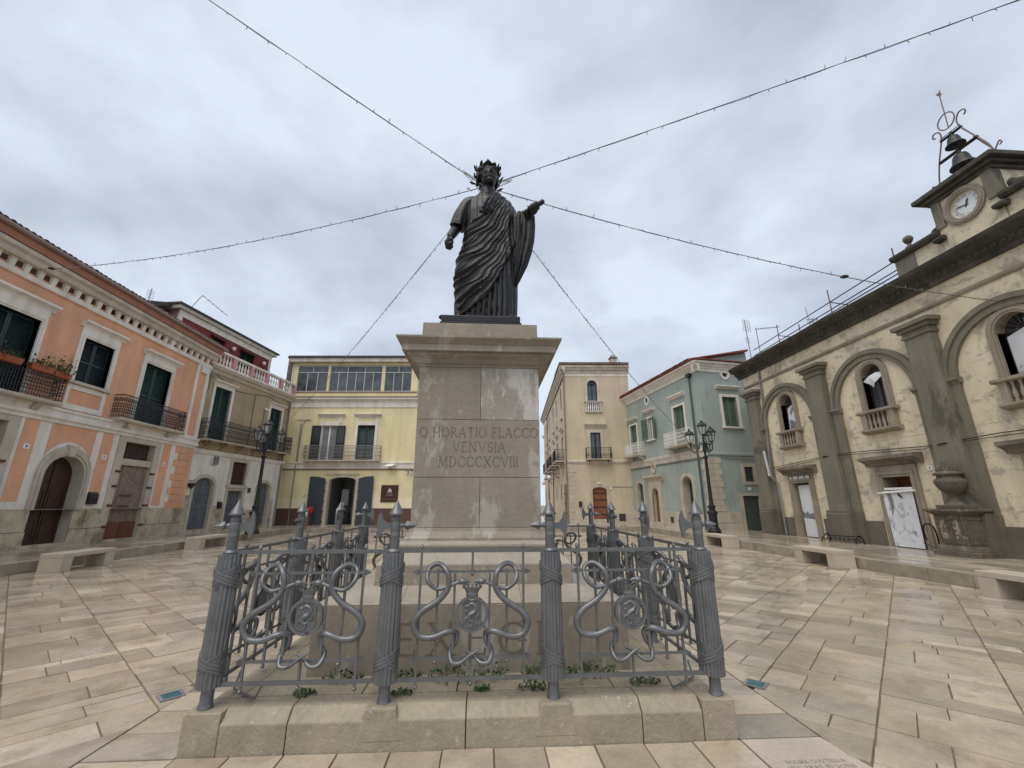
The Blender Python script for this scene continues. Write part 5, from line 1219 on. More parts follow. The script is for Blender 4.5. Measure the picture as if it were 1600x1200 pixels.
for a, b in ((-.95, 1.30), (4.45, 7.05)): F.balcony(uu(a), uu(b), 4.86, .5, .80, 'stonetrim', 'whitepaint', 'scroll', .12, (uu(a)+.3, uu(b)-.3), 'cornice', bh=.28)
w = F.frame('door_surround', 'stonetrim', arch(uu(-.48), uu(.70), .2, 2.6, 3.15), d1p, .04, .02, .25); F.plank_door([(a, max(b, .4)) for a, b in d1p], .2, 'greendoor', 2)
w = F.frame('door_surround', 'stonetrim', rect(uu(1.36), uu(2.97), .2, 2.98), [(d2p[0][0], .2), (d2p[1][0], .2), (d2p[1][0], 2.57), (d2p[0][0], 2.57)], .08, .02, .02)
F.mb().sheet(rect(uu(1.37), uu(2.96), .2, 2.97), [d2p], -.085, .34).obj('door_face', 'stonetrim', w)
F.hood(uu(1.0), uu(3.33), 2.98, 3.38, w, 'stonetrim', .25); F.plank_door([(a, max(b, .5)) for a, b in d2p], .2, 'brownwood', 1, panels=True); F.box('threshold', 'stonetrim', uu(1.3), uu(3.05), -.2, .2, .2, .48)
w = F.frame('medallion', 'stonetrim', circ((uu(2.2), 3.92), .28, .42, 20), circ((uu(2.2), 3.92), .19, .32, 20), .08); F.mb().prism(circ((uu(2.2), 3.92), .19, .32, 16), -.02, .02).obj('medallion_centre', 'cornice', w)
F.mb().ball((uu(2.2), -.03, 3.92), (.12, .05, .2), 10, 6).obj('carved_head', 'churchstone', w, smooth=60)
w = F.frame('door_surround', 'stonetrim', arch(uu(5.0), uu(6.5), .2, 2.7, 3.28), d3p, .05, .02, .45); F.plank_door([(a, max(b, .4)) for a, b in d3p], .4, 'deepgreen', 2)
F.box('vent_hole', 'interior', uu(3.7), uu(4.0), -.05, .0, .5, .85)
for k in range(9): F.box('quoin', 'stonetrim', TLn-(.50 if k % 2 else .36), TLn-.002, -.04, .01, 1.16+k*.31+.006, 1.16+(k+1)*.31-.006, bevel=.006)
F.pipe([(uu(7.12), -.10, .2), (uu(7.12), -.10, 8.7)], .05, 'greendoor'); F.box('gutter_head', 'blackiron', uu(6.95), uu(7.3), -.2, -.02, 8.55, 8.75)
F.mb().tube([(0, -.03, 3.92), (uu(3), -.03, 3.95), (TLn, -.04, 3.93)], .025, 4).obj('cable', 'cable', te)
F.box('low_wall', 'stonetrim', TLn-.001, TLn+.001, .5, .6, .1, .2) if False else None
T1F = F
F.shell(0, TLn-.4, 7, .1, 9.2, 'teal', roof=False, d0=.35)
F = Fac(te, (11.75, 16.6), (15.2, 17.16)); T2L = F.L
F.wall('wall', 'teal', [(0, .1), (1.84, .1), (1.84, 1.99), (2.84, 1.99), (2.84, .1), (T2L, .1), (T2L, 8.9), (0, 8.9)], [rect(1.38, 2.3, 5.65, 7.33), rect(2.16, 2.70, 2.73, 3.5), circ((1.78, 8.68), .17, .2, 16)])
F.prof('cornice', 'white', TP, -.3, T2L); F.box('eave_tile', 'redtile', -.35, T2L, -.45, .1, 9.301, 9.36)
F.shell(.5, T2L, 7, .1, 9.2, 'teal', roof=False, d0=.4)
F.mb().prism([(.1, 9.3), (T2L, 9.3), (T2L, 10.12), (.1, 9.38)], .1, .2).obj('gable_wall', 'teal', te)
q = F.mb()
for k in range(15): u = -.1+k*.235; z = 9.42+(u+.2)*.215; q.tube([(u, -.10, z), (u+.22, -.10, z+.047)], [.055, .045], 6)
q.obj('ridge_tiles', 'redtile', te, kind='stuff')
w = F.window(1.38, 2.3, 5.65, 7.33, .15, 'white', True, None, 'sageshutter'); F.hood(1.05, 2.52, 7.78, 7.95, w, 'white')
w = F.frame('round_window', 'white', circ((1.78, 8.68), .32, .34, 18), circ((1.78, 8.68), .17, .2, 16) and circ((1.78, 8.68), .18, .2, 18), .05, .02, .2); F.box('pane', 'interior', 1.5, 2.1, .12, .15, 8.4, 8.95, w)
w = F.frame('window', 'stonetrim', rect(1.98, 3.0, 2.56, 3.68), rect(2.16, 2.70, 2.73, 3.5), .04, .02, .2); F.box('pane', 'glass', 2.16, 2.70, .14, .18, 2.73, 3.5, w)
q = F.mb(); [q.tube([(2.24+k*.095, .03, 2.73), (2.24+k*.095, .03, 3.5)], .010, 4) for k in range(5)]; [q.tube([(2.16, .03, 2.9+k*.2), (2.70, .03, 2.9+k*.2)], .009, 4) for k in range(3)]; q.obj('bar', 'blackiron', w)
w = F.frame('door_surround', 'stonetrim', rect(1.66, 3.03, .2, 2.12), rect(1.84, 2.84, .2, 1.99), .03, .02, .2); d_ = F.box('door', 'greendoor', 1.84, 2.84, .10, .15, .27, 1.99); F.box('door_panel', 'greendoor', 1.86, 2.82, .08, .1, 1.5, 1.53, d_)
F.prof('belt_course', 'teal', [(.02, 4.08), (-.05, 4.08), (-.06, 4.2), (.02, 4.24)], 0, T2L)
for k in range(9): F.box('quoin', 'stonetrim', -.0, (.66 if k % 2 else .78), -.035, .01, 1.2+k*.305+.006, 1.2+(k+1)*.305-.006, bevel=.006)
stones(F, 0.0, 1.64, .1, 1.18, 2, (.6, 1.0), 'stonetrim', p=.022)
F.mb().tube([(.8, -.05, 3.98), (T2L, -.05, 3.85)], .022, 4).obj('cable', 'cable', te); F.box('number_plate', 'whitepaint', 2.25, 2.42, -.02, 0, 2.28, 2.42)
te_c = thing('roof_cowl', 'small dark chimney cowl on the red tiled roof of the teal house', 'chimney cowl', (12.3, 22.8, 9.75))
q = MB(); q.lathe([(.10, 0), (.09, .45), (.10, .46)], 10); q.lathe([(.2, .52), (.2, .56), (.06, .66)], 10); q.lathe([(.02, .4), (.02, .55)], 5, c=(.08, 0)).lathe([(.02, .4), (.02, .55)], 5, c=(-.08, 0)); q.obj('cowl', 'blackiron', te_c, smooth=40)
# ------------------------------------------------------------------ church
chh = thing('church', 'long cream church front with grey pilasters, blind arches and a clock turret', 'church', (13.3, 6, 0))
F = Fac(chh, (13.3, 16.9), (13.3, -4.0)); C0, C1 = 2.0, 20.8
BAYS = [4.70, 8.98, 13.10, 17.3]
wins = [arch(b+.08-.4, b+.08+.4, 4.66, 5.85, 6.25) for b in BAYS]
doors = [rect(b+.12-.48, b+.12+.48, .15, 2.43) for b in BAYS]
out = [(C0, .1)]
for d_ in doors: out += [(d_[0][0], .1), (d_[0][0], 2.43), (d_[1][0], 2.43), (d_[1][0], .1)]
F.wall('wall', 'church', out+[(C1, .1), (C1, 7.9), (C0, 7.9)], wins, rev=.3)
F.shell(C0, C1, 9, .1, 8.3, 'church', d0=.05)
for a, b in ((C0, BAYS[0]-.72), (BAYS[0]+.96, BAYS[1]-.72), (BAYS[1]+.96, BAYS[2]-.72), (BAYS[2]+.96, BAYS[3]-.72), (BAYS[3]+.96, C1)): F.box('dado', 'churchdado', a, b, -.02, .02, .1, 1.03)
PIL = [(2.30, 3.02), (6.35, 7.16), (10.66, 11.44), (14.76, 15.54), (18.9, 19.7)]
for k, (a, b) in enumerate(PIL):
    w = F.box('pilaster', 'pilaster', a, b, -.26, .02, 1.36, 6.55)
    F.prof('plinth_block', 'churchdado', [(.02, .1), (-.36, .1), (-.36, 1.22), (-.33, 1.26), (-.33, 1.34), (-.27, 1.36), (.02, 1.36)], a-.10, b+.12, w)
    q = F.mb()
    for z0, z1, g in ((6.48, 6.55, .05), (6.55, 6.68, .02), (6.68, 6.80, .10), (6.80, 6.93, .19)): q.box(a-g, b+g, -.26-g, .02, z0, z1-.002)
    q.obj('capital', 'pilaster', w, bevel=.012)
for k, bc in enumerate(BAYS):
    R_ = 1.76; n = 26; zs = 4.98
    A_ = lambda r_: [(bc-r_*cos(pi*q/n), zs+r_*sin(pi*q/n)) for q in range(n+1)]
    ar = F.mb().ring(A_(R_), A_(1.44), -.10, .02, .02, True).obj('archivolt', 'pilaster', chh)
    F.mb().ring(A_(1.765), A_(1.62), -.15, .02, .02, True).obj('archivolt_moulding', 'pilaster', ar)
    for s_ in (-1, 1):
        x0, x1 = sorted((bc+s_*1.43, bc+s_*1.79)); F.box('half_pilaster', 'pilaster', x0, x1, -.095, .02, 1.03, 4.9, ar)
        F.prof('impost', 'pilaster', [(.02, 4.84), (-.11, 4.84), (-.13, 4.90), (-.19, 4.94), (-.19, 5.01), (.02, 5.01)], x0-.05, x1+.05, ar); F.box('plinth_block', 'churchdado', x0-.02, x1+.02, -.14, .02, .1, 1.30, ar)
    c = bc+.08; hw = .4
    w = F.frame('window', 'churchstone', arch(c-.60, c+.60, 4.66, 5.85, 6.44), wins[k], .07, .02, .3); F.frame('moulding', 'churchstone', arch(c-.53, c+.53, 4.68, 5.85, 6.37), arch(c-.46, c+.46, 4.69, 5.85, 6.31), .09, -.06, -.06, w)
    F.mb().prism(wins[k], .24, .27).obj('pane', 'glass', w)
    q = F.mb(); q.box(c-.4, c+.4, .20, .235, 5.80, 5.86).box(c-.02, c+.02, .20, .234, 4.66, 5.80).box(c-.4, c-.35, .2, .2345, 4.66, 5.8).box(c+.35, c+.4, .2, .2345, 4.66, 5.8)
    for j in range(1, 8): a = pi*j/8; q.tube([(c, .22, 5.86), (c+.38*cos(a), .22, 5.86+.37*sin(a))], .013, 4)
    q.obj('window_frame', 'browndoor', w)
    bb = F.prof('balcony', 'churchstone', [(.02, 4.55), (-.20, 4.55), (-.24, 4.58), (-.24, 4.65), (.02, 4.655)], c-.72, c+.72)
    F.prof('balcony_base', 'churchstone', [(.02, 3.86), (-.16, 3.90), (-.22, 3.96), (-.22, 4.02), (.02, 4.02)], c-.68, c+.68, bb); F.box('balcony_back', 'pilaster', c-.46, c+.46, -.03, -.004, 4.02, 4.55, bb)
    for x in (c-.60, c+.42): F.box('pier', 'churchstone', x, x+.18, -.18, .0, 4.021, 4.549, bb)
    cb_ = MB().lathe([(.045, 4.02), (.05, 4.07), (.03, 4.10), (.055, 4.20), (.05, 4.25), (.028, 4.40), (.03, 4.47), (.045, 4.5), (.045, 4.55)], 8).mesh('baluster', 'churchstone', 60)
    for j in range(5): F.put('baluster', cb_, c-.34+j*.17, -.11, 0, bb)
    c = bc+.12
    w = F.frame('door_surround', 'churchstone', rect(c-.72, c+.72, .2, 2.78), doors[k], .08, .02, .5); F.frame('moulding', 'churchstone', rect(c-.62, c+.62, .2, 2.60), rect(c-.54, c+.54, .2, 2.51), .11, -.07, -.07, w)
    F.hood(c-.98, c+.98, 2.80, 3.10, w, 'churchhood', .34)
    F.box('door', 'browndoor' if k != 1 else 'brownwood', c-.48, c+.48, .44, .5, .2, 2.43, w)
F.prof('string_course', 'churchstone', [(.02, 7.22), (-.04, 7.22), (-.07, 7.27), (-.07, 7.33), (.02, 7.35)], C0, C1)
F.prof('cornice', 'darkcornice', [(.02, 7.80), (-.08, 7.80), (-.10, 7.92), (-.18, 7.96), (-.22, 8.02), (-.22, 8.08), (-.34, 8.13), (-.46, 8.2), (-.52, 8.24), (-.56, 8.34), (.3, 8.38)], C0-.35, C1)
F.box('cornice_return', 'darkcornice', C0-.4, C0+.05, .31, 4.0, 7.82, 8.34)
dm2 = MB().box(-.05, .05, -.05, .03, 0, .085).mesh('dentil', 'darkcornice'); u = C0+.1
while u < 16: F.put('dentil', dm2, u, -.20, 7.985); u += .2
for z in (2.9, 3.62): F.mb().tube([(C0, .004, z), (C1, .004, z)], .008, 4).obj('seam', 'churchstone', chh)
F.pipe([(3.35, -.06, 7.8), (3.33, -.09, 5.4), (3.2, -.16, 3.2), (3.25, -.2, 2.75), (3.45, -.12, 2.55), (3.50, -.10, .3)], .045, 'galv'); F.mb().tube([(3.14, -.30, 3.95), (3.24, -.28, 2.8)], .055, 8).obj('pipe_sleeve', 'alu', chh)
cbp = [(C0, -.05, 3.15), (3.6, -.07, 3.2), (5.9, -.06, 3.32), (6.6, -.28, 3.34), (8.0, -.06, 3.36), (10.2, -.07, 3.25), (10.9, -.28, 3.24), (12.2, -.06, 3.34), (C1, -.05, 3.3)]
F.mb().tube(cbp, .013, 4).tube([(a, b-.01, z-.05+.03*sin(a*3)) for a, b, z in cbp], .010, 4).obj('cable', 'blackiron', chh)
# parapet and clock turret
tc_ = 13.02
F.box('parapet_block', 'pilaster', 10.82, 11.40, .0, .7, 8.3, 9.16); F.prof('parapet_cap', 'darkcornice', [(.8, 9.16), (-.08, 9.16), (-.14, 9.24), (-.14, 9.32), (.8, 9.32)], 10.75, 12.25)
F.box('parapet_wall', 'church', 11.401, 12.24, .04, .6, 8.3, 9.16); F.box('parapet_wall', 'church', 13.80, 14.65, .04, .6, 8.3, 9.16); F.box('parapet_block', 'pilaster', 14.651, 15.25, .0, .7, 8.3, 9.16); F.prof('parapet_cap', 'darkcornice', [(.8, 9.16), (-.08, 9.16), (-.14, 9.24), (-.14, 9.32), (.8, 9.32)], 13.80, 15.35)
for x0 in (12.24, 13.76): F.mb().profx([(.3, 8.95), (-.16, 8.95), (-.20, 9.03), (-.12, 9.10), (.3, 9.12)], x0-.12, x0+.15).obj('scroll_bracket', 'darkcornice', chh, bevel=.02)
for x0, s_ in ((12.0, 1), (14.05, -1)): F.mb().ball((x0, .25, 9.45), (.16, .12, .17), 10, 7).ball((x0+s_*.12, .25, 9.6), (.10, .10, .12), 8, 6).obj('volute', 'darkcornice', chh, smooth=60)
F.mb().sheet(rect(12.26, 13.78, 8.3, 10.14), [circ((tc_, 9.62), .36, n=28)], .0, .12).obj('turret_wall', 'church', chh); F.shell(12.26, 13.78, 1.5, 8.3, 10.14, 'church', d0=.0, roof=False, name='turret_side')
for a, b in ((12.24, 12.48), (13.56, 13.80)): F.box('corner_pilaster', 'pilaster', a, b, -.05, .24, 9.33, 10.139)
TPf = lambda m, mb: None
q = F.mb()
for z0, z1, g in ((10.14, 10.24, .08), (10.24, 10.34, .18), (10.34, 10.48, .30)): q.box(12.26-g, 13.78+g, -g, 1.5+g, z0, z1-.002)
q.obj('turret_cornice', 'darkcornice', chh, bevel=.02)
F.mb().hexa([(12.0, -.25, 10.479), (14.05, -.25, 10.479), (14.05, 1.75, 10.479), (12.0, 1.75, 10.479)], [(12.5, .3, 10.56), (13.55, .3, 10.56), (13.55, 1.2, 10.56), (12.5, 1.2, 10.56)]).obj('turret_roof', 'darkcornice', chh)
cl = F.frame('clock', 'churchstone', circ((tc_, 9.62), .52, n=36), circ((tc_, 9.62), .37, n=36), .07, .02, .10); F.frame('moulding', 'churchstone', circ((tc_, 9.62), .47, n=36), circ((tc_, 9.62), .42, n=36), .09, -.06, -.06, cl)
F.mb().prism(circ((tc_, 9.62), .372, n=36), .05, .09).obj('dial', 'clockface', cl)
q = F.mb()
for k, num in enumerate(('XII', 'I', 'II', 'III', 'IV', 'V', 'VI', 'VII', 'VIII', 'IX', 'X', 'XI')):
    a = -2*pi*k/12; ca, sa = cos(a), sin(a)
    text_mesh(q, num, lambda x, y, d, ca=ca, sa=sa: (tc_+(x*ca-(y+.235)*sa), .0485-d, 9.62+(x*sa+(y+.235)*ca)), .085, None, gap=.1)
q.obj('numerals', 'inkdark', cl)
q = F.mb()
for a, L_, w_ in ((radians(90-23.5), .19, .020), (radians(90-282), .28, .013)):
    d = (cos(a), sin(a)); n_ = (-d[1], d[0])
    q.prism([(tc_-d[0]*.06+n_[0]*w_, 9.62-d[1]*.06+n_[1]*w_), (tc_-d[0]*.06-n_[0]*w_, 9.62-d[1]*.06-n_[1]*w_), (tc_+d[0]*L_*.7-n_[0]*w_*1.3, 9.62+d[1]*L_*.7-n_[1]*w_*1.3), (tc_+d[0]*L_, 9.62+d[1]*L_), (tc_+d[0]*L_*.7+n_[0]*w_*1.3, 9.62+d[1]*L_*.7+n_[1]*w_*1.3)], .030 if L_ > .2 else .036, .034 if L_ > .2 else .040)
q.obj('clock_hand', 'inkdark', cl)
for x0 in (11.12, 14.95):
    f_ = F.box('finial', 'darkcornice', x0-.2, x0+.2, .1, .5, 9.33, 9.45); o = MB().lathe([(.14, 9.45), (.12, 9.55), (.06, 9.6), (.05, 9.68), (.09, 9.70), (.13, 9.78), (.135, 9.83), (.11, 9.90), (.04, 9.95)], 14).obj('finial_ball', 'urnstone', f_, smooth=60); o.location = F(x0, .3, 0)
# bell frame
bf = thing('bell_frame', 'wrought iron bell frame with two bells and a vane on the clock turret', 'bell frame', F(12.78, .75, 10.9)+F.o)
G = lambda u, z: Vector((0, -(u-12.75), z-10.9))
def gt(mb, P, r, n=6): return mb.tube([G(a, b) for a, b in P], r, n)
q = MB(); gt(q, catmull([(12.02, 10.5), (12.05, 11.2), (12.2, 11.8), (12.40, 12.35), (12.46, 12.62), (12.40, 12.78), (12.28, 12.80), (12.24, 12.70), (12.30, 12.64)], 5), .022)
gt(q, catmull([(13.48, 10.5), (13.45, 11.2), (13.22, 11.8), (12.98, 12.38), (12.93, 12.66), (13.02, 12.86), (13.16, 12.86), (13.2, 12.75), (13.13, 12.69)], 5), .022)
q.tube([G(12.69+.235*cos(k*pi/10), 12.92+.26*sin(k*pi/10)) for k in range(20)], .020, 6, closed=True)
for s_, x in ((-1, 12.02), (1, 13.48)): gt(q, catmull([(x, 11.0), (x+s_*.10, 11.15), (x+s_*.17, 11.22), (x+s_*.2, 11.13), (x+s_*.14, 11.10)], 4), .018)
q.tube([Vector((.7, -.6, -.1)), Vector((0, -.42, .95))], .02, 5)
q.obj('frame', 'gutter', bf, smooth=60)
q = MB(); q.tube([G(12.40, 12.42), G(13.0, 12.40)], .05, 4).tube([G(12.22, 11.78), G(13.26, 11.76)], .06, 4).tube([G(12.40, 12.50), G(12.98, 12.49)], .015, 4); q.obj('beam', 'blackiron', bf)
for (u, z, r_) in ((12.72, 12.10, .235), (12.74, 11.36, .31)):
    q = MB(lambda x, y, zz, u=u, z=z: (x, y-(u-12.75), zz+z-10.9)); q.lathe([(r_, -r_*.55), (r_*.98, -r_*.45), (r_*.72, -r_*.1), (r_*.6, r_*.5), (r_*.5, r_*.75), (r_*.2, r_*.9), (.04, r_*1.0)], 18); q.lathe([(.05, r_*.95), (.05, r_*1.5)], 6); q.ball((0, 0, -r_*.62), r_*.16, 8, 5); q.obj('bell', 'bronzebell', bf, smooth=50)
q = MB(); gt(q, [(12.70, 12.66), (12.75, 13.85)], .016); q.prism([(-.12, 2.98), (.02, 2.92), (.10, 3.05), (.05, 3.06), (.09, 3.22), (.0, 3.08), (-.06, 3.03)], -.008, .008); o = q.obj('weather_vane', 'gutter', bf)
q.v = q.v
# posters
def poster(name, label, F, pts, m, extra=None, d=0):
    q = F.mb(); i = q.V(*[(u, dd, z) for u, dd, z in pts], *[(u, dd+.012, z) for u, dd, z in pts]); q.f += [(i, i+1, i+2, i+3), (i+7, i+6, i+5, i+4)]+[(i+k, i+4+k, i+4+(k+1) % 4, i+(k+1) % 4) for k in range(4)]
    o = q.obj('sheet', m); p = Vector(F(pts[0][0], 0, pts[0][2])+F.o); t = thing(name, label, 'poster', p)
    me = o.data
    for v in me.vertices: v.co = v.co+F.o-p
    o.parent = t
    if extra: extra(t, p)
    return t
c = BAYS[0]+.12
def ink(F, polys, t, p):
    for nm, poly, m, d in polys:
        q = F.mb(); i = q.V(*[(a, d, b) for a, b in poly]); q.f.append(tuple(range(i, i+len(poly)))); o = q.obj(nm, m)
        for v in o.data.vertices: v.co = v.co+F.o-p
        o.parent = t
c1 = BAYS[0]+.08
poster('poster', 'black and white portrait poster hung in the arched church window nearest the teal house', F, [(c1-.30, .16, 4.70), (c1+.36, .16, 4.70), (c1+.36, .16, 5.86), (c1-.24, .16, 5.66)], 'posterplain',
       lambda t, p: ink(F, [('print', [(c1-.24, 4.72), (c1+.2, 4.72), (c1+.16, 4.95), (c1+.02, 5.08), (c1-.12, 5.16), (c1-.22, 5.12)], 'inkgrey', .157), ('print', [(c1+.06, 4.74), (c1+.34, 4.90), (c1+.32, 5.05), (c1+.16, 4.95)], 'inkdark', .156),
                            ('print', [(c1-.06, 5.58), (c1-.12, 5.42), (c1-.06, 5.30), (c1+.0, 5.42), (c1+.10, 5.50), (c1+.24, 5.55), (c1+.22, 5.66), (c1+.1, 5.72)], 'inkgrey', .158), ('print', [(c1+.10, 5.26), (c1+.22, 5.28), (c1+.24, 5.2), (c1+.12, 5.16)], 'inkgrey', .157)], t, p))
c3 = BAYS[2]+.08
poster('poster', 'large smudged black and white poster hung in the arched church window under the clock', F, [(c3-.34, .16, 4.68), (c3+.38, .16, 4.68), (c3+.38, .16, 5.95), (c3-.34, .16, 5.72)], 'poster')
c2 = BAYS[1]+.08
q = F.mb(); P = [(c2-.40, .02, 5.72), (c2-.1, -.06, 5.55), (c2-.02, .0, 5.42), (c2+.12, -.08, 5.55), (c2+.40, .0, 5.76), (c2+.34, .03, 5.88), (c2+.1, .05, 5.93), (c2-.14, .02, 5.86)]
i = q.V(*P, (c2+.02, -.10, 5.72)); q.f += [(i+k, i+(k+1) % 8, i+8) for k in range(8)]
o = q.obj('banner_sheet', 'posterplain'); t = thing('poster', 'white poster fallen loose and crumpled in the middle arched church window', 'poster', F(c2, 0, 5.7)+F.o); p = Vector(t.location)
for v in o.data.vertices: v.co = v.co+F.o-p
o.parent = t
poster('poster', 'plain white poster with a small dark skyline covering the church door nearest the teal house', F, [(c-.36, .10, .30), (c+.44, .10, .30), (c+.42, .10, 2.36), (c-.40, .10, 2.34)], 'posterplain',
       lambda t, p: ink(F, [('print', [(c-.38, 1.02), (c+.43, .98), (c+.43, 1.22), (c+.30, 1.16), (c+.18, 1.24), (c+.0, 1.18), (c-.1, 1.30), (c-.22, 1.20), (c-.38, 1.30)], 'inkgrey', .097), ('print', [(c+.36, 1.3), (c+.42, 1.3), (c+.42, 1.75), (c+.38, 1.7)], 'inkgrey', .098)], t, p))
c = BAYS[1]+.12
poster('poster', 'white horse print poster leaning across the church door left of the stone urn', F, [(c-.46, -.16, .30), (c+.50, -.16, .30), (c+.52, -.16, 2.02), (c-.50, -.16, 1.98)], 'poster',
       lambda t, p: ink(F, [('print', [(c-.36, 1.94), (c-.24, 1.96), (c-.16, 1.7), (c-.2, 1.45), (c-.32, 1.2), (c-.30, 1.5)], 'inkgrey', -.163), ('print', [(c+.0, 1.9), (c+.06, 1.92), (c+.16, 1.82), (c+.14, 1.74), (c+.04, 1.82)], 'inkdark', -.163)], t, p))
q = F.mb(); q.box(c-.44, c+.5, -.12, -.05, 2.02, 2.09); q.tube([(c-.62, -.2, 1.92), (c+.64, -.2, 1.98)], .03, 6); o = q.obj('hanging_bar', 'whitepaint', chh)
c = BAYS[0]+.12
sg = F.box('sign_board', 'greendoor', c-.62, c+.66, -.10, -.082, 2.56, 2.74); q = F.mb()
for k in range(16):
    if k in (2, 7, 12): continue
    q.box(c-.56+k*.072, c-.56+k*.072+.05, -.1035, -.1005, 2.60, 2.70)
q.obj('lettering', 'whitepaint', sg)
for u, z, lb in ((10.2, 2.62, 'small white number plate beside the church door left of the urn'), (5.85, 2.68, 'small white number plate beside the church door nearest the teal house')):
    t = on_wall(F, u, z, 'number_plate', lb, 'number plate'); MB().box(-.07, .07, -.02, .0, -.07, .07).obj('plate', 'whitepaint', t); MB().box(-.025, .025, -.024, -.021, -.03, .03).obj('number', 'inkgrey', t)
# scaffold rails on the church roof
gr = thing('roof_railing', 'thin black tube railing along the church roof left of the clock turret', 'railing', F(6, .7, 8.4)+F.o)
q = lambda P, r: None
def rt(P, r, nm, m='blackiron'):
    a = F.mb(); a.tube(P, r, 5); o = a.obj(nm, m)
    for v in o.data.vertices: v.co = v.co+F.o-Vector(gr.location)
    o.parent = gr
for z0, z1 in ((9.28, 9.55), (8.98, 9.22), (8.84, 9.08)): rt([(2.3, .6, z0), (10.3, .6, z1)], .022, 'rail')
for u, z in ((4.25, 9.85), (7.42, 10.0), (10.3, 10.05), (5.6, 9.3)): rt([(u, .6, 8.35), (u, .6, z)], .024, 'post', 'gutter')
rt([(7.42, .6, 9.45), (7.5, 2.2, 9.2)], .02, 'brace'); rt([(4.25, .6, 9.3), (4.3, 2.2, 9.1)], .02, 'brace')
ch_ = thing('rooftop_chimney', 'pale clay chimney pot standing on the church roof behind the railing', 'chimney', F(4.6, 2.0, 8.3)+F.o); MB().lathe([(.14, 0), (.13, .9), (.17, .92), (.17, 1.05), (.12, 1.06)], 12).obj('pot', 'stonetrim', ch_, smooth=40)
def antenna(name, label, loc, rz, spec, m='galv'):
    t = thing(name, label, 'antenna', loc, rz); q = MB()
    for P, r in spec[0]: q.tube(P, r, 5)
    q.obj('mast', m, t); q = MB()
    for P, r in spec[1]: q.tube(P, r, 4)
    q.obj('elements', m, t); return t
grid = [([(-.25, 0, 2.3+k*.11), (.3, 0, 2.3+k*.11)], .010) for k in range(7)]+[([(x, 0, 2.3), (x, 0, 2.96)], .010) for x in (-.25, -.1, .1, .3)]
antenna('tv_antenna', 'grid shaped television antenna on a tall mast between the teal house and the church', (14.6, 15.9, 8.6), .3, ([([(0, 0, 0), (-.1, 0, 3.0)], .022)], grid+[([(-.2, 0, 1.6+k*.1), (.12, 0, 1.6+k*.1)], .010) for k in range(4)]+[([(-.2, 0, 1.6), (-.2, 0, 1.9)], .010)]))
antenna('tv_antenna', 'long boom television antenna beside the grid antenna above the church eave', (14.95, 15.6, 8.6), .1, ([([(0, 0, 0), (-.03, 0, 2.4)], .02)], [([(-.1, 0, 2.3), (1.5, 0, 2.55)], .014)]+[([(.05+k*.16, -.12, 2.325+k*.025), (.05+k*.16, .12, 2.325+k*.025)], .009) for k in range(9)]+[([(0, 0, 1.0), (1.3, 0, 1.0)], .013)]))
antenna('tv_antenna', 'small television antenna on the church roof behind the railing near its pot', F(5.0, 1.8, 8.3)+F.o, 0, ([([(0, 0, 0), (0, 0, 1.6)], .02)], [([(-.3, 0, 1.5), (.3, 0, 1.55)], .012), ([(0, -.25, 1.4), (0, .25, 1.4)], .012)]+[([(x, 0, 1.35), (x, 0, 1.65)], .01) for x in (-.25, -.1, .1, .25)]))
antenna('tv_antenna', 'lone whip antenna rod on the church roof between two railing posts', F(5.6, 1.2, 8.3)+F.o, 0, ([([(0, 0, 0), (0, .15, 1.9)], .014)], [([(-.05, 0, .9), (.05, 0, .9)], .01)]))
antenna('tv_antenna', 'tiny television antenna above the orange house roof tiles', (-16.6, 14.6, 10.2), 1.2, ([([(0, 0, 0), (.06, 0, 1.7)], .02)], [([(-.12, 0, 1.0+k*.11), (.22, 0, 1.0+k*.11)], .011) for k in range(6)]))
antenna('tv_antenna', 'bent boom antenna on the dark roof of the red rooftop house', (-16.2, 16.9, 11.9), 1.25, ([([(0, 0, 0), (.5, 0, 1.05)], .022)], [([(.5, 0, 1.05), (2.2, 0, .55)], .018)]+[([(.6+k*.3, -.1, 1.02-k*.09), (.6+k*.3, .1, 1.02-k*.09)], .01) for k in range(5)]))
# roof weeds on the church cornice
t = thing('roof_weeds', 'dry weeds sprouting on the church cornice near the middle railing post', 'weed', F(8.3, -.2, 8.37)+F.o); q = MB(); rw = random.Random(4)
for k in range(26):
    x = rw.uniform(-.1, .1); y = rw.uniform(-1.0, 1.0); h = rw.uniform(.1, .32); q.tube([(x, y, 0), (x+rw.uniform(-.06, .06), y+rw.uniform(-.08, .08), h)], [.007, .002], 3)
q.obj('stems', 'darkleaf', t)

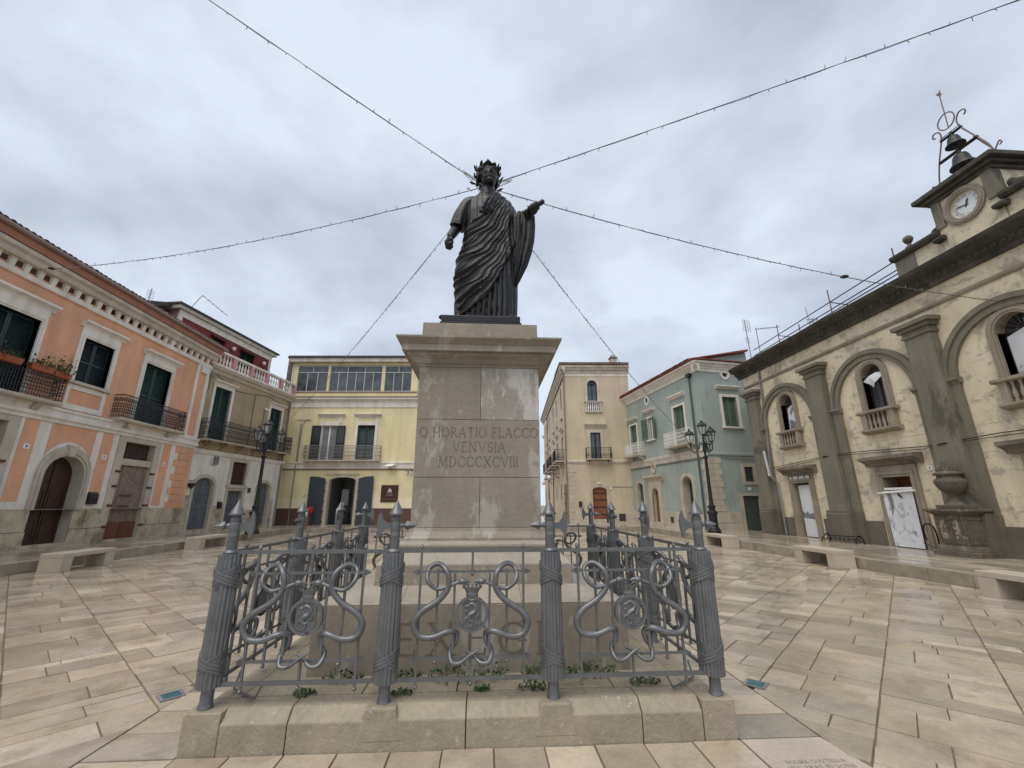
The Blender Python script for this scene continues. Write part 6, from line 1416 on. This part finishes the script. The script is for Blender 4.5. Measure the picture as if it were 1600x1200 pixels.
# ================================================================== STREET FURNITURE
# stone urn monument
um = thing('stone_urn', 'blackened carved stone urn on a pedestal before the church pilaster', 'urn', (12.78, 5.80, WZ)); um.scale = (.86, .86, 1)
def sqb(h0, h1, z0, z1, nm, m='urnstone'): return MB().hexa([(-h0, -h0, z0), (h0, -h0, z0), (h0, h0, z0), (-h0, h0, z0)], [(-h1, -h1, z1), (h1, -h1, z1), (h1, h1, z1), (-h1, h1, z1)]).obj(nm, m, um, bevel=.015)
sqb(.56, .56, -.05, .13, 'step'); sqb(.50, .46, .131, .26, 'base_moulding'); sqb(.42, .42, .261, 1.03, 'die_block'); sqb(.43, .53, 1.031, 1.12, 'cap_moulding'); sqb(.58, .58, 1.121, 1.19, 'cap_slab'); sqb(.34, .34, 1.191, 1.29, 'urn_base')
for s_ in (-1,):
    for a, b in ((-.36, -.03), (.05, .36)):
        q = MB(lambda x, y, z: (-.42+y, x, z)); q.ring(rect(a, b, .32, .97), rect(a+.045, b-.045, .365, .925), -.02, .01, .01); w = q.obj('carved_panel', 'urnstone', um)
        q = MB(lambda x, y, z: (-.42+y, x, z)); rr_ = random.Random(int(a*100))
        for k in range(16): q.ball((rr_.uniform(a+.08, b-.08), .0, rr_.uniform(.42, .88)), (rr_.uniform(.02, .05), .02, rr_.uniform(.03, .07)), 7, 5)
        q.obj('carving', 'churchstone', w, smooth=70)
    q = MB()
    q.ring(rect(-.36, .36, .32, .97), rect(-.30, .30, .38, .91), -.44, -.41, -.41); q.obj('carved_panel', 'urnstone', um)
MB().lathe([(.24, 1.29), (.22, 1.33), (.13, 1.40), (.10, 1.47), (.11, 1.53), (.18, 1.60), (.28, 1.68), (.33, 1.75), (.36, 1.80), (.36, 1.83)], 22).obj('bowl', 'urnstone', um, smooth=50)
q = MB(); q.lathe([(.37, 1.83), (.385, 1.87), (.37, 1.95), (.34, 1.98), (.30, 1.99), (.28, 2.06), (.36, 2.09), (.37, 2.12), (.30, 2.16), (.26, 2.18)], 24); q.obj('lid', 'urnstone', um, smooth=50)
q = MB()
for k in range(30): a = 2*pi*k/30; q.ball((.365*cos(a), .365*sin(a), 1.905), (.03, .03, .045), 6, 4)
q.obj('beading', 'urnstone', um, smooth=70)
q = MB()
for ring_, (r_, z, n) in enumerate(((.23, 2.18, 16), (.17, 2.24, 13), (.10, 2.30, 9), (.03, 2.34, 4))):
    for k in range(n): a = 2*pi*(k+.5*ring_)/n; q.lathe([(.045, 0), (.05, .04), (.03, .10), (.002, .15)], 5, c=(r_*cos(a), r_*sin(a))); q.v[-20:] = [(x, y, zz+z) for x, y, zz in q.v[-20:]]
q.obj('flame_finial', 'urnstone', um, smooth=50)
# street lamps
def lamp_post(loc, label, rz):
    t = thing('street_lamp', label, 'street lamp', loc, rz, 'street lamps on the square')
    q = MB(); q.lathe([(.30, 0), (.30, .14), (.26, .17), (.24, .24), (.20, .28), (.195, .80), (.205, .84), (.25, .90), (.25, .96), (.15, 1.02)], 8, ph=.5); q.obj('pedestal', 'blackiron', t, bevel=.01)
    q = MB(); q.lathe([(.15, 1.02), (.13, 1.10), (.15, 1.16), (.17, 1.18), (.17, 1.24), (.11, 1.28), (.095, 1.36), (.068, 3.40), (.075, 3.44), (.11, 3.50), (.12, 3.56), (.06, 3.60), (.05, 3.66), (.055, 3.72), (.075, 3.80), (.085, 3.95), (.06, 4.2), (.05, 4.5), (.035, 4.62)], 16); q.obj('pole', 'blackiron', t, smooth=40)
    lan = None
    for k in range(4):
        if k == 3: c = (0, 0, 4.62)
        else:
            a = radians(-90+120*k); c = (.62*cos(a), .62*sin(a), 4.20)
            q = MB(); ca, sa = cos(a), sin(a)
            q.tube(catmull([(r_*ca, r_*sa, z) for r_, z in ((.04, 4.10), (.16, 4.24), (.22, 4.10), (.30, 3.88), (.45, 3.78), (.58, 3.86), (.62, 4.05), (.62, 4.18))], 5), .026, 7); q.tube(catmull([(r_*ca, r_*sa, z) for r_, z in ((.06, 3.95), (.14, 3.80), (.24, 3.82), (.27, 3.93), (.20, 3.98))], 4), .016, 5); q.obj('arm', 'blackiron', t, smooth=60)
        q = MB(lambda x, y, z, c=c: (x+c[0], y+c[1], z+c[2]))
        q.lathe([(.03, -.02), (.08, .0), (.10, .03), (.09, .05)], 12)
        for j in range(6): b_ = 2*pi*j/6; q.tube(catmull([(.085*cos(b_), .085*sin(b_), .05), (.15*cos(b_), .15*sin(b_), .18), (.19*cos(b_), .19*sin(b_), .36), (.195*cos(b_), .195*sin(b_), .46)], 3), .010, 4)
        q.lathe([(.19, .455), (.25, .455), (.255, .475), (.22, .49), (.20, .52), (.15, .60), (.09, .635), (.05, .65), (.06, .68), (.05, .72), (.015, .75)], 14)
        l_ = q.obj('lantern', 'blackiron', t, smooth=40)
        q = MB(lambda x, y, z, c=c: (x+c[0], y+c[1], z+c[2])); q.lathe([(.07, .05), (.135, .18), (.175, .36), (.18, .45)], 12); q.obj('lantern_glass', LG, l_, smooth=60)
    return t
LG = bpy.data.materials.new('lantern_glass'); LG.use_nodes = True
b_ = LG.node_tree.nodes['Principled BSDF']; b_.inputs['Base Color'].default_value = (.85, .88, .88, 1); b_.inputs['Roughness'].default_value = .05; b_.inputs['Alpha'].default_value = .10; b_.inputs['IOR'].default_value = 1.3
lamp_post((10.84, 15.03, WZ-.01), 'black four lantern street lamp before the teal house corner', radians(8))
lamp_post((-10.62, 16.0, WZ-.01), 'black four lantern street lamp before the tan house balcony', radians(-10))
# benches
def bench(x, y0, y1, label, x1=None, z=.0):
    t = thing('stone_bench', label, 'bench', (x, (y0+y1)/2, 0), 0, 'stone benches along the kerbs'); L = (y1-y0)/2; w = .27
    MB().box(-w, w, -L, L, .33, .43).obj('seat', 'bench', t, bevel=.01)
    for s_ in (-1, 1): a, b = sorted((s_*L, s_*(L-.30))); MB().box(-w+.004, w-.004, a+.004, b-.004, .0, .329).obj('leg', 'bench', t, bevel=.008)
    return t
bench(-10.45, 6.40, 7.95, 'pale stone bench by the left kerb in front of the arched brown door')
bench(-10.50, 11.7, 13.6, 'pale stone bench by the left kerb partly behind the fence before the blue grey doors')
bench(9.35, 11.0, 12.7, 'small distant stone bench by the right kerb below the teal house street lamp')
bench(9.30, 5.75, 7.25, 'pale stone bench by the right kerb in front of the poster doors')
bench(9.30, .8, 2.5, 'stone bench cut off by the right edge, in front of the urn')
# bicycle rack
t = thing('bicycle_rack', 'low black iron bicycle rack at the foot of the church pilaster', 'bicycle rack', (12.75, 9.85, WZ)); q = MB()
for s_ in (-1, 1):
    q = MB(); q.tube(catmull([(.12, s_*.75, 0), (.10, s_*.72, .18), (.0, s_*.70, .27), (-.14, s_*.72, .16), (-.2, s_*.76, 0)], 4), .022, 5); q.tube([(-.12, s_*.75, .05), (.1, s_*.75, .1)], .015, 4); q.obj('side_frame', 'blackiron', t)
q = MB()
for z, x in ((.12, .0), (.20, .02)): q.tube([(x, -.72, z+.03), (x, .72, z)], .018, 5)
for k in range(7): y = -.6+k*.2; q.tube(catmull([(-.1, y, .02), (.0, y, .16), (.08, y, .06)], 3), .012, 4)
q.obj('rail', 'blackiron', t)
# iron hook frame beside the urn
t = thing('iron_hand_pump', 'small black iron curved pipe stand between the horse poster and the urn', 'water tap', (12.95, 6.85, WZ)); q = MB(); q.tube(catmull([(0, -.15, 0), (0, -.16, .5), (0, -.08, .72), (0, .12, .74), (0, .2, .55), (0, .16, .3)], 5), .022, 6).tube([(0, -.2, .02), (0, .2, .2)], .015, 4); q.obj('pipe', 'blackiron', t, smooth=60)
# ground lights
for s_, y, lb in ((-1, -.92, 'blue glass ground light set in paving left of the monument'), (1, -1.0, 'blue glass ground light set in paving right of the monument')):
    t = thing('ground_light', lb, 'ground light', (s_*2.60, y, 0), radians(45 if s_ > 0 else 45), 'blue ground lights beside the monument')
    q = MB(); q.ring([(-.09, -.09), (.09, -.09), (.09, .09), (-.09, .09)], [(-.065, -.065), (.065, -.065), (.065, .065), (-.065, .065)], 0, 1, 1); q.v = [(x, z, .0085-.01*y_) for x, y_, z in q.v]; q.obj('frame', 'galv', t)
    MB().box(-.066, .066, -.066, .066, -.005, .006).obj('glass', 'ltblue', t)
# weeds round the foot of the pedestal
rw = random.Random(21)
WD = [(-1.02, -1.42, .13, 'low green weed tuft on the plinth joint by the left end of the base block'), (-.52, -1.42, .11, 'green weed clump against the base block behind the second post'), (-.02, -1.44, .24, 'largest green weed clump, behind the centre panel coat of arms'), (.62, -1.42, .17, 'green weed clump against the base block behind the third post'),
      (1.0, -1.42, .16, 'green weed clump by the right end of the base block'), (1.36, -1.62, .09, 'green weed tuft near the right corner post on the plinth'), (-1.22, -1.66, .07, 'small green weed tuft near the left corner post on the plinth'), (-.50, -1.70, .06, 'small weed tuft at the foot of the second front post'), (.47, -1.66, .09, 'small weed tuft at the foot of the third front post'), (.1, -1.66, .05, 'thin line of moss in the joint under the centre panel')]
for x, y, s_, lb in WD:
    t = thing('weed', lb, 'weed', (x, y, PZ), 0, 'weeds on the monument plinth'); q = MB()
    for k in range(int(760*s_)):
        a = rw.uniform(0, 2*pi); r_ = s_*sqrt(rw.random())*1.1; h = rw.uniform(.1, 1)*s_*.75*(1-.6*(r_/(s_*1.1))); px, py = r_*cos(a)*1.25, r_*sin(a)*.55
        w_ = rw.uniform(.006, .014); b_ = rw.uniform(0, 2*pi); ti = rw.uniform(.2, 1.1); dx, dy = cos(b_)*w_, sin(b_)*w_; ux, uy, uz = -sin(b_)*w_*1.7*cos(ti), cos(b_)*w_*1.7*cos(ti), w_*1.7*sin(ti)
        i = q.V((px-ux, py-uy, h-uz+.005), (px+dx, py+dy, h+.005), (px+ux, py+uy, h+uz+.005), (px-dx, py-dy, h+.005)); q.f.append((i, i+1, i+2, i+3))
        if k % 6 == 0: q.tube([(px*.5, py*.5, 0), (px, py, h)], .0018, 3)
    q.obj('leaves', 'darkleaf' if s_ > .12 else 'leaf', t)
# ================================================================== WALL FITTINGS
FO = Fac(oh, (-13.9, 1), (-13.9, 16.0)); FT = Fac(th_, (-14.0, 16.0), (-12.9, 22.9)); FY = Fac(yh, (-13.1, 24.2), (-4.5, 23.7)); FC = Fac(crh, (6.0, 25.6), (11.0, 25.35))
for u, z, lb in ((7.45, 3.30, 'white number plate on the orange strip left of the arched brown door'), (10.2, 3.25, 'white number plate on the orange strip right of the arched brown door'), (13.22, 3.25, 'white number plate on the orange strip right of the weathered plank door')):
    t = on_wall(FO, u, z, 'number_plate', lb, 'number plate'); MB().box(-.09, .09, -.03, -.013, -.08, .08).obj('plate', 'whitepaint', t); MB().box(-.03, .03, -.034, -.031, -.035, .035).obj('number', 'inkgrey', t)
def mailbox(F, u, z, lb, w=.2, h=.3):
    t = on_wall(F, u, z, 'mailbox', lb, 'mailbox'); MB().profx([(0, -h/2), (-.12, -h/2), (-.12, h*.3), (-.04, h/2), (0, h/2)], -w, w).obj('box', 'blackiron', t, bevel=.008); MB().box(-w*.7, w*.7, -.126, -.121, h*.12, h*.2).obj('slot', 'inkdark', t)
mailbox(FO, 10.12, 1.80, 'black mailbox on the orange house right of its arched brown door', .17, .42); mailbox(FT, 2.28, 1.55, 'black mailbox on the whitewashed wall beside the first blue grey door', .12, .34); mailbox(FC, .82, 1.58, 'dark mailbox on the cream house pale quoins', .11, .38)
t = on_wall(FT, 4.35, 2.35, 'intercom', 'small dark intercom panel on the whitewashed wall right of the small window', 'intercom'); MB().box(-.10, .10, -.05, 0, -.13, .13).obj('panel', 'inkdark', t)
t = on_wall(FT, .18, 2.45, 'wall_planter', 'dark red wall planter hung on an iron arm left of the first blue grey door', 'planter'); MB().tube([(-.25, -.05, .22), (.25, -.05, .22)], .012, 4).tube([(0, -.05, .22), (0, -.15, .1)], .01, 4).obj('arm', 'blackiron', t); MB().lathe([(.02, -.16), (.10, -.08), (.15, .06), (.15, .10), (.12, .11)], 12, c=(0, -.16)).obj('pot', 'browndoor', t, smooth=50)
t = on_wall(FT, 1.55, 3.75, 'junction_box', 'grey junction box on the whitewashed wall above the first blue grey door', 'junction box'); MB().box(-.13, .13, -.10, 0, -.2, .2).obj('box', 'galv', t, bevel=.01); MB().tube(catmull([(-.13, -.05, .1), (-.3, -.05, 0), (-.28, -.05, -.25), (-.05, -.05, -.22)], 4), .012, 4).obj('cable', 'cable', t)
t = on_wall(FT, 4.45, 7.0, 'security_camera', 'white security camera on a bracket above the tan house balcony', 'camera'); MB().box(-.05, .3, -.22, -.12, .02, .12).obj('body', 'whitepaint', t, bevel=.01); MB().tube([(.1, 0, 0), (.1, -.17, .04)], .018, 5).obj('bracket', 'galv', t)
t = on_wall(FT, -.02, 7.85, 'wall_spotlight', 'small wall spotlight at the corner of orange and tan houses', 'wall lamp'); MB().lathe([(.08, -.1), (.11, .05), (.06, .12)], 10, c=(.1, -.2)).tube([(0, 0, 0), (.1, -.2, .05)], .015, 4).obj('lamp', 'galv', t)
t = on_wall(FY, 6.85, 3.98, 'floodlight', 'white floodlight tilted on the yellow wall above the brown sign', 'floodlight'); MB().hexa([(-.28, -.50, -.02), (.22, -.52, -.02), (.34, -.12, .14), (-.12, -.10, .14)], [(-.28, -.50, .02), (.22, -.52, .02), (.34, -.12, .18), (-.12, -.10, .18)]).obj('head', 'whitepaint', t, bevel=.01); MB().tube([(0, -.02, -.22), (0, -.12, -.14), (.05, -.3, .05)], .025, 5).obj('bracket', 'galv', t)
t = on_wall(FY, 8.1, 3.62, 'security_camera', 'pair of white dome cameras on the right corner of the yellow house', 'camera')
for x in (-.12, .14): MB().ball((x, -.14, -.03), .07, 10, 6).obj('dome', 'whitepaint', t, smooth=80)
MB().box(-.2, .22, -.08, .0, .02, .1).obj('bracket', 'galv', t)
t = on_wall(FY, 1.35, 2.15, 'alarm_box', 'tiny white alarm box on the yellow wall left of the slate doors', 'alarm box'); MB().box(-.09, .09, -.04, 0, -.06, .06).obj('box', 'whitepaint', t); MB().box(.0, .07, -.044, -.041, -.035, .02).obj('sticker', 'redplastic', t)
t = on_wall(FY, 6.93, 2.25, 'wall_sign', 'dark brown square sign with a pale howling wolf emblem on the yellow house', 'sign'); MB().box(-.56, .56, -.06, -.01, -.54, .54).obj('board', 'signbrown', t, bevel=.008)
MB().prism([(-.12, .05), (-.13, .13), (-.09, .17), (-.08, .25), (-.035, .30), (-.03, .38), (.0, .34), (.04, .30), (.10, .27), (.13, .20), (.14, .12), (.13, .05), (.09, .05), (.085, .12), (.03, .05), (-.0, .05), (.02, .13), (-.03, .16), (-.07, .12), (-.07, .05)], -.066, -.0605).obj('emblem', 'alu', t)
q = MB(); rl = random.Random(8)
for z, w_, h in ((-.03, .18, .035), (-.12, .23, .045), (-.36, .42, .02)):
    x = -w_
    while x < w_: l_ = rl.uniform(.02, .05); q.box(x, min(w_, x+l_), -.065, -.0605, z-h/2, z+h/2); x += l_+.012
q.obj('lettering', 'churchstone', t)
t = on_wall(FC, 2.25, 3.0, 'porch_light', 'small pale wall light above the brown door of the cream house', 'wall lamp'); MB().profx([(0, -.06), (-.14, -.03), (-.14, .03), (0, .05)], -.12, .12).obj('shade', 'whitepaint', t)
t = on_wall(FC, 3.05, 2.68, 'alarm_box', 'tiny white box on the cream wall right of the brown door', 'alarm box'); MB().box(-.07, .07, -.05, 0, -.08, .08).obj('box', 'whitepaint', t)
for u, z, lb in ((17.6, 3.95, 'white globe bracket lamp down the street, nearer one on the cream house side wall'), (11.2, 3.8, 'white globe bracket lamp down the street, farther one on the cream house side wall')):
    t = on_wall(CSF, u, z, 'bracket_lamp', lb, 'wall lamp', 'bracket lamps in the street'); MB().tube(catmull([(0, 0, -.3), (0, -.25, -.25), (0, -.5, .05), (0, -.8, .1), (0, -.95, -.05)], 4), .03, 5).tube([(0, 0, .1), (0, -.5, .05)], .02, 4).obj('arm', 'blackiron', t); MB().ball((0, -.95, -.25), .19, 12, 8).obj('globe', 'whitepaint', t, smooth=80)
# flower boxes on the left balcony
def fbox(u, lb, fl=False, L=.42, seed=1, d=-.46, big=1.0):
    t = thing('flower_box', lb, 'flower box', FO(u, d, 5.47)+FO.o, FO.rz); MB().hexa([(-L*.9, -.08, 0), (L*.9, -.08, 0), (L*.9, .08, 0), (-L*.9, .08, 0)], [(-L, -.10, .18), (L, -.10, .18), (L, .10, .18), (-L, .10, .18)]).obj('trough', 'terracotta', t, bevel=.01)
    r_ = random.Random(seed); q = MB(); q2 = MB()
    for k in range(int(170*big)):
        x, y, z = r_.gauss(0, L*.55), r_.gauss(0, .10*big), .18+abs(r_.gauss(0, .13*big))-(.12 if r_.random() < .2 else 0); w_ = r_.uniform(.02, .045); b_ = r_.uniform(0, 2*pi); ti = r_.uniform(-.5, 1.2)
        dx, dy = cos(b_)*w_*.7, sin(b_)*w_*.7; ux, uy, uz = -sin(b_)*w_*1.5*cos(ti), cos(b_)*w_*1.5*cos(ti), w_*1.5*sin(ti); tgt = q2 if fl and r_.random() < .10 else q
        i = tgt.V((x-ux, y-uy, z-uz), (x+dx, y+dy, z), (x+ux, y+uy, z+uz), (x-dx, y-dy, z)); tgt.f.append((i, i+1, i+2, i+3))
    for k in range(14): x = r_.uniform(-L*.8, L*.8); q.tube([(x, 0, .15), (x+r_.uniform(-.08, .08), r_.uniform(-.1, .1), r_.uniform(.25, .42)*big)], .005, 3)
    q.obj('leaves', 'leaf', t)
    if q2.v: q2.obj('petals', 'flower', t)
fbox(5.75, 'terracotta flower box with a magenta bloom, left one on the balcony rail', True, .42, 2); fbox(6.75, 'terracotta flower box with trailing leaves, middle one on the balcony rail', False, .36, 3); fbox(7.45, 'bushy leafy flower box at the right end of the balcony rail', False, .28, 5, -.40, 1.5)
fbox(4.85, 'terracotta flower box cut off at the left edge of the photo', False, .3, 6)
# things inside the yellow doorway
o = FY(3.55, 1.3, .24)+FY.o
t = thing('desk', 'dark reception desk inside the yellow house doorway', 'desk', o, FY.rz); MB().box(-.35, .35, -.3, .3, .70, .74).obj('desk_top', 'browndoor', t); MB().box(-.33, -.30, -.28, .28, 0, .70).box(.30, .33, -.28, .28, 0, .70).obj('desk_side', 'inkdark', t)
t = thing('computer_screen', 'dark computer screen on the desk inside the doorway', 'screen', o+Vector((0, 0, .74)), FY.rz); MB().box(-.25, .25, -.02, .02, .1, .45).obj('display', 'inkdark', t); MB().box(-.03, .03, -.015, .03, 0, .1).obj('stand', 'inkdark', t)
t = thing('notice', 'small white paper notice standing above the desk in the doorway', 'notice', o+Vector((-.1, -.1, 1.22)), FY.rz); MB().box(-.08, .08, 0, .01, 0, .22).obj('paper', 'whitepaint', t)
t = thing('chair', 'small chair with blue frame inside the yellow house doorway', 'chair', FY(3.45, .75, .24)+FY.o, FY.rz); MB().box(-.2, .2, -.2, .2, .43, .47).obj('seat', 'redplastic', t); MB().box(-.2, .2, .17, .2, .55, .85).obj('backrest', 'inkdark', t)
for sx in (-1, 1):
    for sy in (-1, 1): MB().tube([(sx*.18, sy*.18, 0), (sx*.18, sy*.18, .43 if sy < 0 else .86)], .014, 5).obj('leg', 'blueplastic', t)
t = thing('fire_extinguisher', 'red fire extinguisher standing by the right jamb inside the doorway', 'fire extinguisher', FY(4.45, .8, .24)+FY.o); MB().lathe([(.09, 0), (.09, .45), (.05, .53), (.03, .58)], 12).obj('cylinder', 'redplastic', t, smooth=40); MB().box(-.03, .08, -.02, .02, .58, .64).obj('valve', 'inkdark', t)
t = thing('plant_pot', 'round red pot on a stand before the left slate door of the yellow house', 'pot', FY(2.1, -.55, .27)+FY.o); MB().lathe([(.10, .0), (.10, .03), (.02, .05), (.02, .75), (.14, .78), (.20, .86), (.22, 1.02), (.20, 1.12), (.12, 1.14)], 14).obj('pot', 'redplastic', t, smooth=50); MB().lathe([(.18, 1.10), (.15, 1.13)], 12).obj('soil', 'interior', t)
# ================================================================== FESTOON LIGHTS
CEN = Vector((-.02, 1.35, 7.36))
def string(a, b, sag, label, knot=None):
    a, b = Vector(a), Vector(b); t = thing('light_string', label, 'light string', a, 0, 'strings of festoon lights over the square'); n = 40; L = (b-a).length
    pt = lambda s: a.lerp(b, s)-Vector((0, 0, sag*4*s*(1-s)))-a
    q = MB(); q.tube([pt(k/n) for k in range(n+1)], .0065, 4); q.tube([pt(k/n)+Vector((.006*sin(k*1.7), .004*cos(k), -.010+.008*sin(k*2.3))) for k in range(n+1)], .006, 3); q.obj('wire', 'cable', t)
    q = MB(); r_ = random.Random(int(L*100)); m = int(L/.27)
    for k in range(1, m):
        p = pt(k/m); s_ = r_.choice((-1, -1, -1, 1)); l_ = r_.uniform(.045, .075); q.tube([p, p+Vector((r_.uniform(-.025, .025), r_.uniform(-.025, .025), s_*l_))], [.008, .0055], 4)
    q.obj('bulb', 'cable', t, kind='stuff')
    if knot: MB().ball(pt(knot), (.10, .07, .035), 8, 5).obj('connector', 'blackiron', t, smooth=60)
def far(px, z): d = Vector(px); return d
A1 = CEN+(Vector((-3.82, -.79, 8.5))-CEN)*3.4; A2 = CEN+(Vector((7.55, -1.47, 8.6))-CEN)*1.7
string(CEN, A1, .12, 'festoon light string rising from the star to the top left of the sky')
string(CEN, A2, .10, 'festoon light string rising from the star to the top right of the sky', .62)
string(CEN, (-13.45, 6.9, 8.45), .34, 'festoon light string running left from the star to the orange house', .96)
string(CEN, (13.2, 3.7, 6.55), .30, 'festoon light string running right from the star to the church wall', .62)
string(CEN, (-12.95, 22.6, 6.6), .30, 'festoon light string running down left from the star to the yellow house')
string(CEN, (11.5, 18.2, 5.3), .30, 'festoon light string running down right from the star to the teal house')
t = thing('star_ornament', 'wire star ornament hanging among the strings behind the statue head', 'ornament', CEN); q = MB()
for (x, z) in ((-.42, .40), (.52, .24), (.05, .60)):
    d = Vector((x, z)).normalized(); n_ = Vector((-d.y, d.x)); L = hypot(x, z)
    for off in (0, .02):
        P = [n_*(.085-off), d*(L-off*2)+n_*.012, d*(L-off*2)-n_*.012, -n_*(.085-off)]; q.tube([(v.x, off, v.y-.06) for v in P], .009, 4)
    for k in range(1, 6): p_ = d*(L*k/6); w_ = .08*(1-k/6); q.tube([((p_+n_*w_).x, .01, (p_+n_*w_).y-.06), ((p_-n_*w_).x, .01, (p_-n_*w_).y-.06)], .003, 3)
for k in range(2): q.tube([(.12*cos(a), .0, .12*sin(a)-.06+k*.001) for a in [2*pi*j/16 for j in range(16)]], .006, 4, closed=True)
q.obj('wire_frame', 'alu', t); MB().ball((-.30, .0, -.06), (.035, .03, .018), 8, 5).obj('lamp_holder', 'whitepaint', t, smooth=60)
